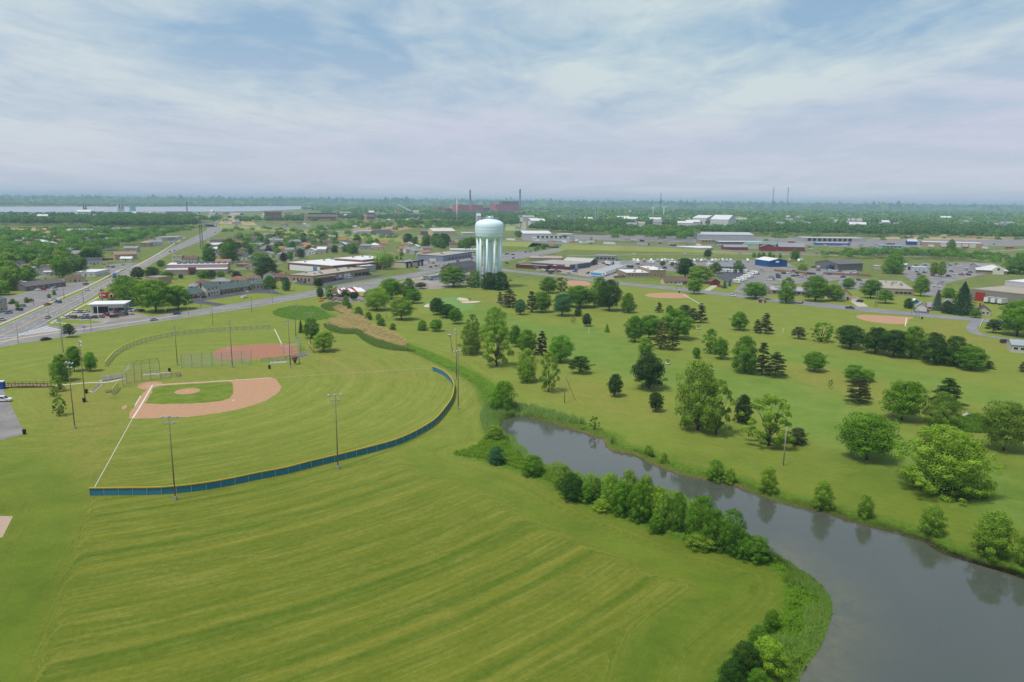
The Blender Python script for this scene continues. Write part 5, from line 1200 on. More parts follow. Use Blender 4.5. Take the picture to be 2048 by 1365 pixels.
def building(name,label,A,B,depth,top,wall,roof=None,style='flat',wins=(),doors=(),units=0,cat='building',group=None,rh=None,ridge='u',chimney=None,over=0.35,h=None,parapet=0.35,z0=0.0,band=None,frame=None,roofmat=None):
    """A, B: front corners on the ground; the house reaches 'depth' metres back from there; local x runs A to B, local y goes back"""
    A,B,u,v,Ln = frame_of(A,B); h = h or height_to(A,top); rz = math.atan2(u.y,u.x)
    t = thing(name,label,cat,(A.x,A.y,z0),rz,group); t['L'] = Ln; t['D'] = depth; t['H'] = h
    roof = roof or (0.35,0.34,0.33); rm = roofmat or M_ROOF; H2 = rh if rh is not None else min(Ln,depth) * 0.22
    V = [(0,0,0),(Ln,0,0),(Ln,depth,0),(0,depth,0),(0,0,h),(Ln,0,h),(Ln,depth,h),(0,depth,h)]
    F = [(0,1,5,4),(1,2,6,5),(2,3,7,6),(3,0,4,7)]
    if style == 'gable':
        if ridge == 'u':V += [(0,depth / 2,h + H2),(Ln,depth / 2,h + H2)]; F += [(3,0,4,8,7),(1,2,6,9,5)]; F = [F[0],F[2]] + F[4:]
        else:V += [(Ln / 2,0,h + H2),(Ln / 2,depth,h + H2)]; F = [(0,1,5,8,4),(2,3,7,9,6),F[1],F[3]]
    link('wall',mesh_from('wall',V,F,[M_WALL]),t,color=wall)
    if style == 'flat':
        mb = MB(); p = parapet; mb.box(-0.12,Ln + 0.12,-0.12,depth + 0.12,h + 0.003,h + 0.08,rm); ro = mb.build('roof',t,color=roof)
        pb = MB()
        for x0,x1,y0,y1 in ((-0.15,Ln + 0.15,-0.15,0.15),(-0.15,Ln + 0.15,depth - 0.15,depth + 0.15),(-0.15,0.15,0.15,depth - 0.15),(Ln - 0.15,Ln + 0.15,0.15,depth - 0.15)):pb.box(x0,x1,y0,y1,h - 0.25,h + p,M_WALL)
        pb.build('parapet',t,color=band or wall)
    elif style in ('gable','hip'):
        o = over; mb = MB(); th = 0.14
        if style == 'gable':
            s = o * H2 / ((depth if ridge == 'u' else Ln) / 2)
            if ridge == 'u':lo = [(-o,-o,h - s),(Ln + o,-o,h - s),(Ln + o,depth / 2,h + H2),(-o,depth / 2,h + H2)]; lo2 = [(Ln + o,depth + o,h - s),(-o,depth + o,h - s),(-o,depth / 2,h + H2),(Ln + o,depth / 2,h + H2)]
            else:lo = [(-o,depth + o,h - s),(-o,-o,h - s),(Ln / 2,-o,h + H2),(Ln / 2,depth + o,h + H2)]; lo2 = [(Ln + o,-o,h - s),(Ln + o,depth + o,h - s),(Ln / 2,depth + o,h + H2),(Ln / 2,-o,h + H2)]
            for q_ in (lo,lo2):
                Vq = [(x,y,z + 0.02) for x,y,z in q_] + [(x,y,z + 0.02 + th) for x,y,z in q_]
                mb.raw(Vq,[(0,3,2,1),(4,5,6,7),(0,1,5,4),(1,2,6,5),(2,3,7,6),(3,0,4,7)],rm)
        else:
            k = min(Ln,depth) / 2
            if Ln >= depth:a,b = (k,depth / 2),(Ln - k,depth / 2)
            else:a,b = (Ln / 2,k),(Ln / 2,depth - k)
            Vq = [(-o,-o,h),(Ln + o,-o,h),(Ln + o,depth + o,h),(-o,depth + o,h),(a[0],a[1],h + H2),(b[0] + 0.01,b[1],h + H2)]
            Fq_ = [(0,1,5,4),(1,2,5),(2,3,4,5),(3,0,4),(3,2,1,0)] if Ln >= depth else [(0,1,4),(1,2,5,4),(2,3,5),(3,0,4,5),(3,2,1,0)]
            mb.raw(Vq,Fq_,rm)
        ro = mb.build('roof',t,color=roof)
        if chimney:cx,cy = chimney[0] * Ln,chimney[1] * depth; MB().box(cx - 0.4,cx + 0.4,cy - 0.4,cy + 0.4,h,h + H2 + 1.0,M_WALL).build('chimney',ro,color=ph(134,84,70))
    rs = random.Random(int(abs(A.x * 7 + A.y * 3)))
    for i in range(units):
        x,y = Ln * rs.uniform(0.1,0.9),depth * rs.uniform(0.15,0.85); w_,d_,hh = rs.uniform(1.2,2.4),rs.uniform(1.0,1.8),rs.uniform(0.7,1.3)
        MB().box(-w_ / 2,w_ / 2,-d_ / 2,d_ / 2,h + 0.08,h + 0.08 + hh,M_STEEL).box(-w_ / 3,w_ / 3,-d_ / 3,d_ / 3,h + 0.08 + hh,h + 0.2 + hh,M_BLACK).build('rooftop_unit',ro,(x,y,0))
    for w_ in wins:
        side,n,zc_,ww,wh = w_[:5]; a,b = (w_[5],w_[6]) if len(w_) > 6 else (0.08,0.92)
        me = window_mesh(ww,wh,frame or M_WHITE)
        for i in range(n):
            f = a + (b - a) * ((i + 0.5) / n)
            if side == 'f':link('window',me,t,(Ln * f,-0.03,zc_))
            elif side == 'r':link('window',me,t,(Ln + 0.03,depth * f,zc_),math.pi / 2)
            elif side == 'l':link('window',me,t,(-0.03,depth * f,zc_),-math.pi / 2)
    for side,f,dw,dh,dc in doors:
        dm = MB().box(-dw / 2,dw / 2,-0.05,0.03,0.02,dh,M_DOORM).mesh('door')
        loc,r_ = ((Ln * f,-0.03,0),0) if side == 'f' else (((Ln + 0.03,depth * f,0),math.pi / 2) if side == 'r' else ((-0.03,depth * f,0),-math.pi / 2))
        d = link('door',dm,t,loc,r_,dc)
        if dw < 1.6:MB().box(dw * 0.3,dw * 0.36,-0.12,-0.05,dh * 0.45,dh * 0.5,M_STEEL).build('handle',d)
    return t
WHITE,CREAM,GREY,LGREY,TAN,BRICK,BROWN,DGREY = ph(226,224,220),ph(222,212,180),ph(150,150,152),ph(188,188,188),ph(178,156,134),ph(152,96,78),ph(118,88,76),ph(88,90,96)
BLUEW,REDW,PINKW = ph(28,92,156),ph(150,62,62),ph(196,166,156)
RWHITE,RGREY,RBROWN,RDARK,RGREEN,RORANGE,RBEIGE = ph(244,242,240),ph(160,160,162),ph(124,98,88),ph(92,92,98),ph(96,112,108),ph(184,132,96),ph(188,178,162)
DK = (0.02,0.02,0.022)
# --- brick school with the white roof
sc = building('brick_school','long red brick building with white flat roof and blue door panel',(576,541),(666,549),62,525,BRICK,RWHITE,units=7,wins=[('f',5,4.2,4.2,2.2,0.08,0.86)],band=ph(236,232,228))
MB().box(0,40,-0.08,-0.035,0.4,5.6,M_WHITE).build('white_wall_panel',sc,(2.5,0,0)).scale = (1,1,0.96)
MB().box(-2.6,2.6,-0.2,-0.1,0.2,5.2,M('sky_blue_panel',ph(72,156,214),0.6)).box(-0.8,0.8,-0.26,-0.2,0.2,2.6,M_GLASS).build('blue_entrance',sc,(sc['L'] * 0.62,0,0))
building('brick_school_hall','taller red brick hall with white roof behind the school',(670,537),(726,541),40,517,BRICK,RWHITE,units=3,wins=[('r',3,3.0,3.6,1.6)],band=ph(236,232,228))
building('school_link','low grey linking wing between the two brick school blocks',(700,543),(724,545.5),16,531,LGREY,RWHITE,wins=[('f',3,2.4,4.5,2.2)])
tw = building('tan_workshop','low tan flat roofed workshop with white garage doors facing the road',(627.4,567),(740,550),26,553,TAN,RBEIGE,units=8,wins=[('l',5,2.2,1.5,2.2,0.1,0.8),('f',4,1.9,4.5,2.4,0.70,0.98)],doors=[('f',0.44,4.2,3.9,ph(238,238,236)),('f',0.54,4.2,3.9,ph(238,238,236)),('f',0.60,4.2,3.9,ph(238,238,236))],band=ph(150,126,106),frame=M_BLACK)
MB().box(tw['L'] * 0.02,tw['L'] * 0.34,-3.2,-0.05,3.2,4.4,M_WALL).build('canopy',tw,color=ph(160,140,118))
# --- motel
mo = building('motel','long low motel with green hip roof and cream walls',(372,598.5),(503,579.5),10,588.5,ph(222,206,156),RGREEN,style='gable',rh=2.4,over=1.1,wins=[('f',14,1.6,1.6,1.3,0.04,0.98)],doors=[('f',(i + 0.5) / 15 * 0.94 + 0.05,1.0,2.1,ph(120,72,60)) for i in range(15)])
for i in range(18):MB().box(-0.12,0.12,-0.12,0.12,0,mo['H'] - 0.15,M_WALL).build('porch_post',mo,(mo['L'] * (i + 0.5) / 18,-1.0,0),color=ph(222,206,160))
MB().box(0,mo['L'],-0.12,-0.03,0,0.8,M_WALL).build('brick_skirt',mo,color=ph(120,66,58))
building('motel_wing','right end wing of the motel with green hip roof',(503,579.3),(543,578),14,569,ph(226,210,160),RGREEN,style='hip',rh=3.2,over=0.9,wins=[('f',5,1.6,1.5,1.3)])
building('motel_office','two storey white motel office with brick chimney',(413,593.5),(440,589.5),9,577,ph(228,222,200),RGREEN,style='gable',rh=2.6,wins=[('f',4,1.7,1.8,1.4),('f',3,4.6,1.6,1.2)],chimney=(-0.02,0.5),doors=[('f',0.2,1.1,2.1,ph(120,72,60))])
# --- used car dealer and neighbours
dl = building('car_dealer_shop','white flat roofed used car shop with blue stripes',(183,627),(247.5,625.5),12,611,ph(228,230,234),RGREY,over=1,doors=[('f',0.2,4.2,3.6,DK),('f',0.40,4.2,3.6,DK)],wins=[('f',2,1.9,2.6,2.0,0.56,0.78),('f',1,2.0,5.5,2.0,0.78,0.98)],band=ph(236,236,236))
MB().box(-1.4,dl['L'] + 1.4,-1.6,12.6,dl['H'] + 0.36,dl['H'] + 0.75,M_WHITE).build('roof_overhang',dl); MB().box(3,8,-0.09,-0.035,4.3,4.8,M_WALL).box(18,24,-0.09,-0.035,4.3,4.8,M_WALL).build('blue_stripe',dl,color=ph(70,120,190))
building('flat_shop','white flat roofed house behind the billboard trees',(286,566),(318,566),16,558,WHITE,RWHITE,wins=[('f',3,1.6,1.3,1.2)])
building('brick_end_house','small flat roofed house with brown end wall behind the big trees',(318,570),(343,567),14,556,ph(190,160,132),RGREY,wins=[('f',2,1.6,1.3,1.2)])
ph_ = building('pink_hall','long pink flat roofed hall with white roof and brick entrance',(330,550.5),(454,548.5),12,540.5,PINKW,RWHITE,wins=[('f',6,2.4,1.0,1.0,0.2,0.95)],doors=[('f',0.44,3.2,3.0,DK)],band=RWHITE)
MB().box(0,ph_['L'],0,20,0,ph_['H'] + 3.2,M_WALL).build('rear_hall',ph_,(0,12.05,0),color=PINKW)
MB().box(-0.2,ph_['L'] + 0.2,-0.2,20.2,ph_['H'] + 3.2,ph_['H'] + 3.5,M_ROOF).build('rear_roof',ph_,(0,12.05,0),color=RWHITE)
spm = MB().raw([(-1.9,-1.2,0.2),(1.9,-1.2,0.2),(1.9,1.2,1.0),(-1.9,1.2,1.0),(-1.9,1.2,0.92),(1.9,1.2,0.92),(1.9,-1.2,0.12),(-1.9,-1.2,0.12)],[(0,1,2,3),(7,4,5,6),(3,2,5,4),(0,7,6,1)],M('solar_glass',(0.04,0.05,0.075),0.15,0.1,1,0,0.6)).mesh('solar_panel')
for j in range(2):
    for i in range(17):link('solar_panel',spm,ph_,(9 + i * 4.6,18 + j * 8,ph_['H'] + 3.5))
MB().box(-3,3,-1.2,0.0,0,6.2,M_WALL).build('brick_entrance',ph_,(ph_['L'] * 0.44,-0.05,0),color=ph(132,90,76)); MB().box(-1.6,1.6,-1.26,-1.2,0,3.0,M_GLASS).build('glass_door',ph_,(ph_['L'] * 0.44,-0.05,0))
HOUSES = [ # A, B, depth, top, wall, roof, style, label
 ((344,526),(364,526),9,512,CREAM,RBEIGE,'flat','cream two storey corner house beside the diagonal road'),
 ((364.5,526),(394,526),9,518,CREAM,RBROWN,'gable','cream house with brown roof attached to the corner house'),
 ((430,529.5),(460,529.5),9,524,WHITE,RORANGE,'gable','white house with orange brown roof below the tall trees'),
 ((473,534),(494,534),10,529,ph(150,130,116),RORANGE,'hip','open carport house with orange brown roof'),
 ((488,539.5),(504,539.5),7,533,WHITE,RORANGE,'gable','small white garage with orange brown roof'),
 ((385,573.5),(412,573.5),10,567,ph(222,214,200),RBROWN,'hip','white house with brown hip roof behind the motel office'),
 ((421,570.5),(459,570),10,563.5,LGREY,RGREY,'hip','pale grey house with grey hip roof behind the motel'),
 ((457,567.5),(493,567),10,560,CREAM,ph(150,110,96),'hip','cream house with reddish brown roof behind the motel'),
 ((493,564),(521,563.5),10,557,WHITE,ph(140,112,100),'hip','white house with brown roof behind the motel wing'),
 ((374,579),(393,579),9,573,WHITE,RGREY,'hip','white house with grey roof left of the motel office'),
 ((527,562),(549,562),9,550,WHITE,RBROWN,'gable','tall white house left of the tan workshop'),
 ((549,563),(578,563),10,555,ph(150,116,100),RBROWN,'gable','brown house beside the tall white one'),
 ((85,552),(121,551),12,545,WHITE,RWHITE,'flat','white flat roofed shed among the left trees'),
 ((152,554),(191,554),26,545,WHITE,RWHITE,'flat','white flat roofed commercial building by the left car park'),
 ((129,566),(172,564),11,558.5,ph(222,202,158),RBROWN,'hip','cream bungalow behind a hedge at the left'),
 ((52,583),(132,573),12,574,ph(130,122,116),ph(120,112,112),'gable','long dark roofed strip of shops at the left'),
 ((34,578),(66,575),10,568,WHITE,RWHITE,'flat','white flat roofed house behind the dark strip of shops'),
 ((-40,632),(16,622),14,607,ph(196,186,164),ph(104,116,132),'gable','blue grey roofed building at the left edge'),
 ((173,531),(205,530),9,521,WHITE,RDARK,'gable','white house with dark roof and red gable at the left'),
 ((130,526),(161,525),10,517,ph(214,196,170),RORANGE,'gable','beige house with orange brown roof among the left trees'),
 ((231,521),(275,519),11,510,ph(206,182,142),ph(176,148,120),'gable','tan house with brown roof left of the diagonal road'),
 ((240,523),(263,523),7,517.5,WHITE,RWHITE,'gable','small white gabled garage beside the tan house'),
 ((144,512),(162,512),9,506,WHITE,RGREY,'gable','white house with grey roof deep in the left trees'),
 ((247,505),(275,505),9,497,LGREY,RGREY,'gable','pale grey house beside the row of cars at the left'),
 ((280,494),(300,494),10,486,TAN,ph(190,170,136),'hip','tan roofed house by the red truck'),
 ((299,493),(326,492),12,485,WHITE,RGREY,'gable','grey roofed white building left of the diagonal road'),
 ((336,488),(350,488),9,480,WHITE,RDARK,'gable','white gabled house with dark roof beside the diagonal road'),
 ((323,482),(366,480),14,475,WHITE,RWHITE,'flat','long white flat roofed store beside the diagonal road'),
 ((420,489),(456,488),12,480,ph(206,180,160),ph(168,150,140),'flat','beige shop right of the lattice mast'),
 ((424,497),(452,496),9,490,WHITE,RWHITE,'gable','white building with white roof right of the lattice mast'),
 ((418,506),(434,506),8,498,WHITE,RWHITE,'gable','white shed at the foot of the lattice mast'),
 ((432,513),(450,513),9,505,ph(214,206,196),RBROWN,'gable','small house right of the mast shed'),
 ((476,507),(491,507),9,500,WHITE,RGREY,'gable','white gabled house behind the tall tree'),
 ((495,521),(516,521),10,514,LGREY,RGREY,'hip','grey house with a parked white car'),
 ((505,497),(528,497),9,490,WHITE,RGREY,'gable','grey roofed house in the middle neighbourhood, left end'),
 ((540,499),(556,499),9,490,WHITE,RGREY,'gable','white house in the middle neighbourhood'),
 ((586,493),(603,492),10,484,WHITE,RGREY,'gable','white gabled house left of centre in the middle neighbourhood'),
 ((604,497),(621,497),10,490,ph(216,190,160),RORANGE,'gable','tan house with orange roof in the middle neighbourhood'),
 ((627,489),(642,489),9,482,WHITE,ph(150,130,124),'gable','white house with brownish roof in the middle neighbourhood'),
 ((645,491),(664,491),9,484,ph(210,200,190),RBROWN,'gable','beige house right of centre in the middle neighbourhood'),
 ((676,487),(693,487),9,480,CREAM,RORANGE,'gable','cream gabled house right end of the middle neighbourhood'),
 ((570,508),(588,508),9,500,WHITE,RGREY,'gable','grey house directly behind the brick school trees'),
 ((655,504),(672,504),9,497,ph(214,190,180),RBROWN,'gable','small brown roofed house behind the brick school'),
 ((505,476),(520,476),9,468,WHITE,RBROWN,'gable','white gabled house below the highway, left'),
 ((528,478),(548,478),9,470,WHITE,RGREY,'gable','white gabled house below the highway, right'),
 ((60,520),(82,520),9,513,WHITE,RGREY,'gable','grey roofed house deep in the left trees, upper left'),
 ((100,536),(124,536),9,528,CREAM,RORANGE,'gable','cream house with orange roof deep in the left trees'),
 ((8,561),(36,560),10,552,WHITE,RBROWN,'gable','white house with brown roof near the left edge'),
 ((204,498),(226,497),10,490,LGREY,RGREY,'gable','pale house with grey roof left of the row of cars'),
 ((214,484),(242,483),12,477,WHITE,RWHITE,'flat','white low shop far up the left side'),
 ((118,493),(142,493),10,486,WHITE,RGREY,'gable','white house far up in the left trees'),
 ((56,499),(80,499),10,492,CREAM,RBROWN,'gable','cream house far up in the left trees'),
 ((168,490),(192,490),10,483,LGREY,RDARK,'gable','dark roofed house far up in the left trees'),
 ((466,490),(484,490),9,483,WHITE,RBROWN,'gable','small brown roofed house right of the mast trees'),
 ((548,488),(566,488),9,481,WHITE,RGREY,'gable','grey roofed house in the back of the middle neighbourhood'),
 ((566,482),(584,482),9,475,CREAM,RORANGE,'gable','orange roofed house in the back of the middle neighbourhood'),
 ((610,483),(626,483),9,476,LGREY,RDARK,'gable','dark roofed house in the back of the middle neighbourhood'),
 ((655,481),(671,481),9,474,WHITE,RGREY,'gable','white house beneath the embankment'),
 ((700,492),(718,492),9,485,WHITE,RBROWN,'gable','brown roofed house at the right of the middle neighbourhood'),
 ((722,499),(742,499),9,492,LGREY,RGREY,'gable','grey house right behind the brick hall'),
 ((628,501),(646,501),9,494,CREAM,RBROWN,'gable','cream house behind the brick school'),
 ((470,514),(488,514),9,507,WHITE,RBROWN,'gable','brown roofed white house right of the tallest tree'),
 ((552,516),(570,516),9,509,WHITE,RGREY,'hip','grey hip roofed house left of the brick school'),
 ((800,504),(813,503.5),9,498,ph(206,178,160),RORANGE,'gable','first small house right of the willow'),
 ((812,507),(829,506.5),10,499.5,WHITE,RGREY,'gable','second small house right of the willow'),
 ((829,509),(846,508),10,502,LGREY,RGREY,'hip','third pale house right of the willow'),
 ((846,514),(863,512.5),10,506,CREAM,RORANGE,'gable','fourth house with orange brown roof right of the willow'),
 ((845,503),(866,502.5),9,497,WHITE,ph(150,130,126),'gable','fifth white house at the back right of the willow'),
]
for A_,B_,dp,tp,wc,rc,stl,lb in HOUSES:
    Ln_ = (G(*B_) - G(*A_)).length; nw = max(2,int(Ln_ / 5)); hh = height_to(G(*A_),tp); zw = min(1.7,hh * 0.5)
    building('house',lb,A_,B_,dp,tp,wc,rc,stl,wins=[('f',nw,zw,1.4,min(1.3,hh * 0.4)),('r',2,zw,1.2,min(1.2,hh * 0.4))] + ([('f',nw,hh - 1.5,1.4,1.2)] if hh > 5.2 else []),doors=[('f',0.5,1.1,min(2.1,hh * 0.8),ph(110,84,70))],chimney=(0.7,0.6) if stl == 'gable' and dp > 8 else None,ridge='v' if Ln_ < 9 else 'u',units=2 if stl == 'flat' else 0,rh=min(2.6,dp * 0.24),cat='house',group='houses of the town')
# --- shops in the middle
ts = building('tyre_shop','cream tyre shop with dark blue fascia and four open bays',(811,536.5),(847,531),17,525.5,ph(226,214,178),RGREY,doors=[('f',f,3.0,4.0,DK) for f in (0.10,0.32,0.72,0.92)],units=2,band=ph(46,62,84))  # near-black door panels stand for the shade inside the open bays
MB().box(-0.3,ts['L'] + 0.3,-0.6,-0.16,ts['H'] - 1.1,ts['H'] + 0.5,M_WALL).build('fascia',ts,color=ph(46,62,84)); MB().lathe([(0.8,0),(0.8,0.1),(0.01,0.1)],M_WHITE,16).build('round_sign',ts,(ts['L'] * 0.33,-0.6,ts['H'] - 0.35)).rotation_euler = (math.pi / 2,0,0)
bg_ = building('blue_grey_store','blue grey store with flat roof and glass front',(886.5,523.5),(944,515),32,512.5,ph(150,158,176),RBEIGE,units=4,wins=[('f',7,2.0,3.4,2.2,0.15,0.95)],doors=[('l',0.4,8.0,2.6,ph(230,226,206))],band=ph(92,110,140),frame=M_BLACK)
building('white_annex','white flat roofed building behind the blue grey store',(901,509),(956,509),20,500,WHITE,RWHITE,units=5,wins=[('f',6,2.2,2.6,1.8)])
bm = building('dark_roof_lodge','long low building with dark pitched roof left of the tower legs',(914,548),(958,540),16,538,ph(176,160,146),RDARK,'gable',rh=4.2,over=1.0,wins=[('f',7,1.9,2.0,1.8)])
building('maroon_front_shop','low dark red brick shop right of the water tower',(1032,536.5),(1092,540),9,529.5,ph(112,62,58),RBEIGE,wins=[('f',1,1.9,4.0,1.4,0.55,0.8)],doors=[('f',0.92,2.2,2.4,DK)])
gb = building('grey_metal_hall','large grey metal hall with beige roof right of the water tower',(1062,535),(1140,540.5),40,525,ph(104,112,122),RBEIGE,units=0,doors=[('f',0.93,5.0,6.2,ph(232,232,230)),('f',0.62,4.0,4.0,ph(220,222,224)),('r',0.3,5.0,5.0,ph(200,200,200))],wins=[('f',3,1.6,3.0,1.5,0.5,0.88)],band=ph(226,224,216))
MB().box(gb['L'] * 0.45,gb['L'] + 0.03,-0.1,-0.035,0,3.0,M_WALL).build('maroon_base',gb,color=ph(104,54,52))
building('grey_metal_hall','second grey metal hall with low pitched roof behind the first',(1126,530),(1180,532.5),26,522,ph(98,104,112),ph(206,204,200),'gable',rh=2.6,doors=[('f',0.72,6,4.2,DK),('r',0.5,6,4.0,DK)])
building('beige_roof_store','wide low store with beige roof behind the grey halls',(1058,522),(1124,523),36,516.5,ph(170,156,142),ph(190,174,158),units=2)
building('grey_block_building','grey block building with four dark windows',(1189,521.5),(1232,522.5),22,512,ph(166,166,166),RGREY,wins=[('f',5,2.6,3.0,2.0,0.05,0.95)],frame=M_BLACK)
building('tan_office','low tan brick office with white roof behind the lawn',(1252,554.5),(1300,554.5),34,546.5,ph(180,158,136),RWHITE,units=3,wins=[('f',6,1.8,3.0,1.4)])
building('tan_office_hall','taller tan brick block of the office at the lawn',(1300.5,555),(1331,555),42,541,ph(178,154,130),RWHITE,units=3,wins=[('f',2,2.2,2.4,1.2)])
rn = building('ranch_house','cream ranch house with brown roof facing the park road',(1328,569.5),(1377,569.5),10,562.5,CREAM,RBROWN,'gable',rh=2.6,wins=[('f',4,1.6,1.8,1.3,0.05,0.7)],doors=[('f',0.85,3.4,2.4,ph(120,100,90)),('f',0.5,1.1,2.1,ph(110,84,70))],cat='house')
building('red_garage','small red garage with brown roof beside two spruces',(1421,571),(1440,571),9,564,ph(140,74,60),RBROWN,'gable',ridge='v',rh=2.2,doors=[('f',0.5,4.2,2.6,ph(110,62,54))],cat='garage')
building('dealer_showroom','grey roofed showroom of the motorhome dealer',(1438,541),(1492,542),24,533.5,ph(200,150,130),ph(146,150,158),'gable',rh=3.4,wins=[('f',6,2.0,3.2,2.0)])
bl = building('blue_gable_shop','blue metal shop with white gable roof and white sign',(1538,534.5),(1574,534),26,522.5,BLUEW,RWHITE,'gable',ridge='v',rh=2.4)
MB().box(-2.0,2.0,-0.1,-0.04,4.4,6.2,M_WHITE).build('white_sign',bl,(bl['L'] * 0.44,0,0))
gs = building('grey_metal_shop','tall grey metal shop with blue awning and low pitch roof',(1629.5,537),(1675,542),34,524.5,ph(128,124,118),ph(120,116,114),'gable',ridge='v',rh=3.0,doors=[('f',0.74,6.5,3.4,DK),('f',0.54,2.4,3.6,ph(30,84,150))])
MB().box(-3.6,3.6,-0.5,-0.06,3.5,5.4,M_WALL).build('blue_awning',gs,(gs['L'] * 0.74,0,0),color=ph(30,92,160)); MB().box(0,4,8,14,gs['H'] + 1.4,gs['H'] + 1.55,M_WHITE).build('skylight',gs,(gs['L'] * 0.5,0,0))
lo = building('long_grey_roof_office','long brick office with wide grey roof and dark windows',(1536,588.5),(1640,594),30,580.5,ph(170,148,128),ph(182,184,190),units=6,wins=[('f',9,1.8,2.4,1.7)],frame=M_BLACK)
building('roadside_shed','small cream shed with brown roof on the grass by the road',(1514,605.5),(1527,606.6),6,600,ph(226,216,186),ph(150,124,104),'hip',rh=1.2,doors=[('f',0.5,2.4,2.3,ph(112,74,66)),('r',0.6,1.0,2.0,DK)],cat='shed')
building('cream_gable_house','cream gabled house with orange brown roof beside the park road',(1674,602),(1702,601.5),14,591,ph(228,216,182),ph(190,122,92),'gable',ridge='v',rh=4.2,wins=[('f',2,2.0,1.6,1.4),('f',1,5.0,1.2,1.2)],doors=[('f',0.75,1.4,2.1,ph(110,74,64))],cat='house')
building('cream_garage','cream flat garage attached right of the cream gabled house',(1702.5,604),(1717,604.5),8,597,ph(228,214,184),ph(150,110,90),doors=[('f',0.5,4.4,2.5,ph(234,230,222))],cat='garage')
be = building('beige_flat_building','beige flat roofed building with red stripe and rooftop vents',(1752,588.5),(1827,592),62,576.5,ph(178,164,146),RBEIGE,units=9,wins=[('f',4,1.7,2.2,1.5,0.5,0.95)],frame=M_BLACK)
MB().box(0,be['L'],-0.1,-0.035,4.0,4.6,M_WALL).build('red_stripe',be,color=ph(190,84,66))
wh = building('grey_warehouse','large grey warehouse with beige roof and red doors at the right edge',(1940,600.5),(2150,625),40,578,ph(150,144,134),ph(186,174,156),doors=[('f',0.10,6.5,6.0,ph(176,50,40)),('f',0.55,3.2,4.0,ph(176,50,40))],units=2,band=ph(190,178,160))
building('white_roof_warehouse','tall white roofed warehouse block behind the grey warehouse',wh.matrix_basis @ Vector((1.0,40.3,0)),wh.matrix_basis @ Vector((wh['L'],40.3,0)),46,0,ph(206,206,206),RWHITE,h=11.5,units=3)
ch = building('office_with_gable','pale hip roofed building with a round gable window',(1953,547),(2014,550),26,540,ph(170,140,120),ph(232,230,220),'hip',rh=4.6,over=0.8,wins=[('f',8,1.8,1.6,1.5)])
MB().prism([(0,0),(9,0),(9,6),(0,6)],0,5,M_WALL).raw([(0,0,5),(9,0,5),(4.5,0,8),(0,6,5),(9,6,5),(4.5,6,8)],[(0,1,2),(1,4,5,2),(3,0,2,5),(4,3,5)],M_WALL).build('entrance_gable',ch,(ch['L'] * 0.52,-2.5,0),color=ph(228,226,214)); rw_ = MB().lathe([(1.1,0),(1.1,0.12),(0.01,0.12)],M_PANE,20).build('round_window',ch,(ch['L'] * 0.52 + 4.5,-2.5,4.9)); rw_.rotation_euler = (math.pi / 2,0,0)
building('grey_roof_wing','grey roofed wing behind the hip roofed building',(1955,541.5),(1995,542.5),20,533,LGREY,RGREY,'gable',rh=2.2)
building('white_shed','white gabled shed, left of two by the tall full tree',(1806,540),(1824,540.5),14,532,WHITE,RWHITE,'gable',ridge='v',rh=1.8,doors=[('f',0.75,3.4,3.4,DK)],cat='shed')
building('white_shed','long pale blue shed, right of two by the tall full tree',(1824.5,543),(1853.5,544),10,534.5,ph(206,218,222),RWHITE,'flat',wins=[('f',3,1.8,1.4,1.2)],cat='shed')
building('small_pale_shed','small pale shed left of the tall full tree',(1748,539),(1764,539.5),8,532.5,ph(204,190,176),RWHITE,'flat',cat='shed')
building('white_sales_tent','white long sales shelter beside the grey metal shop',(1690,535.5),(1722,537),16,529,WHITE,RWHITE,'gable',rh=1.6)
building('brown_cottage','brown roofed cottage with white gable near the driveway',(1952,630),(1981,632),9,622,ph(206,196,184),ph(112,84,74),'gable',ridge='v',rh=3.0,wins=[('f',3,1.5,1.6,1.3)],chimney=(0.25,0.6),cat='house')
building('orange_gable_garage','garage with orange gable and white door by the park road',(1831,622.5),(1854,624),10,614,ph(232,216,190),RGREY,'gable',ridge='v',rh=2.7,doors=[('f',0.45,5.2,2.6,ph(236,236,234))],cat='garage')
building('grey_bungalow','grey roofed bungalow between the orange garage and blue spruce',(1854.5,620.5),(1872,621.5),10,614,ph(170,160,150),RGREY,'gable',rh=2.2,wins=[('f',2,1.5,1.4,1.2)],cat='house')
building('gabled_house','gabled house half hidden behind the tall spruce',(1880,617),(1908,619),10,609,ph(220,190,170),RGREY,'gable',ridge='v',rh=3.0,wins=[('f',2,1.6,1.4,1.2)],cat='house')
building('blue_shed','tiny blue shed behind the orange gabled garage',(1825,607.5),(1838,608),5,603.5,ph(40,132,172),RWHITE,'gable',ridge='v',rh=1.6,cat='shed')
building('mobile_building','white mobile building with grey roof cut by the right edge',(2022,705),(2110,712),13,690,ph(214,210,200),ph(176,182,186),'gable',rh=1.4,wins=[('f',3,1.9,2.0,1.4,0.02,0.5)],doors=[('l',0.3,1.1,2.1,ph(226,224,220))])
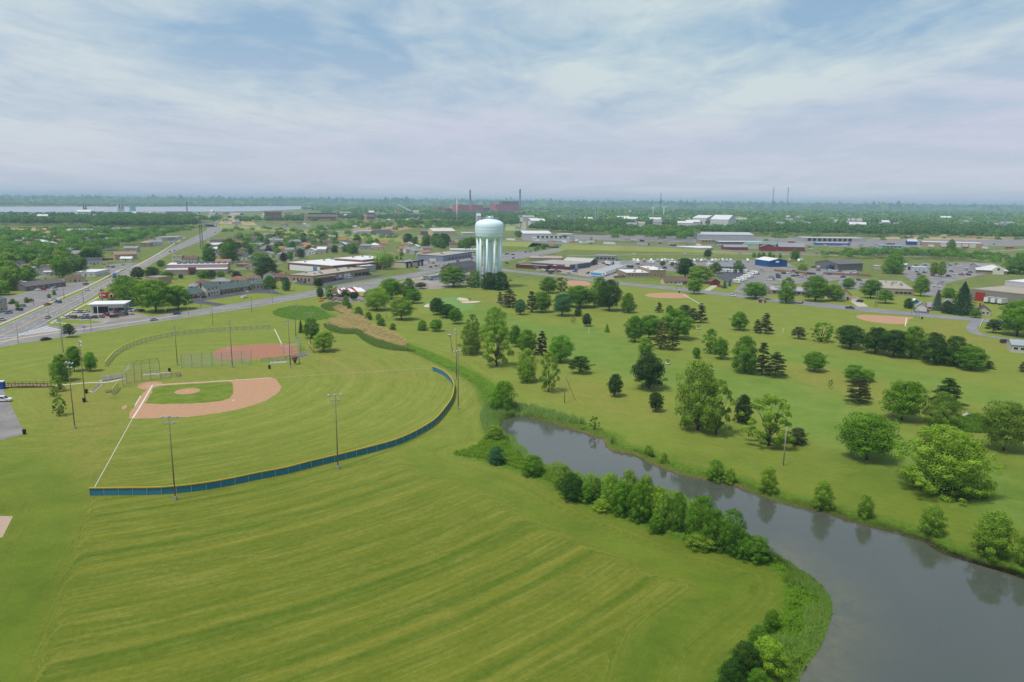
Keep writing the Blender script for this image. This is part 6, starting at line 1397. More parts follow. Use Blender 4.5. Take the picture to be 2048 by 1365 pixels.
# brown board fences of the dealer
def board_fence(label,a,b,h=2.0,col=ph(160,122,86)):
    A_,B_ = G(*a),G(*b); d = B_ - A_; n = int(d.length / 2.4); t = thing('board_fence',label,'fence',(A_.x,A_.y,0),math.atan2(d.y,d.x)); w = d.length / n
    me = MB().box(0.02,w - 0.02,-0.04,0.04,0.1,h,M_WALL).mesh('board_panel'); pm = MB().box(-0.07,0.07,-0.07,0.07,0,h + 0.1,M_WALL).mesh('post')
    for i in range(n):link('board_panel',me,t,(i * w,0,0),color=col); link('post',pm,t,(i * w,0.09,0),color=col)
board_fence('brown board fence left of the sign in the motorhome yard',(1548,543),(1630,550)); board_fence('brown board fence right of the sign in the motorhome yard',(1646,549),(1742,554))
board_fence('red brown board fence beside the white house at the left',(205,521),(232,520),1.8,ph(150,92,70))
# --- industry along the highway
for A_,B_,dp,tp,wc,rc,stl,lb,kw in [
 ((1396,479.5),(1508,480.5),60,469.5,ph(196,198,198),ph(206,208,206),'gable','long light grey warehouse behind the highway',dict(rh=3.5)),
 ((1402,487),(1430,487),20,480.5,ph(190,160,120),RBEIGE,'flat','small orange beige office by the highway',dict(wins=[('f',4,3,3,2.2)])),
 ((1439,489.5),(1530,490),24,484,ph(120,124,130),RWHITE,'flat','long open shed with white roof by the highway',dict(doors=[('f',0.55 + 0.1 * i,7,4.5,DK) for i in range(4)])),  # near-black panels paint the shade of the open shed front
 ((1493,498),(1563,499),26,489.5,ph(222,214,190),ph(120,164,148),'gable','cream hall with green roof by the highway',dict(rh=3.4,doors=[('f',0.44,9,7,DK),('f',0.2,7,6,ph(220,214,200))])),
 ((1448,500.5),(1496,501),16,494.5,REDW,RGREY,'gable','left long red barn with grey roof by the highway',dict(rh=3)),
 ((1523,502.5),(1552,503),18,494.5,REDW,ph(150,84,80),'gable','middle red gabled barn by the highway',dict(rh=4,ridge='v')),
 ((1557,502.5),(1609,503.5),20,494,REDW,RGREY,'gable','right long red barn with grey roof by the highway',dict(rh=5)),
 ((1357,500.5),(1424,500.5),14,496,WHITE,RWHITE,'gable','row of white storage sheds by the highway',dict(rh=2)),
 ((1606,482.5),(1733,484),40,476,ph(190,190,192),ph(214,214,212),'flat','long grey white depot far right of the barns',dict(doors=[('f',0.1 + 0.08 * i,6,5,DK) for i in range(9)])),
 ((1633,491),(1700,492),16,486,ph(60,120,180),RWHITE,'flat','low blue sales building far right of the barns',dict(wins=[('f',6,2.5,4,2)])),
 ((1760,497),(1806,498),16,491,ph(150,186,214),ph(206,216,224),'flat','pale blue showroom behind the tree belt',dict(wins=[('f',5,2.5,4,2.5)])),
 ((1814,490.5),(1834,491),14,483,ph(40,84,140),ph(210,220,230),'gable','blue gabled shop beside the long tan building',dict(rh=3)),
 ((1845,493),(1966,496.5),40,484.5,ph(190,160,128),ph(232,230,228),'flat','long tan building with white roof behind the slim tree',dict(doors=[('f',0.35 + 0.12 * i,8,6,ph(226,222,214)) for i in range(5)])),
 ((1046,475.5),(1103,475.5),50,467.5,WHITE,RWHITE,'gable','white warehouse behind the bridge',dict(rh=4)),
 ((1121,481),(1149,481),30,469,ph(206,206,206),ph(226,226,226),'flat','grey white block behind the bridge',dict(doors=[('f',0.3,8,8,DK)])),
 ((1066,482),(1140,482.5),16,476,ph(226,226,224),RWHITE,'flat','long white dock building behind the bridge',dict(wins=[('f',7,6,5,4)])),
 ((651,469),(712,469),20,463.5,ph(96,150,176),ph(196,206,206),'flat','low light blue strip building beyond the highway',dict()),
 ((713,471),(747,470.5),20,463,WHITE,RWHITE,'flat','white low building beyond the highway',dict()),
 ((753,475),(788,474),22,469,BRICK,RDARK,'gable','brick building with dark roof beyond the highway',dict(rh=7)),
 ((842,471),(866,471),20,463,ph(140,120,120),RGREY,'flat','grey brick building left of the cream hall',dict(wins=[('f',3,4,4,3)])),
 ((866,472.5),(911,472),40,463,ph(222,204,166),ph(232,226,206),'gable','cream hall with pale roof left of the water tower tank',dict(rh=5)),
 ((925,472),(950,472),30,466,ph(206,200,190),RWHITE,'flat','low white building just left of the tower tank',dict()),
 ((836,482),(868,480),16,474,ph(222,176,110),ph(220,150,110),'flat','orange and cream shop among the trees',dict()),
 ((907,483),(950,481),12,477,ph(110,130,170),ph(120,136,176),'flat','blue roofed yard building left of the tower',dict()),
 ((1384,450),(1412,451),60,436,WHITE,RWHITE,'gable','white plant hall far behind the woods, left',dict(rh=8)),
 ((1420,453),(1456,454),70,439,WHITE,RWHITE,'gable','white plant hall far behind the woods, right',dict(rh=12)),
 ((1296,437),(1345,438),40,431.5,WHITE,ph(230,226,224),'flat','white plant beneath the wind turbines',dict()),
 ((953.5,453),(962,453),12,432,WHITE,ph(220,220,226),'gable','white silo tower left of the water tower tank',dict(rh=6)),
 ((530,442),(564,442),40,423.5,ph(156,112,96),ph(150,120,110),'flat','tall brown brick block by the river',dict(wins=[('f',5,20,5,6)])),
 ((612,443),(677,443),60,431,ph(196,156,134),ph(190,170,160),'flat','long tan factory by the river',dict(wins=[('f',12,10,8,5),('f',12,22,8,5)])),
 ((733,443),(750,443),50,431,ph(196,150,130),ph(190,170,160),'flat','right end of the tan factory by the river',dict(wins=[('f',4,10,8,5),('f',4,22,8,5)])),
 ((792,432),(800,432),20,420,ph(206,176,136),ph(190,170,140),'flat','tan tower block of the works by the river',dict()),
 ((568,436),(586,436),30,425,ph(206,180,160),ph(200,190,180),'flat','small tan block right of the brown brick block',dict()),
 ((166,427.5),(175.5,427.5),30,415.5,ph(226,226,230),ph(220,220,224),'flat','left white tower block at the river',dict(wins=[('f',2,25,4,18)])),
 ((236,424.5),(249.5,424.5),40,410.5,ph(230,228,230),ph(220,220,224),'flat','middle white tower block at the river',dict(wins=[('f',2,25,4,20)])),
 ((261,423.5),(272,423.5),40,414,ph(150,206,190),ph(160,206,194),'flat','right green tower block at the river',dict()),
 ((130,470),(184,469.5),60,464.5,ph(176,180,184),ph(190,192,196),'gable','grey greenhouse sheds at the left',dict(rh=4)),
 ((218,462),(255,462),40,457.5,ph(200,200,202),ph(206,206,206),'flat','long pale shed in front of the left wood',dict()),
 ((-60,436),(20,436),60,429,ph(70,160,150),ph(90,170,160),'flat','long teal warehouse at the left river shore',dict()),
 ((60,431),(160,431),80,426,ph(206,196,196),ph(206,200,204),'flat','long pale works at the left river shore',dict()),
 ((190,430),(300,429),80,424.5,ph(214,214,220),ph(206,200,204),'flat','long white works beside the white tower blocks',dict()),
 ((335,428),(385,428),60,423.5,ph(170,140,126),ph(190,180,180),'flat','low brick works beside the dark chimney',dict()),
 ((446,429),(478,429),60,424.5,ph(206,180,150),ph(200,190,180),'flat','tan works on the river right of the dark chimney',dict()),
 ((1208,430),(1280,431),80,425.5,ph(226,226,226),ph(226,226,226),'flat','white sheds beyond the pylons',dict()),
 ((1040,427.5),(1100,428),80,422,ph(206,210,214),ph(206,210,214),'flat','long pale shed right of the power plant',dict()),
 ((1800,437),(1860,438),60,433,ph(110,116,126),ph(120,126,136),'flat','grey shed in the far right woods',dict()),
 ((1606,436),(1676,437),60,432,ph(226,226,226),ph(226,226,226),'flat','white sheds in the far woods right of centre',dict()),
]:
    building('industrial_building',lb,A_,B_,dp,tp,wc,rc,stl,group='buildings along the highway and river',units=0,roofmat=M_METALROOF,parapet=0.2,**kw)
# --- power plant
MARO = (0.42,0.10,0.145); MARD = (0.15,0.09,0.105)
pp = [((916,427.5),(938.4,427.5),70,410.5,MARO,'left maroon boiler hall of the power plant'),((944,427.5),(966,427.5),70,410.5,MARO,'middle maroon boiler hall of the power plant'),((992,427.5),(1039.5,427.5),80,409.5,MARO,'long right maroon boiler hall of the power plant'),((966.5,427),(991.5,427),60,416,MARD,'dark conveyor hall between the maroon halls'),((883,427),(889.5,427),40,414.6,ph(206,96,80,1.2),'orange red tower left of the power plant'),((889.8,427),(907,427),40,418,MARD,'low dark hall left of the power plant'),((907.2,427),(913,427),40,413,ph(216,186,150,1.2),'beige tower of the power plant'),((876,427),(882.6,427),40,415,ph(170,90,90,1.2),'small reddish hall at the left end of the power plant')]
for A_,B_,dp,tp,wc,lb in pp:building('power_plant_hall',lb,A_,B_,dp,tp,wc,tuple(c * 0.8 for c in wc),group='power plant')
A_,B_,u_,v_,_ = frame_of((1008,427.5),(1039,427.5)); h0 = height_to(G(992,427.5),409.5)
building('plant_top_house','dark superstructure on top of the long maroon hall',A_ + v_ * 12,B_ + v_ * 12,40,0,MARD,MARD,h=height_to(A_,403) - h0 - 0.5,z0=h0 + 0.4,group='power plant')
def chimney(label,bx,by,top,r,stripe=True):
    g = G(bx,by); h = height_to(g,top); t = thing('chimney_stack',label,'chimney',(g.x,g.y,0),0,'tall chimneys'); m1 = M('chimney_concrete',ph(150,130,122,1.1),0.9); m2 = M('chimney_dark',ph(84,80,84,1.1),0.9)
    MB().lathe([(r,0),(r * 0.82,h * 0.62)],m1,20).build('shaft',t,smooth=True); MB().lathe([(r * 0.83,h * 0.62),(r * 0.75,h * 0.97),(r * 0.9,h * 0.975),(r * 0.9,h),(r * 0.5,h)],m2,20).build('upper_shaft',t,smooth=True)
chimney('left tall chimney of the power plant',940.5,427,379.7,4.6); chimney('right tall chimney of the power plant',1039.7,427.5,378.5,4.6); chimney('dark chimney at the river',374.5,427,404.5,3.2)
# --- water tower
g = G(978.5,575); h = height_to(g,436.5); mpx = mpp(g) * 1.005; t = thing('water_tower','pale blue water tower with a bulging tank on ten legs','water tower',(g.x,g.y,0)); MW = M('tower_blue',(0.70,0.85,0.94),0.45,0.06,0.12,0,0.4)
Rt = 28.3 * mpx; zt = lambda y:height_to(g,y)
z_sh,z_low,z_bot = zt(441.6),zt(471),zt(477)
MB().lathe([(Rt * 0.955,z_low - 0.6),(Rt,z_low + 1.6),(Rt,zt(454)),(Rt * 0.985,zt(450)),(Rt * 0.95,zt(446.8)),(Rt * 0.89,zt(444.6)),(Rt * 0.8,zt(442.8)),(Rt * 0.6,zt(440.4)),(Rt * 0.3,zt(438.6)),(0.05,zt(438))],MW,64).build('tank',t,smooth=True)
nl = 10; V_,F_ = [],[]; nseg = 80
for j,(rr,zz,fl) in enumerate(((0.955,z_low - 0.6,0.0),(0.9,z_low - 1.7,0.035),(0.76,z_low - 2.9,0.06),(0.5,z_low - 3.9,0.07),(0.18,z_low - 4.4,0.0))):
    for k in range(nseg):
        a = 2 * math.pi * k / nseg; f_ = 1 - fl * abs(math.cos(a * nl / 2)) ** 0.6 * 2.2; V_.append((Rt * rr * f_ * math.cos(a),Rt * rr * f_ * math.sin(a),zz - 0.5 * fl * 12 * abs(math.sin(a * nl / 2))))
for j in range(4):
    for k in range(nseg):F_.append((j * nseg + k,(j + 1) * nseg + k,(j + 1) * nseg + (k + 1) % nseg,j * nseg + (k + 1) % nseg))
link('bowl',mesh_from('bowl',V_,F_,[MW],None,True),t)
MB().lathe([(3.6 * mpx,0),(3.6 * mpx,z_low - 3.0)],MW,32).build('riser_column',t,smooth=True)
lm = MB().tube([(0,0,0),(0,0,z_low - 1.0)],2.0 * mpx,MW,16).mesh('leg',True); gm2 = MB().tube([(0,0,z_low - 2.4),(0.3,0,z_low - 0.9),(1.2,0,z_low + 0.5)],[1.75 * mpx,1.9 * mpx,0.6],MW,12).mesh('leg_bracket',True)
for k in range(nl):
    a = 2 * math.pi * (k + 0.25) / nl; p = (Rt * 0.83 * math.cos(a),Rt * 0.83 * math.sin(a),0); link('leg',lm,t,p); link('leg_bracket',gm2,t,p,a)
for z in (z_low + 1.6,zt(461),zt(454)):MB().lathe([(Rt + .01,z - .12),(Rt + .06,z - .06),(Rt + .06,z + .06),(Rt + .01,z + .12)],M('tower_seam',(0.42,0.6,0.68),0.5),64).build('weld_band',t,smooth=True)
rail = MB()
for k in range(28):a = 2 * math.pi * k / 28; rail.box(Rt * 0.62 * math.cos(a) - 0.05,Rt * 0.62 * math.cos(a) + 0.05,Rt * 0.62 * math.sin(a) - 0.05,Rt * 0.62 * math.sin(a) + 0.05,z_sh + 1.0,z_sh + 2.3,M_STEEL)
for z in (1.7,2.25):rail.tube([(Rt * 0.62 * math.cos(2 * math.pi * k / 28),Rt * 0.62 * math.sin(2 * math.pi * k / 28),z_sh + z) for k in range(29)],0.06,M_STEEL,5,False)
rail.build('roof_railing',t); MB().lathe([(0.9,z_sh + 2.0),(0.9,z_sh + 3.2),(0.05,z_sh + 3.3)],MW,14).build('roof_vent',t,smooth=True)
for x,y in ((-1.8,0.5),(1.6,-0.6),(2.4,0.8)):MB().tube([(x,y,z_sh + 1.9),(x,y,z_sh + 3.6)],0.25,M_WHITE,8).build('antenna',t)
ld = MB(); a = -0.25
for s in (-0.25,0.25):ld.tube([(Rt * 1.02 * math.cos(a) - s * math.sin(a),Rt * 1.02 * math.sin(a) + s * math.cos(a),z) for z in (z_low - 2,z_sh - 0.5)],0.06,M_STEEL,5)
ld.build('ladder',t)
# --- lattice masts, pylons, turbines, thin masts
M_LAT = M('lattice_dark',ph(76,80,88,1.2),0.6); M_PYL = M('pylon_grey',ph(172,184,196,1.3),0.6)
def lattice(name,label,bx,by,top,w0,w1,mat,cat,group=None,sections=10,arms=(),r=0.14):
    g = G(bx,by); h = height_to(g,top); t = thing(name,label,cat,(g.x,g.y,0),0.5,group); legs = [(-1,-1),(1,-1),(1,1),(-1,1)]
    W_ = lambda f:w0 + (w1 - w0) * f
    for sx,sy in legs:MB().tube([(sx * w0,sy * w0,0),(sx * w1,sy * w1,h)],r,mat,5).build('leg',t)
    mb = MB()
    for i in range(sections):
        f0,f1 = i / sections,(i + 1) / sections
        for a in range(4):
            (x0,y0),(x1,y1) = legs[a],legs[(a + 1) % 4]
            mb.bar((x0 * W_(f0),y0 * W_(f0),h * f0),(x1 * W_(f1),y1 * W_(f1),h * f1),r,mat); mb.bar((x1 * W_(f0),y1 * W_(f0),h * f0),(x0 * W_(f1),y0 * W_(f1),h * f1),r,mat)
    mb.build('lattice_brace',t)
    for f,ln in arms:MB().bar((-ln,0,h * f),(ln,0,h * f),r * 2.2,mat).build('crossarm',t)
    return t,h
t,h = lattice('cell_mast','dark lattice cell mast beside the diagonal road',404,499,424,1.7,1.0,M_LAT,'mast',sections=14)
for k in range(6):a = k * math.pi / 3; MB().box(-0.25,0.25,-0.12,0.12,h - 4,h - 1.2,M_WHITE).build('antenna_panel',t,(2.2 * math.cos(a),2.2 * math.sin(a),0),a); MB().bar((0,0,h - 2.6),(2.2 * math.cos(a),2.2 * math.sin(a),h - 2.6),0.1,M_LAT).build('antenna_arm',t)
for i,(x,y,tp) in enumerate(((1101,448,424),(1112,450,421),(1124,446,419),(1132,450,424),(1141,449,418),(1149,452,422),(1158,448,424),(1171,446,423),(1190,452,420))):lattice('power_pylon','grey lattice pylon of the substation behind the bridge',x,y,tp,2.6,0.8,M_PYL,'pylon','pylons of the substation',7,((0.8,6),(0.95,4.5)),0.3)
for x,y,tp,lb in ((1190,455,423,'left of the thick grey poles above the wood'),(1195,455,422,'middle of the thick grey poles above the wood'),(1207,455,424,'right of the thick grey poles above the wood')):wood_pole(lb,x,y,tp,True,0,None,M_PYL,r=0.9,name='steel_pole',group='steel poles above the wood')
for x,y,tp in ((1997,462,432),(2008,463,431),(1975,456,436),(1700,455,428),(1710,456,427),(1590,446,427),(1600,446,426)):lattice('power_pylon','grey lattice pylon in the far right woods',x,y,tp,3.0,0.9,M_PYL,'pylon','pylons in the right woods',7,((0.78,7),(0.88,6),(0.97,5)),0.3)
for x,y,tp,lb in ((1320,431,385.5,'tall dark lattice mast between the wind turbines'),(1543,440,375,'left of two thin radio masts on the horizon'),(1572,440,375,'right of two thin radio masts on the horizon')):lattice('radio_mast',lb,x,y,tp,1.1,0.9,M_PYL if x > 1400 else M_LAT,'mast','radio masts',14,(),0.3)
g = G(914,452); h = height_to(g,399); t = thing('monopole','tall yellowish white monopole left of the power plant','mast',(g.x,g.y,0)); MB().tube([(0,0,0),(0,0,h)],[1.3,0.9],M('monopole_cream',ph(232,222,184,1.2),0.6),10).build('pole',t,smooth=True); MB().lathe([(1.6,10),(1.6,14)],M('monopole_orange',ph(226,170,80,1.2),0.6),10).build('orange_band',t)
for x,y,hub,lb,ph0 in ((1305.6,434,414.6,'left white wind turbine',0.15),(1327,435.4,415.7,'right white wind turbine',1.0)):
    g = G(x,y); h = height_to(g,hub); t = thing('wind_turbine',lb,'wind turbine',(g.x,g.y,0),0.1,'wind turbines'); MB().tube([(0,0,0),(0,0,h)],[2.6,1.6],M_WHITE,12).build('tower',t,smooth=True); MB().box(-1.6,1.6,-3,3.5,h - 1.5,h + 2,M_WHITE).build('nacelle',t); MB().lathe([(0.01,0),(1.5,0.6),(1.7,2)],M_WHITE,12).build('hub',t,(0,-4.6,h)).rotation_euler = (-math.pi / 2,0,0)
    for k in range(3):
        a = ph0 + k * 2 * math.pi / 3; L_ = 27; d = Vector((math.sin(a),0,math.cos(a))); e = Vector((math.cos(a),0,-math.sin(a))); o_ = Vector((0,-4.2,h))
        V_ = [o_ + e * 0.8,o_ - e * 0.8,o_ + d * L_ * 0.25 - e * 0.6,o_ + d * L_ - e * 0.15,o_ + d * L_ + e * 0.15,o_ + d * L_ * 0.25 + e * 1.7]; V_ += [v - Vector((0,0.5,0)) for v in V_]
        link('blade',mesh_from('blade',V_,[(0,1,2,3,4,5),(11,10,9,8,7,6)] + [(i,(i + 1) % 6,6 + (i + 1) % 6,6 + i) for i in range(6)],[M_WHITE]),t)
g = G(1260,432); h = height_to(g,421); t = thing('small_water_tower','small tan water tower in the far woods','water tower',(g.x,g.y,0)); mt2 = M('far_tower_tan',ph(222,190,150,1.2),0.7); MB().lathe([(0.1,h * 0.5),(7,h * 0.55),(7.5,h * 0.75),(6,h * 0.93),(0.1,h)],mt2,20).build('tank',t,smooth=True)
for k in range(5):a = k * 1.2566; MB().tube([(5.5 * math.cos(a),5.5 * math.sin(a),0),(5 * math.cos(a),5 * math.sin(a),h * 0.58)],0.5,mt2,6).build('leg',t)
# --- conveyor at the works
a,b = G(822,428),G(795,425); t = thing('conveyor','long sloping conveyor at the river works','conveyor',(0,0,0)); a3,b3 = Vector((a.x,a.y,12)),Vector((b.x,b.y,42)); MB().bar(a3,b3,5,M_PYL).build('belt_gallery',t)
for f in (0.3,0.6,0.95):p = a3.lerp(b3,f); MB().tube([(p.x,p.y,0),tuple(p)],1.0,M_PYL,6).build('trestle',t)

# --- elevated highway with bridges
HW = smooth_poly(GP([(395,452.5),(440,454.5),(512,458.5),(570,463),(625,468.5),(737,476.5),(802,481.5),(900,487),(1010,490.5),(1064,492.5),(1149,497.5),(1250,500),(1356,502.5),(1500,506),(1700,509.5),(1900,512),(2150,515)]),False,6)
hz_ = []
for p in HW:
    px,_y = pix((p.x,p.y,0)); hz_.append(6.2 * float(sstep(330,420,px)) * float(sstep(1560,1250,px)) + 0.15)
wR = 11.0; V_,F_,I_ = [],[],[]; Lf,Rt_ = offset_line(HW,wR),offset_line(HW,-wR)
bridge = [(pix((p.x,p.y,0))[0] > 1066 and pix((p.x,p.y,0))[0] < 1145) or (410 < pix((p.x,p.y,0))[0] < 452) for p in HW]
M_EMB = M('embankment_grass',ph(150,158,78),0.95,0.3,0.02); rb = []
hwo = bpy.data.objects.new('elevated_highway',None); COL.objects.link(hwo); tag(hwo,'elevated highway on a dry grass embankment',kind='structure')
V_ = [(*p.xy,z) for p,z in zip(Lf,hz_)] + [(*p.xy,z) for p,z in zip(Rt_,hz_)]; n = len(HW)
F_ = [(i,n + i,n + i + 1,i + 1) for i in range(n - 1)]; link('carriageway',mesh_from('carriageway',V_,[f[::-1] if (Vector(V_[f[1]]) - Vector(V_[f[0]])).cross(Vector(V_[f[2]]) - Vector(V_[f[0]])).z < 0 else f for f in F_],[A_ROAD]),hwo)
for side,E_ in ((1,Lf),(-1,Rt_)):
    V_,F_ = [],[]; toe = offset_line(HW,side * (wR + 13))
    for i in range(n):V_ += [(*E_[i].xy,hz_[i] - 0.02),(*toe[i].xy,-0.1)]
    for i in range(n - 1):
        if not (bridge[i] and bridge[i + 1]):F_.append((2 * i,2 * i + 1,2 * i + 3,2 * i + 2))
    link('embankment_slope',mesh_from('embankment_slope',V_,F_,[M_EMB]),hwo)
    V_,F_ = [],[]
    for i in range(n):V_ += [(*E_[i].xy,hz_[i]),(*E_[i].xy,hz_[i] + 0.85),(*offset_line(HW,side * (wR + 0.3))[i].xy,hz_[i] + 0.85),(*offset_line(HW,side * (wR + 0.3))[i].xy,hz_[i] - (1.3 if bridge[i] else 0.1))]
    for i in range(n - 1):
        k = i * 4; F_ += [(k + j,k + j + 1,k + 5 + j,k + 4 + j) for j in range(3)]
    link('barrier',mesh_from('barrier',V_,F_,[M('barrier_concrete',ph(176,172,166),0.9)]),hwo)
painted(hwo,[p for p in offset_line(HW,0)],0.5,M_KERB,0.0) if False else None
for i in range(n):
    if bridge[i] and i % 2 == 0:
        for s in (-8,-3,3,8):
            q_ = offset_line(HW,s)[i]; MB().box(-0.6,0.6,-0.6,0.6,0,hz_[i] - 0.6,M_CONC).build('bridge_column',hwo,(q_.x,q_.y,0))
        a,b = offset_line(HW,-wR + 0.5)[i],offset_line(HW,wR - 0.5)[i]; MB().bar((a.x,a.y,hz_[i] - 0.9),(b.x,b.y,hz_[i] - 0.9),1.2,M_CONC).build('bridge_beam',hwo)
# ================================================================== VEHICLES
def wheel_mesh(r,w):
    mb = MB(); n = 14
    def ring(rr,y):return [(rr * math.cos(2 * math.pi * k / n),y,rr * math.sin(2 * math.pi * k / n)) for k in range(n)]
    V = ring(r,-w / 2) + ring(r,w / 2) + ring(r * 0.6,-w / 2 - 0.01) + ring(r * 0.6,w / 2 + 0.01)
    mb.raw(V,[(k,(k + 1) % n,n + (k + 1) % n,n + k) for k in range(n)] + [(2 * n + k,2 * n + (k + 1) % n,(k + 1) % n,k) for k in range(n)] + [(n + k,n + (k + 1) % n,3 * n + (k + 1) % n,3 * n + k) for k in range(n)],M_TYRE)
    mb.raw(ring(r * 0.6,-w / 2 - 0.012),[tuple(range(n))],M_RIM); mb.raw(ring(r * 0.6,w / 2 + 0.012),[tuple(range(n))[::-1]],M_RIM); return mb.mesh('wheel')
WH = wheel_mesh(0.34,0.24); WHB = wheel_mesh(0.5,0.5)
def loft(sections,mat,mb=None):
    """sections: list of (x, halfwidth, z0, z1) joined front to back"""
    mb = mb or MB(); V = []; F = []
    for x,hw,z0,z1 in sections:V += [(x,-hw,z0),(x,hw,z0),(x,hw,z1),(x,-hw,z1)]
    n = len(sections)
    for i in range(n - 1):
        a,b = i * 4,i * 4 + 4; F += [(a + j,a + (j + 1) % 4,b + (j + 1) % 4,b + j) for j in range(4)]
    F += [(3,2,1,0),(n * 4 - 4,n * 4 - 3,n * 4 - 2,n * 4 - 1)]; return mb.raw(V,F,mat)
def cabin(sections_lo_hi,mat_side,mat_top,mb):
    (x0,x1,w,z0),(x2,x3,w2,z1) = sections_lo_hi
    V = [(x0,-w,z0),(x1,-w,z0),(x1,w,z0),(x0,w,z0),(x2,-w2,z1),(x3,-w2,z1),(x3,w2,z1),(x2,w2,z1)]
    mb.raw(V,[(0,1,5,4),(1,2,6,5),(2,3,7,6),(3,0,4,7)],mat_side); return V
CARP = {}
def car_proto(kind):
    if kind in CARP:return CARP[kind]
    P = {}
    if kind == 'sedan':body = [(-2.3,.72,.42,.78),(-2.15,.86,.28,.92),(-1.3,.9,.24,.98),(0.9,.9,.24,.95),(1.9,.86,.26,.82),(2.3,.72,.34,.66)]; lo,hi = (-1.75,1.15,.84,.94),(-1.0,0.25,.66,1.42); wb = 1.4
    elif kind == 'suv':body = [(-2.3,.8,.45,1.0),(-2.2,.92,.36,1.08),(-1.0,.94,.34,1.08),(1.0,.94,.34,1.06),(2.0,.9,.36,1.0),(2.35,.8,.42,.82)]; lo,hi = (-2.2,1.25,.88,1.05),(-1.9,0.45,.74,1.72); wb = 1.42
    elif kind == 'van':body = [(-2.6,.9,.4,1.2),(-2.5,.98,.36,1.25),(1.5,.98,.36,1.2),(2.2,.92,.38,1.0),(2.6,.84,.44,.85)]; lo,hi = (-2.5,2.0,.95,1.18),(-2.4,1.0,.82,2.05); wb = 1.65
    else:body = [(-2.8,.9,.55,1.15),(-2.7,.96,.5,1.2),(-0.3,.96,.48,1.2),(1.5,.96,.48,1.15),(2.5,.92,.5,1.08),(2.8,.84,.55,.95)]; lo,hi = (-0.5,1.55,.9,1.15),(-0.3,0.85,.76,1.82); wb = 1.75
    mb = loft(body,M_PAINT)
    x2,x3,w2,z1 = hi; mb.raw([(x2 - .03,-w2,z1),(x3 + .03,-w2,z1),(x3 + .03,w2,z1),(x2 - .03,w2,z1),(x2 + .1,-w2 + .08,z1 + .05),(x3 - .1,-w2 + .08,z1 + .05),(x3 - .1,w2 - .08,z1 + .05),(x2 + .1,w2 - .08,z1 + .05)],[(4,5,6,7),(0,1,5,4),(1,2,6,5),(2,3,7,6),(3,0,4,7)],M_PAINT)
    for xp in (0.0,1.0):   # pillars
        for s in (-1,1):mb.bar((lo[0] if xp == 0 else lo[1],s * lo[2],lo[3]),(hi[0] if xp == 0 else hi[1],s * hi[2],z1),.09,M_PAINT)
    if kind == 'pickup':mb.raw([(-2.6,-.82,1.205),(-.6,-.82,1.205),(-.6,.82,1.205),(-2.6,.82,1.205)],[(0,1,2,3)],M_BLACK)
    P['body'] = mb.mesh('body'); g = MB(); cabin((lo,hi),M_GLASS,M_GLASS,g); P['windows'] = g.mesh('windows')
    fx,fz = body[-1][0],(body[-1][2] + body[-1][3]) / 2 + .04; P['headlight'] = MB().box(fx - .06,fx + .015,-.16,.16,fz - .06,fz + .08,M_LAMP).mesh('headlight'); bx = body[0][0]; bz = body[0][3] - .12; P['tail_light'] = MB().box(bx - .015,bx + .05,-.14,.14,bz - .08,bz + .08,M_TAIL).mesh('tail_light')
    CARP[kind] = (P,wb,body[-1][1] - .2,.42 if kind == 'pickup' else .34); return CARP[kind]
CC = dict(white=(0.72,0.72,0.71),silver=(0.42,0.43,0.44),grey=(0.16,0.17,0.18),black=(0.012,0.012,0.014),dark=(0.035,0.037,0.045),blue=(0.03,0.09,0.26),lightblue=(0.2,0.32,0.45),red=(0.30,0.025,0.025),green=(0.05,0.10,0.08),yellow=(0.65,0.42,0.04),orange=(0.6,0.2,0.05),brown=(0.12,0.07,0.05),tan=(0.4,0.33,0.24),pink=(0.62,0.32,0.30),skyblue=(0.05,0.30,0.62),purple=(0.15,0.1,0.2))
def rot_to(px,py,dx,dy):
    a,b = G(px,py),G(px + dx,py + dy); return math.atan2(b.y - a.y,b.x - a.x)
def car(kind,col,px,py,head,label,group='cars',z=0.08,nm=None):
    P,wb,hw,r = car_proto(kind); g = G(px,py); t = thing(nm or {'sedan':'car','suv':'sport_utility_car','van':'van','pickup':'pickup_truck'}[kind],label,{'van':'van','pickup':'pickup'}.get(kind,'car'),(g.x,g.y,z),head,group)
    link('body',P['body'],t,color=CC[col]); link('windows',P['windows'],t)
    for s in (-1,1):
        link('headlight',P['headlight'],t,(0,s * (hw - .02),0)); link('tail_light',P['tail_light'],t,(0,s * (hw - .0),0))
        for x in (-wb,wb):o = link('wheel',WH,t,(x,s * .82,r)); o.scale = (r / .34,) * 3
    return t
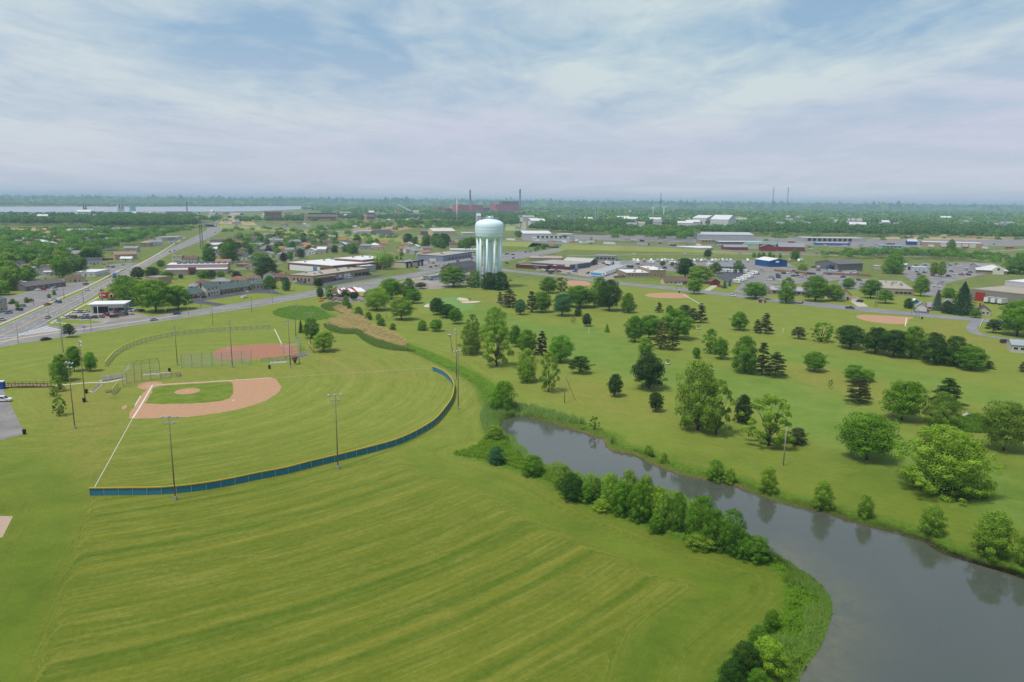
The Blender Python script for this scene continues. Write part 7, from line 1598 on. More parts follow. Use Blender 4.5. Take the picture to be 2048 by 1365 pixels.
def box_trailer(col,px,py,head,label,L_=13.5,h=4.0,group='white trailers',z=0.06,side=None,cab=None):
    g = G(px,py); t = thing('box_trailer' if not cab else 'semi_truck',label,'trailer' if not cab else 'truck',(g.x,g.y,z),head,group); w = 1.28
    MB().box(-L_ / 2,L_ / 2,-w,w,1.1,h,M_FLAT).build('box_body',t,color=CC.get(col,(0.7,0.7,0.7))); MB().box(-L_ / 2 - .05,L_ / 2 + .05,-w - .03,w + .03,h - .12,h + .03,M_ALU).box(-L_ / 2 - .05,L_ / 2 + .05,-w - .03,w + .03,1.0,1.15,M_ALU).build('edge_rail',t)
    for s in (-.64,.64):MB().box(-.03,.03,-.6,.6,1.2,h - .2,M_FLAT).build('rear_door',t,(-L_ / 2 - .03,s,0),color=tuple(c * 0.92 for c in CC.get(col,(0.7,0.7,0.7))))
    if side:MB().box(-L_ * .44,L_ * .44,-w - .03,-w - .005,1.5,h - .5,M_FLAT).build('side_graphic',t,color=CC[side]); MB().box(-L_ * .44,L_ * .44,w + .005,w + .03,1.5,h - .5,M_FLAT).build('side_graphic',t,color=CC[side])
    for x in (-L_ * .40,-L_ * .31):
        for s in (-1,1):link('wheel',WHB,t,(x,s * 1.0,.5))
    for s in (-.7,.7):MB().box(-.08,.08,-.08,.08,0,1.1,M_BLACK).build('landing_leg',t,(L_ * .22,s,0))
    if cab:
        c = MB(); loft([(L_ / 2 + .2,1.15,.7,3.7),(L_ / 2 + 1.9,1.15,.7,3.6),(L_ / 2 + 2.5,1.1,.7,2.6),(L_ / 2 + 2.6,1.05,.7,1.9),(L_ / 2 + 4.0,.95,.7,1.7)],M_PAINT,c); c.build('cab',t,color=CC[cab])
        MB().raw([(L_ / 2 + 2.02,-1.02,3.3),(L_ / 2 + 2.02,1.02,3.3),(L_ / 2 + 2.56,1.0,2.1),(L_ / 2 + 2.56,-1.0,2.1)],[(0,3,2,1)],M_GLASS).build('windscreen',t)
        for x in (L_ / 2 + .7,L_ / 2 + 3.3):
            for s in (-1,1):link('wheel',WHB,t,(x,s * 1.0,.5))
    return t
def rv(col,px,py,head,label,L_=7.5,motor=False,group='parked motorhomes',stripe='grey',z=0.07):
    g = G(px,py); t = thing('motorhome' if motor else 'travel_trailer',label,'motorhome' if motor else 'trailer',(g.x,g.y,z),head,group); h = 3.2
    mb = loft([(-L_ / 2,1.15,.55,h - .1),(-L_ / 2 + .3,1.22,.5,h),(L_ / 2 - 1.2,1.22,.5,h),(L_ / 2 - .3,1.2,.6 if not motor else .5,h - .5),(L_ / 2,1.1,.9 if not motor else .55,h - 1.4)],M_FLAT); mb.build('coach_body',t,color=CC[col])
    for s in (-1,1):
        MB().box(-L_ * .46,L_ * .36,s * 1.225 - .01,s * 1.225 + .01,1.0,1.25,M_FLAT).build('stripe',t,color=CC[stripe])
        for x in (-L_ * .3,0,L_ * .22):MB().box(x - .5,x + .5,s * 1.23 - .015,s * 1.23 + .015,1.7,2.4,M_GLASS).build('side_window',t)
        for x in ((-.45,.4) if not motor else (-L_ * .28,L_ * .3)):link('wheel',WH,t,(x,s * 1.0,.34))
    MB().box(-.4,.4,-.35,.35,h,h + .3,M_WHITE).build('roof_unit',t,(-.6,0,0)); MB().box(-L_ / 2 - .03,-L_ / 2 + .01,-.7,.7,1.8,2.4,M_GLASS).build('rear_window',t)
    if motor:MB().raw([(L_ / 2 - .28,-1.05,h - .55),(L_ / 2 - .28,1.05,h - .55),(L_ / 2 + .02,1.0,h - 1.35),(L_ / 2 + .02,-1.0,h - 1.35)],[(0,3,2,1)],M_GLASS).build('windscreen',t)
    else:MB().bar((L_ / 2,0,.55),(L_ / 2 + 1.1,0,.5),.12,M_BLACK).build('tow_bar',t)
    return t
def golf_cart(px,py,head,label):
    g = G(px,py); t = thing('golf_cart',label,'golf cart',(g.x,g.y,ground_z(g.x,g.y)),head,'golf carts'); loft([(-1.2,.55,.3,.75),(-.9,.6,.3,.8),(.2,.6,.3,.5),(.7,.6,.3,.9),(1.2,.5,.35,.75)],M_PAINT).build('body',t,color=CC['white'])
    MB().box(-.45,.15,-.52,.52,.5,.72,M_BLACK).box(-.55,-.42,-.52,.52,.7,1.15,M_BLACK).build('seat',t); MB().box(-1.0,.75,-.6,.6,1.82,1.9,M_BLACK).build('canopy',t)
    for x in (-.9,.6):
        for s in (-.52,.52):MB().bar((x,s,.75),(x,s,1.82),.05,M_BLACK).build('canopy_post',t)
    for x in (-.8,.8):
        for s in (-1,1):o = link('wheel',WH,t,(x,s * .5,.25)); o.scale = (.74,) * 3
a1 = lambda x,y:rot_to(x,y,40,-6.0)      # along the main road
a2 = lambda x,y:rot_to(x,y,40,-18.5)     # along the diagonal road
a3 = lambda x,y:rot_to(x,y,40,4.2)       # along the park road
across1 = lambda x,y:a1(x,y) + 1.45
VEH = [
 ('sedan','black',92,681,a1,'black car driving on the main road at the left'),('sedan','silver',307,642,a1,'silver car on the main road below the big tree clump'),('sedan','blue',354,629.5,a1,'dark blue car on the main road right of the silver one'),
 ('sedan','grey',96,637,a2,'grey car waiting on the diagonal road by the corner'),('suv','white',174,581.5,a2,'white car on the diagonal road near the billboard'),('sedan','dark',204,582.5,a2,'dark car on the diagonal road beside the billboard'),('sedan','dark',340,505,a2,'dark car far up the diagonal road, left lane'),('sedan','grey',349,502.5,a2,'grey car far up the diagonal road, right lane'),('suv','grey',172,570.5,a1,'grey car leaving the left car park'),('sedan','dark',430,466,a2,'dark car far up the diagonal road near the bridge'),
 ('suv','lightblue',17,628,a1,'blue grey car parked by the blue roofed building at the left edge'),('suv','white',3,642,a1,'white car cut by the left edge beside the sidewalk'),('suv','lightblue',57,581.5,a1,'pale blue car in front of the dark strip of shops'),('sedan','white',75,581.5,across1,'white car in front of the dark strip of shops'),('suv','red',86,581,across1,'red car in front of the dark strip of shops'),('van','white',109,580.5,a1,'white van in front of the dark strip of shops'),('sedan','dark',24,608,a1,'dark car beside the weed strip at the left'),
 ('suv','white',7,803.5,lambda x,y:0.12,'white car parked on the park car park at the left edge'),
 ('suv','white',151,626,across1,'white car, left of three beside the used car shop'),('sedan','grey',161,626,across1,'grey car, middle of three beside the used car shop'),('sedan','white',172.5,625.5,a1,'white car, right of three beside the used car shop'),
 ('suv','white',136,637,a1,'white car at the left end of the used car front row'),('suv','green',147.5,637,across1,'green car second in the used car front row'),('sedan','grey',162.5,637.5,across1,'grey car third in the used car front row'),('suv','lightblue',171,634.5,across1,'blue grey car fourth in the used car front row'),('sedan','dark',177,637.5,across1,'dark car fifth in the used car front row'),('sedan','dark',190,636.5,across1,'dark car sixth in the used car front row'),('sedan','grey',202.5,635.5,across1,'grey car seventh in the used car front row'),('suv','red',212.5,632.5,across1,'red car in the used car front row'),('suv','black',228,636,lambda x,y:a1(x,y) - 0.5,'black car angled at the right of the used car front row'),('suv','grey',240,633.5,lambda x,y:a1(x,y) - 0.5,'dark grey car angled at the right of the used car front row'),('suv','dark',250,631,across1,'dark car beside the white pickup on the used car lot'),('pickup','white',260.5,629,across1,'white pickup at the right of the used car lot'),('sedan','red',234,627,a1,'red car close to the used car shop wall'),('suv','black',249,622.5,across1,'black car in the back right row of the used car lot'),('suv','white',261,622.5,a1,'white car, left in the back right row of the used car lot'),('sedan','white',273,622.5,a1,'white car, right in the back right row of the used car lot'),('sedan','dark',282.5,623.5,a1,'dark car at the far right of the used car lot'),
 ('sedan','black',406.5,596,a1,'black car parked at the motel'),('suv','lightblue',492,582,a1,'blue grey car parked at the motel right half'),('sedan','dark',226,535.5,a1,'dark car in the car park of the white building'),('sedan','silver',246,531,a1,'silver car in the car park of the white building'),('sedan','grey',216,535,a1,'grey car in the car park of the white building'),('sedan','white',507,521.5,a1,'white car at the grey house'),
 ('sedan','dark',674,561,a1,'dark car in front of the tan workshop'),('sedan','black',682.5,559.5,a1,'black car in front of the tan workshop door'),('van','white',701,557,a1,'white van in front of the tan workshop'),('pickup','dark',737.5,551,a1,'dark pickup at the right of the tan workshop'),('sedan','white',592,564.5,across1,'white car at the left wall of the tan workshop'),('sedan','blue',598.5,565,across1,'blue car at the left wall of the tan workshop'),('sedan','brown',610,566,a1,'rusty brown car at the left wall of the tan workshop'),
 ('sedan','dark',834,537,a1,'dark car in front of the tyre shop bays'),('sedan','blue',861.5,535.5,a1,'blue car right of the tyre shop'),('sedan','dark',872,533.5,a1,'dark car right of the tyre shop'),('sedan','white',877,532.5,a1,'white car right of the tyre shop'),('suv','white',886,531.5,a1,'white car by the blue grey store, left'),('suv','white',896,529.5,a1,'white car by the blue grey store, right'),('van','white',857,526.5,a1,'white van behind the tyre shop'),('pickup','yellow',866,528,a1,'yellow pickup behind the tyre shop'),('sedan','dark',906.5,529,a1,'dark car in front of the blue grey store'),
 ('suv','white',1077,542,a3,'white car left of the dark red shop front'),('suv','white',1087,541.5,a3,'white and blue car beside the dark red shop'),('suv','black',1098,545,a3,'left of two black cars by the grey hall'),('suv','black',1106,545,a3,'right of two black cars by the grey hall'),('suv','white',1204,526,a3,'white car left of the white trailers'),('sedan','white',1195.5,533,a3,'white car alone in the gravel yard'),('sedan','dark',1027,517.5,a1,'dark car on the road beyond the water tower'),('sedan','white',1040,526,a3,'white car right behind the dark red shop'),('sedan','white',1048,524,a3,'white car beside the beige roof store'),('suv','dark',1014,528,a3,'black truck like car right of the tower legs'),('sedan','blue',1153,541,a3,'dark blue car by the yellow truck'),('sedan','dark',1232,556,a3,'left dark car in front of the tan office'),('sedan','red',1240,555.5,a3,'red car in front of the tan office'),('sedan','dark',1246,554.5,a3,'right dark car in front of the tan office'),('suv','white',1358,571,a3,'white car at the ranch house'),
 ('suv','white',1465,593,a3,'white car driving on the park road'),('pickup','black',1700,618.5,a3,'black pickup driving on the park road'),('sedan','pink',1853,621.5,across1,'pink red car at the orange gabled garage'),('suv','black',2010,686.5,lambda x,y:0.1,'black car on the bare ground beside the mobile building'),('suv','dark',1719,605,across1,'dark car in the driveway of the cream garage'),
 ('suv','red',1440,575,a3,'red car half hidden by the small spruces'),('suv','dark',1432,569,a3,'dark car beside the red garage'),
 ('suv','white',1539,561.5,a3,'white car, left front in the motorhome yard'),('sedan','grey',1548,561,a3,'grey car between two white ones in the motorhome yard'),('suv','white',1556,562,a3,'white car, right front in the motorhome yard'),('suv','dark',1557,557,a3,'dark car in the middle of the motorhome yard stack'),('suv','dark',1557,553,a3,'dark car at the back of the motorhome yard stack'),('suv','black',1566.6,548.5,across1,'black car left at the brown board fence'),('suv','white',1576,547,across1,'white car left at the brown board fence'),('sedan','dark',1586,553.5,across1,'left dark car in the middle row before the board fence'),('sedan','dark',1595,553.5,across1,'right dark car in the middle row before the board fence'),('suv','black',1592,548.5,across1,'black car in the middle of the brown board fence'),('suv','tan',1609,552.5,across1,'tan white car in the middle row before the board fence'),('suv','black',1617.6,549.5,across1,'black car right at the brown board fence'),('suv','purple',1626,549.5,across1,'purple car right at the brown board fence'),('sedan','white',1625,554.5,across1,'white car in the middle row right of the tan one'),('suv','green',1635,555.5,a3,'green car at the right end of the middle row'),('pickup','white',1640,550.5,across1,'white pickup beside the tall sign'),('sedan','white',1661,541.5,a3,'white car in front of the grey metal shop'),('van','white',1671,543.5,across1,'white van in front of the grey metal shop'),('sedan','grey',1679,544.5,across1,'grey car right of the white van'),('sedan','white',1693,547.5,a3,'first car behind the right board fence'),('sedan','silver',1701,547.5,across1,'second car behind the right board fence'),('suv','white',1708,547,a3,'third car behind the right board fence'),('sedan','grey',1715,548.5,across1,'fourth car behind the right board fence'),('suv','dark',1626,536,across1,'dark car left of the grey metal shop'),
 ('sedan','red',1834,545.5,a3,'dark red car in front of the pale blue shed'),('sedan','dark',1849,546.5,a3,'dark car in front of the pale blue shed'),('suv','white',1896,538.5,a3,'white car in the right car park, middle'),('suv','white',1908,549,a3,'white car in the right car park, front'),('suv','silver',1896,529.5,a3,'silver car in the right car park, back'),('suv','grey',1913,530.5,a3,'grey car in the right car park, back'),('pickup','white',1874,574.5,a3,'front white pickup beside the small tree island'),('pickup','silver',1881,569,a3,'rear silver pickup beside the small tree island'),('suv','dark',1897,554,a3,'dark car on the grass strip of the right car park'),('pickup','white',1931,537.5,across1,'white truck at the hip roofed building'),('sedan','white',1929,546,across1,'white car at the hip roofed building'),('sedan','dark',1940,546,across1,'dark car at the hip roofed building'),('sedan','dark',1903,544,a3,'dark car in the right car park, middle'),
 ('suv','green',1718,562,a3,'green car in the small car park behind the cream house'),
]
for k,c_,x,y,hd,lb in VEH:car(k,c_,x,y,hd(x,y),lb,group='cars parked and driving in the town')
for i,(x,y) in enumerate(((1268,509.5),(1557,506.5),(2006,502),(1951,514),(1931,506.5),(1480,509),(1370,509))):car(('suv','sedan','van')[i % 3],('white','silver','white','grey')[i % 4],x,y,a3(x,y),'small car on the ramp road beside the embankment',group='cars on the ramp road',z=0.15)
rs = random.Random(3)
for i,x in enumerate((470,560,600,655,720,1180,1420,1640,1800)):
    p = min(HW,key=lambda q_:abs(pix((q_.x,q_.y,0))[0] - x)); k = HW.index(p); q_ = HW[min(k + 1,len(HW) - 1)]; P_,wb,hw,r_ = car_proto('suv')
    o = car('suv',rs.choice(['white','grey','silver','dark']),1000,500,math.atan2(q_.y - p.y,q_.x - p.x),'small car on the elevated highway',group='cars on the elevated highway'); o.location = (p.x,p.y + rs.choice((-4,4)),hz_[k] + 0.05)
# trucks and trailers
box_trailer('white',234,554,a2(234,554) + math.pi,'semi truck with blue cab and white trailer on the diagonal road',13.5,4.0,cab='blue',group='trucks')
tb = box_trailer('white',1194,554.5,a3(1194,554) + math.pi,'front trailer with bright blue side in the gravel yard',14.5,4.1,side='skyblue')
for i in range(9):
    f = (i + 1) / 9; box_trailer('white',1196 + 44 * f,553.5 - 15 * f,a3(1200,550) + math.pi + rs.uniform(-.03,.03),'white trailer in the stack behind the blue sided one',14.5,4.1)
for x,y,lb in ((1217,530.5,'white trailer, left of two at the back of the gravel yard'),(1236,531.5,'white trailer, right of two at the back of the gravel yard')):box_trailer('white',x,y,a3(x,y) + math.pi - 0.35,lb,14,4.0)
box_trailer('dark',1256,537.5,a3(1256,537),'dark trailer beside the white trailer stack',12,3.6,group='trucks')
box_trailer('white',1148,536,a3(1148,536),'white box truck at the right wall of the grey hall',9,3.8,cab='yellow',group='trucks')
box_trailer('lightblue',868.5,560,a1(868,560),'pale blue container in the yard left of the tower',12,3.8,group='trucks')
pk = car('pickup','white',850,559.5,a1(850,559),'white truck with dark bed beside the pale blue container',group='trucks'); pk.scale = (1.6,1.4,1.6)
for i,(x,y) in enumerate(((1982,606),(1995.5,607.5),(2009,609))):box_trailer('white',x,y,math.atan2(*( (lambda v:(v.y,v.x))(wh.matrix_basis.to_3x3() @ Vector((0,-1,0))))) + math.pi + 0.0,'white trailer docked at the grey warehouse',14,4.1,group='trailers docked at the warehouse')
for i in range(16):
    x = 1060 + i * 8.6 + rs.uniform(-2,2); y = 487.5 + rs.uniform(-3.5,1.5) - 0.02 * i; box_trailer('white' if i % 5 else 'orange',x,y,a3(x,y) + rs.choice((0,1.3)),'trailer in the crowded yard behind the bridge',rs.choice((9,12,13.5)),4.0,group='trailers behind the bridge')
for x,y,cl,cb,lb in ((1024,487.5,'white',None,'white trailer on the highway right of the tower tank'),(1222,497,'white','white','white semi truck on the highway right of the bridge'),(1288,498.5,'silver','red','long silver truck on the highway')):
    o = box_trailer(cl,x,y,a3(x,y),lb,13.5,4.0,group='trucks on the highway',cab=cb); k = min(range(len(HW)),key=lambda j:abs(pix((HW[j].x,HW[j].y,0))[0] - x)); p,q_ = HW[k],HW[k + 1]; o.location = (p.x,p.y - 4,hz_[k] + 0.05); o.rotation_euler = (0,0,math.atan2(q_.y - p.y,q_.x - p.x))
for x,y,cl in ((1638,499,'yellow'),(1673,499,'yellow'),(1713,500,'yellow'),(1606,502.5,'orange'),(1622,500,'white'),(1740,500,'white'),(1800,500.5,'white'),(1812,500,'white'),(1824,500.5,'red'),(1836,500,'white'),(1650,493,'white'),(1690,494,'white'),(1720,494,'silver'),(1890,497.5,'dark'),(1930,497,'white'),(1440,492,'white'),(1340,490,'white'),(1320,488,'blue')):
    o = car('pickup',cl,x,y,a3(x,y) + rs.uniform(-.4,.4),f'{cl} truck in the dealer yard along the highway',group='trucks in the dealer yard'); o.scale = (1.5,1.4,1.5)
for i in range(64):
    x = rs.uniform(1250,2040); y = (484 + (x - 1250) * 0.011 if i % 2 else 492.5 + (x - 1250) * 0.007) + rs.uniform(-2,2); g_ = G(x,y); cl = rs.choice(('white','white','silver','grey','red','blue','dark','yellow'))
    if any(-3 < (g_.x - b.location.x) * math.cos(b.rotation_euler[2]) + (g_.y - b.location.y) * math.sin(b.rotation_euler[2]) < b['L'] + 3 and -3 < -(g_.x - b.location.x) * math.sin(b.rotation_euler[2]) + (g_.y - b.location.y) * math.cos(b.rotation_euler[2]) < b['D'] + 3 for b in THINGS if 'L' in b.keys()):continue
    if i % 5 == 0:box_trailer(cl,x,y,a3(x,y) + rs.choice((0,1.4)),f'{cl} trailer parked in the yards along the highway',11,3.8,group='trailers in the yards')
    else:car(rs.choice(('suv','van','pickup','sedan')),cl,x,y,a3(x,y) + rs.choice((0,1.5)),f'{cl} vehicle parked in the yards along the highway',group='vehicles in the yards')
for n_,x0,x1,y0,y1,sl,lot in ((26,1205,1440,528,539,0.01,'long motorhome lot'),(18,1500,1720,541,560,0.0,'motorhome dealer yard'),(26,1815,1965,530,556,0.0,'right hand car park'),(9,10,150,612,632,-0.2,'left strip car park'),(16,850,990,514,528,-0.02,'lot by the blue grey store'),(9,1010,1066,506,514,-0.1,'lot beyond the tower'),(8,1090,1180,542,550,0.0,'gravel yard'),(8,1845,1885,566,588,0.0,'lane beside the beige building')):
    for i in range(n_):
        x = rs.uniform(x0,x1); y = y0 + (y1 - y0) * rs.choice((0.1,0.45,0.8)) + sl * (x - x0) + rs.uniform(-.5,.5); g_ = G(x,y); cl = rs.choice(('white','white','silver','grey','dark','black','red','blue','lightblue'))
        if any((Vector((o.location.x,o.location.y)) - Vector((g_.x,g_.y))).length < 5.2 for o in THINGS) or any(-3 < (g_.x - b.location.x) * math.cos(b.rotation_euler[2]) + (g_.y - b.location.y) * math.sin(b.rotation_euler[2]) < b['L'] + 3 and -3 < -(g_.x - b.location.x) * math.sin(b.rotation_euler[2]) + (g_.y - b.location.y) * math.cos(b.rotation_euler[2]) < b['D'] + 3 for b in THINGS if 'L' in b.keys()):continue
        car(rs.choice(('suv','sedan','sedan','pickup')),cl,x,y,(a1 if x < 1000 else a3)(x,y) + rs.choice((0,1.5,1.5)),f'{cl} car in the {lot}',group='cars in the lots')
up = lambda x,y:rot_to(x,y,3,-20)
RVROW = [1267.5,1275,1288,1302,1315,1324,1330,1337,1344,1359,1380,1388,1395,1403,1410,1424,1431,1438,1445,1453,1461,1495,1579,1597.5,1603]
for i,x in enumerate(RVROW):rv(('white','white','tan','white','silver')[i % 5],x,524.0 + (i % 3) * 0.25,up(x,523) + math.pi + rs.uniform(-.1,.1),'motorhome in the long back row of the dealer lot',rs.uniform(7,10),i % 2 == 0,'motorhomes in the back row',('grey','blue','brown')[i % 3])
for i,(x,y) in enumerate(((1273,527),(1302,527.5),(1345,529),(1362,530),(1384,531),(1420,533))):rv('white',x,y,a3(x,y) + rs.uniform(-.2,.2),'white travel trailer parked sideways in front of the back row',8,False,'trailers in the second row',('grey','brown','blue')[i % 3])
for i,(x,y) in enumerate(((1448,545),(1459,545.5),(1472,546),(1488,546.5))):rv('white',x,y,a3(x,y) + rs.uniform(-.2,.2),'motorhome at the showroom front',8,True,'motorhomes at the showroom',('green','grey','blue')[i % 3])
for i,(x,y) in enumerate(((1474,567),(1481,563.5),(1488,560.5),(1494,557),(1501,553.5),(1508,549.5))):rv('white',x,y,a3(x,y) - 0.15,'white camper in the slanted row beside the dealer driveway',7.5,i % 2 == 0,'campers in the slanted row',('grey','blue','red')[i % 3])
for x,y,hd,lb in ((940,603.5,0.3,'golf cart beside the sand bunkers'),(1335,728.5,1.7,'golf cart on the fairway right of the big black tree'),(1398,659,0.1,'white golf cart near the pine row'),(937,577,0.1,'left of two golf carts under the tower trees'),(943.5,578,0.2,'right of two golf carts under the tower trees')):golf_cart(x,y,hd,lb)
# flat utility trailer on the park road
g = G(1600,608); t = thing('utility_trailer','small dark utility trailer on the park road','trailer',(g.x,g.y,0.08),a3(1600,608)); MB().box(-1.8,1.8,-.9,.9,.5,.62,M_BLACK).build('bed',t); MB().box(1.7,1.8,-.9,.9,.6,1.8,M_BLACK).build('ramp_gate',t); MB().bar((-1.8,0,.5),(-3.0,0,.5),.1,M_BLACK).build('tow_bar',t)
for s in (-1,1):link('wheel',WH,t,(0.2,s * 1.0,.34))

# ------------------------------------------------------------------ golfers
def person(px,py,label,shirt,pants,arm=0.4,lean=0.0):
    g = G(px,py); me = bpy.data.meshes.new('person'); B = [(0,0,.95),(0,lean * .5,1.2),(0,lean,1.42),(0,lean,1.52),(0,lean * 1.1,1.68),(.1,0,.9),(.12,.03,.5),(.12,0,.06),(-.1,0,.9),(-.12,.05,.5),(-.12,0,.06),(.2,lean,1.4),(.27,lean + arm * .3,1.12),(.2,lean + arm,.95),(-.2,lean,1.4),(-.27,lean + arm * .3,1.12),(-.2,lean + arm,.95),(.12,.14,.04),(-.12,.14,.04)]
    E_ = [(0,1),(1,2),(2,3),(3,4),(0,5),(5,6),(6,7),(0,8),(8,9),(9,10),(2,11),(11,12),(12,13),(2,14),(14,15),(15,16),(7,17),(10,18)]
    rad = [.15,.14,.16,.06,.11,.1,.075,.05,.1,.075,.05,.07,.05,.04,.07,.05,.04,.04,.04]
    me.from_pydata(B,E_,[]); o = link('person',me,None,(g.x,g.y,ground_z(g.x,g.y)),rs.uniform(0,6)); o.color = (*shirt,1)
    md = o.modifiers.new('skin','SKIN'); 
    for i,v in enumerate(me.skin_vertices[0].data if me.skin_vertices else []):v.radius = (rad[i],rad[i])
    if me.skin_vertices:me.skin_vertices[0].data[0].use_root = True
    o.modifiers.new('sub','SUBSURF').render_levels = 1
    global nt,L,N
    m,nt,b_ = nodes_of('clothing' + label[:12]); L = nt.links; N = nt.nodes; sx = nd_('ShaderNodeSeparateXYZ'); L.new(nd_('ShaderNodeTexCoord').outputs['Object'],sx.inputs[0]); z = sx.outputs[2]
    c = mixc(mt('GREATER_THAN',z,0.92),pants,shirt); c = mixc(mt('GREATER_THAN',z,1.47),c,(0.45,0.26,0.18)); c = mixc(mt('GREATER_THAN',z,1.70),c,(0.05,0.035,0.025)); L.new(c,b_.inputs['Base Color']); me.materials.append(m)
    return tag(o,label,'person','golfers')
person(893,575,'golfer in white shirt left of the tower trees',(0.7,0.7,0.7),(0.1,0.1,0.12)); person(910.5,574.5,'golfer in dark shirt under the large tree left of the tower',(0.15,0.05,0.06),(0.06,0.06,0.08),0.3,0.1); person(920,572.5,'golfer in white shirt right of the dark shirted one',(0.75,0.75,0.75),(0.4,0.36,0.3)); person(916.5,605,'golfer in dark clothes beside the upper bunker',(0.05,0.05,0.07),(0.05,0.05,0.06),0.35,0.12)

# ------------------------------------------------------------------ signs, tent, small things
g = G(206,614); hb = height_to(g,597); ht = height_to(g,585.5); wB = 27 * mpp(g); t = thing('billboard','red billboard with white lettering and a portrait beside the diagonal road','billboard',(g.x,g.y,0),0.12); MRED = M('billboard_red',ph(196,44,52),0.5,0.05)
MB().tube([(0,0,0),(0,0,ht - 0.3)],0.35,M_RUST,10).build('post',t); MB().box(-wB * .2,wB * .85,-0.25,0.05,hb,ht,MRED).build('panel',t); MB().box(-wB * .2 - .1,wB * .85 + .1,-0.2,0.15,hb - .25,hb,M_STEEL).build('catwalk',t)
hh_ = ht - hb
for z,l_ in ((.80,.16),(.62,.42),(.48,.42),(.22,.24)):MB().box(-wB * .16,-wB * .16 + wB * l_,-0.28,-0.252,hb + hh_ * z - hh_ * .045,hb + hh_ * z + hh_ * .045,M_WHITE).build('lettering_line',t)
MB().lathe([(hh_ * .42,0),(hh_ * .42,.02),(0.01,.02)],M('portrait_ground',ph(226,206,190),0.6),20).build('portrait_disc',t,(wB * .66,-0.255,hb + hh_ * .5)).rotation_euler = (math.pi / 2,0,0); MB().box(-hh_ * .2,hh_ * .2,0,.02,-hh_ * .4,hh_ * .1,M_BLACK).lathe([(hh_ * .14,0),(hh_ * .14,.02)],M_BLACK,12).build('portrait_figure',t,(wB * .66,-0.30,hb + hh_ * .5))
def sign(label,px,py,top,bot,wpx,col,name='road_sign',two=False,txt=None):
    g = G(px,py); a,b = height_to(g,bot),height_to(g,top); w = wpx * mpp(g); t = thing(name,label,'sign',(g.x,g.y,0),0,'signs')
    for x in ((-w * .3,w * .3) if two else (0,)):MB().tube([(x,0.08,0),(x,0.08,b)],0.1,M_STEEL,8).build('post',t)
    MB().box(-w / 2,w / 2,-0.06,0.04,a,b,M_FLAT).build('panel',t,color=col); MB().box(-w / 2 + .15,w / 2 - .15,-0.075,-0.062,a + (b - a) * .3,a + (b - a) * .42,M_WHITE).box(-w / 2 + .3,w / 2 - .3,-0.075,-0.062,a + (b - a) * .6,a + (b - a) * .72,M_WHITE).build('sign_band',t)
sign('green highway sign beside the tree belt at right',1922,515,500,507,7,ph(24,140,100),two=True); sign('green highway sign in the yard behind the bridge',1182,490,475,480,5,ph(24,120,90)); sign('orange motel sign on a post by the driveway',495,596.5,581,585.5,8,ph(206,110,70),name='motel_sign'); sign('tall dark and white sign of the grey metal shop',1635,552,531.5,535,7,ph(230,230,226),name='shop_sign'); sign('blue sign on the corner verge pole',124.5,707,637,643.5,7,ph(40,140,190),name='shop_sign'); sign('blue road sign at the verge of the main road',169,664,653.5,657,5,ph(70,120,190)); sign('orange diamond sign at the diagonal road, near the billboard',207,586,577,581,4,ph(232,160,60)); sign('orange warning sign on the diagonal road',368,500,496,499.5,4,ph(226,110,80)); sign('small white sign on the verge of the main road',331,627,617,620,4,ph(226,226,220)); sign('blue sign beside the gravel yard',1239,522.5,517,520.5,5,ph(70,130,220)); sign('white sign in front of the corner car lot',162,650,640,643,3,ph(226,226,220))
# striped tent
A_,B_,u_,v_,Ln_ = frame_of((674,596),(732,590.5)); t = thing('fireworks_tent','red and white striped sales tent by the main road','tent',(A_.x,A_.y,0),math.atan2(u_.y,u_.x)); mR,mW_ = M('tent_red',ph(206,56,50),0.7),M_WHITE; ns_ = 14; D_ = 13.0; he,hr = 2.7,5.0
for i in range(ns_):
    x0,x1 = Ln_ * i / ns_,Ln_ * (i + 1) / ns_; m_ = (mR if i % 3 == 0 and i < 11 else mW_); sg = 0.5 * math.cos(i * 2 * math.pi / 5)
    MB().raw([(x0,0,he),(x1,0,he),(x1,D_ / 2,hr + sg),(x0,D_ / 2,hr + sg),(x1,D_,he),(x0,D_,he),(x0,0,he - .6),(x1,0,he - .6)],[(0,1,2,3),(3,2,4,5),(6,7,1,0)],m_).build('canopy_stripe',t)
    MB().tube([(x0,0.05,0),(x0,0.05,he)],0.06,M_WHITE,6).build('tent_pole',t); MB().tube([(x0,D_ - .05,0),(x0,D_ - .05,he)],0.06,M_WHITE,6).build('tent_pole',t)
box_trailer('yellow',726,594.5,a1(726,594) + 1.2,'yellow rental truck at the right of the striped tent',6.5,3.4,group='trucks',cab=None)
for x,y,lb in ((642,603,'left orange boat hull on the grass by the tent'),(667,601.5,'wide orange boat hull on the grass by the tent'),(648.5,598.5,'back orange boat hull on the grass by the tent'),(681,601.5,'right orange boat hull on the grass by the tent')):
    g = G(x,y); t = thing('small_boat',lb,'boat',(g.x,g.y,0.15),a1(x,y),'orange boats'); loft([(-1.6,.5,.1,.6),(-1.2,.6,0,.65),(.8,.6,0,.65),(1.6,.2,.2,.7),(1.9,.05,.45,.75)],M_FLAT).build('hull',t,color=ph(216,84,52)); MB().box(-.9,-.6,-.5,.5,.66,.72,M_WHITE).box(.2,.5,-.5,.5,.66,.72,M_WHITE).build('thwart',t)
g = G(489,596.5); t = thing('yard_trailer','small white trailer on the grass in front of the motel','trailer',(g.x,g.y,0),a1(489,596)); MB().box(-2.2,2.2,-1.1,1.1,.4,1.3,M_WHITE).build('box_body',t); MB().box(-2.2,2.2,-1.15,1.15,1.3,1.4,M_STEEL).build('lid',t)
for s in (-1,1):link('wheel',WH,t,(0,s * 1.1,.34))
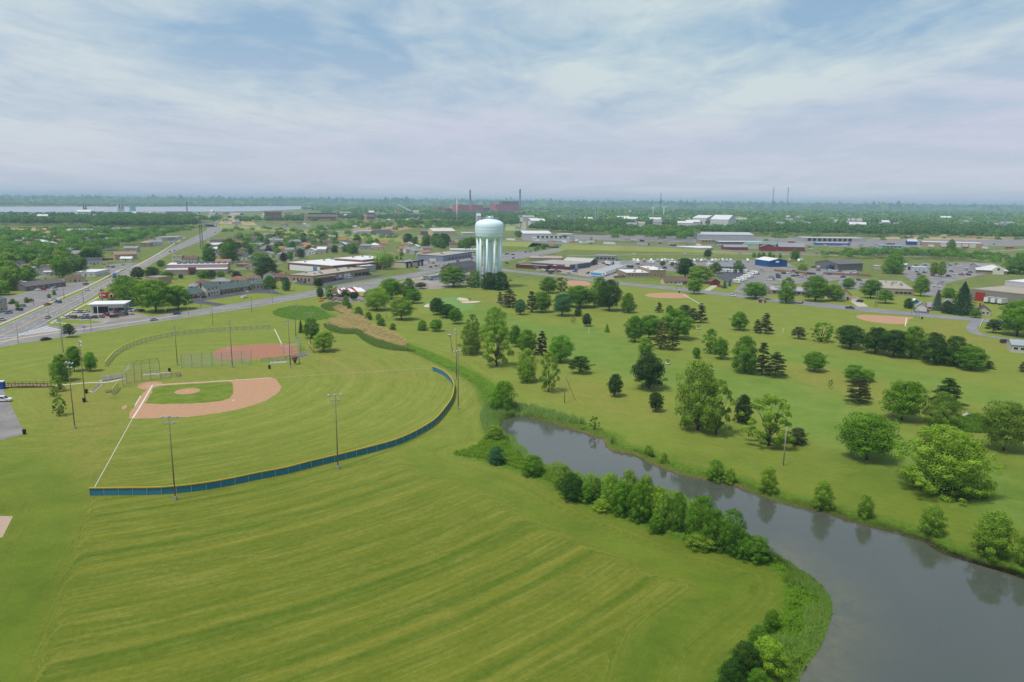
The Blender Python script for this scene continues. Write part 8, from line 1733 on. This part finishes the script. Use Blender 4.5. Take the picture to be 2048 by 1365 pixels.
# washed-up tree trunk by the ditch at right
g = G(1932,833); t = thing('fallen_log','pale fallen log by the wet ditch at the right','log',(g.x,g.y,ground_z(g.x,g.y)),0.5); MB().tube([(-2.2,0,.3),(0,.2,.4),(2.4,-.1,.35)],[.4,.45,.3],M('bleached_wood',ph(214,204,190),0.9),8).build('log_trunk',t,smooth=True); MB().tube([(0.5,.1,.5),(1.2,.6,1.1)],[.2,.1],M('bleached_wood'),6).build('branch_stub',t)
grass_stuff('ditch_weeds','bright weeds in the wet ditch at the right',scatter(poly_g([(1885,840),(1940,830),(1990,832),(2010,850),(1970,868),(1900,860)],3),5000,31,clump=0.2),0.8,0.08,ph(76,128,24,1.0),ph(126,164,60,1.0),31,0.5)
# ================================================================== TOWN TREES AND FAR WOODS
trs = random.Random(21)
TAKEN = [(o.location.x,o.location.y,max(o.get('L',6),o.get('D',6)) * 0.5,o.get('L',0),o.get('D',0),o.rotation_euler[2]) for o in THINGS if 'L' in o.keys()]
def small_houses(poly_px,n,lb,seed):
    rs = random.Random(seed); P = poly_np(GP(poly_px)); lo,hi = P.min(0),P.max(0); k = 0; tr = 0
    while k < n and tr < n * 60:
        tr += 1; a = Vector((rs.uniform(lo[0],hi[0]),rs.uniform(lo[1],hi[1]),0))
        if not inside_np(P,np.array([a.x]),np.array([a.y]))[0] or blocked(a,10) or on_road(a):continue
        rn_,rc = rs.choice((('grey',RGREY),('brown',RBROWN),('orange brown',RORANGE),('white',RWHITE),('dark',RDARK))); w = rs.uniform(9,14)
        building('house',f'small {rs.choice(("white", "pale"))} house with {rn_} roof {lb}',a,a + Vector((w,rs.uniform(-2,2),0)),rs.uniform(8,10),0,rs.choice((WHITE,CREAM,LGREY)),rc,rs.choice(('gable','gable','hip')),h=rs.uniform(3.2,5),rh=2.6,wins=[('f',3,1.7,1.4,1.3)],doors=[('f',0.5,1.1,2.1,ph(110,84,70))],cat='house',group='houses of the town',ridge=rs.choice('uv'))
        TAKEN.append((a.x,a.y,7,w,9,0.0)); k += 1
def blocked(p,pad=3.0):
    for x,y,r,l_,d_,rz in TAKEN:
        dx,dy = p.x - x,p.y - y
        if dx * dx + dy * dy > 160 ** 2:continue
        u = dx * math.cos(rz) + dy * math.sin(rz); v = -dx * math.sin(rz) + dy * math.cos(rz)
        if -pad < u < l_ + pad and -15 < v < d_ + pad:return True
    return False
def on_road(p):
    for a,b in ((r1a,r1b),(r2a,r2b),(r3a,r3b)):
        for i in range(0,len(a),2):
            m_ = (a[i] + b[i]) / 2
            if abs(m_.x - p.x) + abs(m_.y - p.y) < 26 and (Vector((p.x,p.y)) - Vector((m_.x,m_.y))).length < (Vector((a[i].x,a[i].y)) - Vector((b[i].x,b[i].y))).length / 2 + 4:return True
    return False
HOUSED = [([(20,560),(110,545),(200,520),(190,505),(0,515)],16,'in the left neighbourhood, front',1),([(-40,512),(190,500),(300,480),(240,472),(0,482)],28,'in the left neighbourhood, back',2),([(450,515),(520,528),(640,506),(760,502),(770,490),(560,476),(450,480)],42,'in the middle neighbourhood',3),([(790,500),(880,500),(960,498),(960,490),(800,490)],6,'left of the water tower',4),([(560,456),(800,460),(900,462),(880,452),(700,450),(560,450)],12,'beyond the highway',5),([(1010,460),(1180,462),(1180,452),(1060,448)],12,'behind the bridge yard',6),([(390,452),(520,450),(560,444),(420,438)],12,'near the river junction',7),([(700,446),(860,446),(960,448),(940,440),(720,440)],14,'in front of the works',8)]
for h_ in HOUSED:small_houses(*h_)
def grove(poly_px,n,hmin,hmax,cols,label,group,kinds=('mid',),wk=(0.8,1.15),mind=5.5,ignore=False):
    P = poly_np(GP(poly_px)); lo,hi = P.min(0),P.max(0); got = []; tries = 0
    while len(got) < n and tries < n * 80:
        tries += 1; x,y = trs.uniform(lo[0],hi[0]),trs.uniform(lo[1],hi[1])
        if not inside_np(P,np.array([x]),np.array([y]))[0]:continue
        p = Vector((x,y,0))
        if any((p - q_).length < mind for q_ in got) or (not ignore and (blocked(p) or on_road(p))):continue
        got.append(p); h = trs.uniform(hmin,hmax); tree_at(p,h,h * trs.uniform(*wk),trs.choice(kinds),trs.choice(cols),label,group)
def wood_mesh(pts,hs,ws,quads,seed,name,label,col):
    rs = np.random.RandomState(seed); n = len(pts); K = quads; d = sph(rs,n * K).reshape(n,K,3); d[...,2] = np.abs(d[...,2]) * 1.0 - 0.25 * rs.random((n,K)); r = 0.72 + 0.38 * rs.random((n,K,1))
    lob = 1 + 0.22 * np.sin(d[...,0:1] * 5 + rs.random((n,1,1)) * 6) * np.sin(d[...,1:2] * 5 + rs.random((n,1,1)) * 6)
    C = np.stack([pts[:,0],pts[:,1],hs * 0.52],1)[:,None] + d * r * lob * np.stack([ws / 2,ws / 2,hs * 0.48],1)[:,None]; C = C.reshape(-1,3); Nn = d.reshape(-1,3) + np.array([0,0,0.3]); Nn /= np.linalg.norm(Nn,axis=1)[:,None]
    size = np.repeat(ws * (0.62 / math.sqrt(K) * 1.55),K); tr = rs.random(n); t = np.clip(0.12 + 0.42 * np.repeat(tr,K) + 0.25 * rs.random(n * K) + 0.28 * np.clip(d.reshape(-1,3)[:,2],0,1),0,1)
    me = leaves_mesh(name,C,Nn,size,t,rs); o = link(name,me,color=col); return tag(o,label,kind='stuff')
def mass(poly_px,n,hmin,hmax,cols,label,group,kinds=('mid',),wk=(0.8,1.15),mind=5.5,ignore=False):
    P = poly_np(GP(poly_px)); lo,hi = P.min(0),P.max(0); got = []; tries = 0
    while len(got) < n * 1.25 and tries < n * 90:
        tries += 1; x,y = trs.uniform(lo[0],hi[0]),trs.uniform(lo[1],hi[1]); p = Vector((x,y,0))
        if not inside_np(P,np.array([x]),np.array([y]))[0] or any((p - q_).length < mind * 0.85 for q_ in got) or (not ignore and (blocked(p) or on_road(p))):continue
        got.append(p)
    rs = np.random.RandomState(n); hs = hmin + (hmax - hmin) * rs.random(len(got)); q_ = np.array([[p.x,p.y] for p in got])
    wood_mesh(q_,hs,hs * (wk[0] + (wk[1] - wk[0]) * rs.random(len(got))),420,n,label.split(',')[0].replace(' ','_').replace('tree_','trees_',1)[:28],'trees: ' + label,LC['mid'])
GREENS = ['green','mid','mid','light','olive','dark','hazy']
grove([(0,592),(40,572),(120,560),(150,548),(195,536),(195,512),(120,508),(0,520)],66,9,15,GREENS,'tree in the dense left neighbourhood, front half','trees of the left neighbourhood',wk=(1.0,1.45),mind=6)
mass([(-60,525),(195,515),(240,500),(300,478),(330,470),(240,466),(100,474),(-60,480)],150,9,15,GREENS,'tree in the dense left neighbourhood, back half','trees of the left neighbourhood',wk=(0.95,1.4),mind=7)
grove([(0,640),(60,612),(130,590),(120,584),(40,602),(0,612)],7,2.0,3.6,['light','green'],'low shrub in the weed strip at the left','shrubs at the left',('bush',))
mass([(290,486),(380,468),(395,462),(300,462)],26,8,13,GREENS,'tree left of the diagonal road near the bridge','trees left of the diagonal road')
grove([(450,520),(520,540),(560,528),(640,512),(760,506),(770,492),(700,480),(560,476),(480,478),(440,492)],66,7.5,13,GREENS + ['purple','deep'],'tree in the neighbourhood behind the school','trees of the middle neighbourhood',wk=(0.9,1.35),mind=7)
mass([(450,518),(520,536),(640,508),(760,503),(770,490),(560,474),(470,476),(440,492)],62,5,10,GREENS,'tree filling the gardens of the middle neighbourhood','x',wk=(0.9,1.4),mind=6)
mass([(425,478),(450,462),(520,466),(640,476),(800,486),(790,480),(640,470),(520,460)],30,8,13,GREENS,'tree below the highway embankment','trees below the highway')
grove([(790,500),(840,496),(900,500),(965,500),(970,492),(880,486),(800,490)],24,9,17,['mid','green','dark','hazy'],'tall tree between the small houses and the tower','trees left of the tower',mind=7)
grove([(770,525),(800,512),(815,514),(800,524)],4,4,6,['olive','light'],'small tree behind the tyre shop','small trees behind the tyre shop')
grove([(1060,505),(1090,507),(1110,503),(1085,498)],4,6,8,['green','light'],'tree at the bridge abutment','trees at the bridge')
grove([(1150,499),(1190,501),(1200,497),(1160,495)],5,4,6.5,['green','mid'],'shrub on the embankment right of the bridge','shrubs on the embankment',('bush','mid'),ignore=True)
mass([(1690,520),(1760,518),(1860,520),(1960,526),(1960,515),(1850,510),(1740,508),(1690,512)],95,6.5,12,['mid','green','dark','light'],'tree of the thick belt along the highway at right','trees of the highway belt',('mid','bush'),mind=5,ignore=True)
mass([(1960,530),(2060,540),(2060,518),(1960,516)],14,7,11,['mid','dark','green'],'tree behind the hip roofed building','trees at the right edge',mind=6)
mass([(1640,516),(1690,518),(1700,512),(1640,511)],9,6,9,['mid','green','dark'],'tree behind the grey metal shop','trees behind the grey shop',mind=5)
grove([(1500,517),(1560,518),(1560,514),(1500,513)],9,4,6,['mid','green'],'small tree between the motorhome row and the ramp','small trees at the ramp',mind=5)
mass([(1215,484),(1360,488),(1400,480),(1380,466),(1180,466),(1200,476)],56,13,20,['hazy','olive','mid','green','brown'],'tree in the thicket right of the bridge','trees in the thicket by the highway',mind=8,ignore=True)
grove([(930,480),(1010,470),(1040,470),(1040,480),(980,484)],8,9,13,['mid','hazy'],'tree beneath the tower tank','trees behind the tower')
mass([(640,470),(760,468),(880,462),(960,460),(960,452),(760,450),(640,456)],50,12,19,['mid','hazy','dark','green'],'tree in the belt beyond the highway','trees beyond the highway',mind=12)
mass([(1530,488),(1600,486),(1640,484),(1640,474),(1530,474)],12,8,12,['mid','hazy'],'tree behind the red barns','trees behind the barns',mind=10)
mass([(1740,490),(1850,484),(2050,486),(2050,474),(1740,474)],26,7,12,['mid','hazy','green'],'tree around the long tan building','trees around the dealer buildings',mind=14)
# --- woods that read as one mass
RIVP = poly_np(rp)
def far_points(poly_px,spacing,seed,gap=0.0,gs=300.0,world=False):
    rs = np.random.RandomState(seed); P = poly_np(poly_px if world else GP(poly_px)); lo,hi = P.min(0),P.max(0); A = (hi - lo).prod(); n = int(A / spacing ** 2); q_ = lo + rs.random((n,2)) * (hi - lo); k = inside_np(P,q_[:,0],q_[:,1]) & (~inside_np(RIVP,q_[:,0],q_[:,1]))
    if gap:
        ff = np.sin(q_[:,0] / gs + 2 * np.sin(q_[:,1] / gs * 0.7)) + np.sin(q_[:,1] / gs * 1.3 + 1.5 * np.sin(q_[:,0] / gs * 0.6 + 1)) + rs.random(n) * 0.6; k &= ff > gap
    q_ = q_[k]
    keep = np.ones(len(q_),bool)
    for x,y,r_,l_,d_,rz in TAKEN:
        if y < 1100:continue
        dx,dy = q_[:,0] - x,q_[:,1] - y; u = dx * math.cos(rz) + dy * math.sin(rz); v = -dx * math.sin(rz) + dy * math.cos(rz); front = 60 + 0.05 * (y - 1500)
        keep &= ~((u > -8) & (u < l_ + 8) & (v > -max(front,30)) & (v < d_ + 8))
    return q_[keep]
def wood(name,label,poly_px,spacing,hm,wm,quads,seed,col,gap=0.0,gs=300.0,world=False):
    q_ = far_points(poly_px,spacing,seed,gap,gs,world); rs = np.random.RandomState(seed + 1); hs = hm * (0.7 + 0.5 * rs.random(len(q_))); ws = wm * (0.75 + 0.5 * rs.random(len(q_))); print(name,len(q_)); return wood_mesh(q_,hs,ws,quads,seed,name,label,col)
FG = LC['mid']; FD = ph(68,102,36,1.0)
wood('left_wood','dark wood at the left below the river',[(185,459),(395,456),(385,444),(330,440),(260,439),(190,446)],11,19,13,110,41,FD)
wood('left_tree_line','tree line across the left fields',[(-80,452),(185,452),(190,446),(-80,445)],13,16,13,80,42,FD,0.0)
wood('left_scrub','scrub on the left fields',[(-80,476),(130,466),(240,462),(380,462),(180,458),(-80,462)],24,8,11,60,43,FG,0.0,90)
wood('shore_trees','trees along the near river shore',[(395,447),(520,447),(680,446),(820,440),(900,437),(880,431),(690,432),(560,437),(420,436)],30,15,17,60,44,FD,-0.2,160)
wood('plant_trees','trees in front of the power plant',[(850,440),(1035,440),(1030,431),(860,431)],20,16,15,60,45,FD,-0.9,200)
wood('middle_wood','wood between the tower and the power plant',[(800,456),(960,458),(1040,452),(1030,441),(860,440),(790,446)],20,15,14,70,46,FD,-0.1,160)
wood('right_wood','broad wood right of the centre',[(1060,462),(1180,470),(1400,470),(1640,473),(1850,476),(2100,480),(2100,462),(1840,456),(1640,452),(1460,452),(1200,450),(1080,446)],16,15,14,70,47,FD,-0.35,150)
wood('far_right_wood','hazy woods beyond the right wood',[(1060,446),(1200,450),(1460,452),(1840,456),(2200,462),(2200,440),(1600,433),(1060,430)],30,15,24,36,48,FG,-0.55,260)
wood('works_trees','scattered trees among the river works',[(-100,445),(190,444),(330,438),(420,436),(300,430),(-100,431)],34,13,18,40,49,FD,-0.3,150)
wood('distant_forest','blue green forest stretching away beyond the river and the works',[(-5200,5300),(-2400,5300),(-1250,4700),(-900,3500),(2700,3500),(5800,7600),(-5900,7600)],58,13,50,20,50,FG,-1.25,420,True)
wood('horizon_forest','forest along the horizon',[(-5900,7600),(5800,7600),(17500,23000),(-17500,23000)],230,11,260,14,52,FG,-1.6,1500,True)
# --- scattered far roofs
hm_ = {}
for i in range(70):
    x = trs.uniform(1040,2048) if i % 4 else trs.uniform(-20,880); y0 = 426 + (x - 0) / 2048 * 14
    y = y0 + trs.uniform(2,24) if x > 1000 else trs.uniform(428,440); g = G(x,y); k = trs.choice((0,1,2))
    if k not in hm_:
        w_,d_,h_ = ((14,10,5),(26,16,6),(40,22,8))[k]; hm_[k] = (MB().box(-w_ / 2,w_ / 2,-d_ / 2,d_ / 2,0,h_,M_WALL).mesh('wall'),MB().raw([(-w_ / 2 - .5,-d_ / 2 - .5,h_),(w_ / 2 + .5,-d_ / 2 - .5,h_),(w_ / 2 + .5,0,h_ + 3),(-w_ / 2 - .5,0,h_ + 3),(w_ / 2 + .5,d_ / 2 + .5,h_),(-w_ / 2 - .5,d_ / 2 + .5,h_)],[(0,1,2,3),(3,2,4,5)],M_ROOF).mesh('roof'))
    t = thing('far_house','small pale roof showing in the far woods','house',(g.x,g.y,9.0 if y < 445 else 5.0),trs.uniform(-.4,.4),'far roofs in the woods'); link('wall',hm_[k][0],t,color=WHITE); link('roof',hm_[k][1],t,color=trs.choice((RWHITE,RGREY,RBEIGE,RWHITE)))
    t.location.z = 0; t.scale = (1,1,trs.uniform(1.4,2.2))
# --- dry fields
for pts,lb,c in (([(-100,460),(120,456),(140,459),(40,463),(-100,466)],'yellow dry field at the left',(196,164,96)),([(60,463),(140,460),(180,463),(100,467)],'second dry field strip at the left',(186,156,100)),([(720,455),(780,452),(850,452),(800,462),(700,461)],'brown field beyond the highway',(190,156,116)),([(1105,446),(1170,447),(1180,452),(1110,452)],'orange bare ground at the substation',(206,160,110)),([(1740,478),(1960,480),(2050,478),(2050,470),(1900,470),(1800,472)],'tan grass behind the dealers at right',(196,176,120)),([(1990,474),(2060,474),(2060,462),(2010,464)],'green bank under the far right pylons',(150,170,100)),([(1010,462),(1038,462),(1042,440),(1012,448)],'green field left of the far road',(160,176,110)),([(430,452),(520,455),(500,440),(450,436)],'dry grass by the highway junction',(196,176,110))):
    tag(sheet('field',GP(pts),0.12,M('field_' + lb.split()[0] + str(len(MATS)),ph(*c),0.95,0.15,0.01)),lb,kind='structure')
# ================================================================== HAZE
hm_ = bpy.data.materials.new('haze'); hm_.use_nodes = True; hm_.node_tree.nodes.clear()
pv = hm_.node_tree.nodes.new('ShaderNodeVolumePrincipled'); mo_ = hm_.node_tree.nodes.new('ShaderNodeOutputMaterial'); hm_.node_tree.links.new(pv.outputs[0],mo_.inputs['Volume'])
pv.inputs['Color'].default_value = (0.62,0.85,1.0,1); pv.inputs['Density'].default_value = 0.00011; pv.inputs['Anisotropy'].default_value = 0.0
hb_ = MB(); hb_.box(-41000,41000,-2900,45000,-4.0,150.0,hm_); tag(hb_.build('haze'),'pale blue haze over the far land',kind='stuff')
# ================================================================== LABELS
bpy.context.view_layer.update()
def ordinal(n):
    w = ['first','second','third','fourth','fifth','sixth','seventh','eighth','ninth','tenth','eleventh','twelfth']
    if n <= 12:return w[n - 1]
    return f"{n}{'th' if 10 <= n % 100 <= 20 else {1: 'st', 2: 'nd', 3: 'rd'}.get(n % 10, 'th')}"
by = {}
for o in THINGS:by.setdefault(o['label'],[]).append(o)
for lb,os_ in by.items():
    if len(os_) > 1:
        os_.sort(key=lambda o:pix(o.matrix_world.translation)[0])
        for i,o in enumerate(os_):o['label'] = f'{lb}, {ordinal(i + 1)} from the left'
for o in THINGS:
    for k in ('L','D','H'):
        if k in o.keys():del o[k]
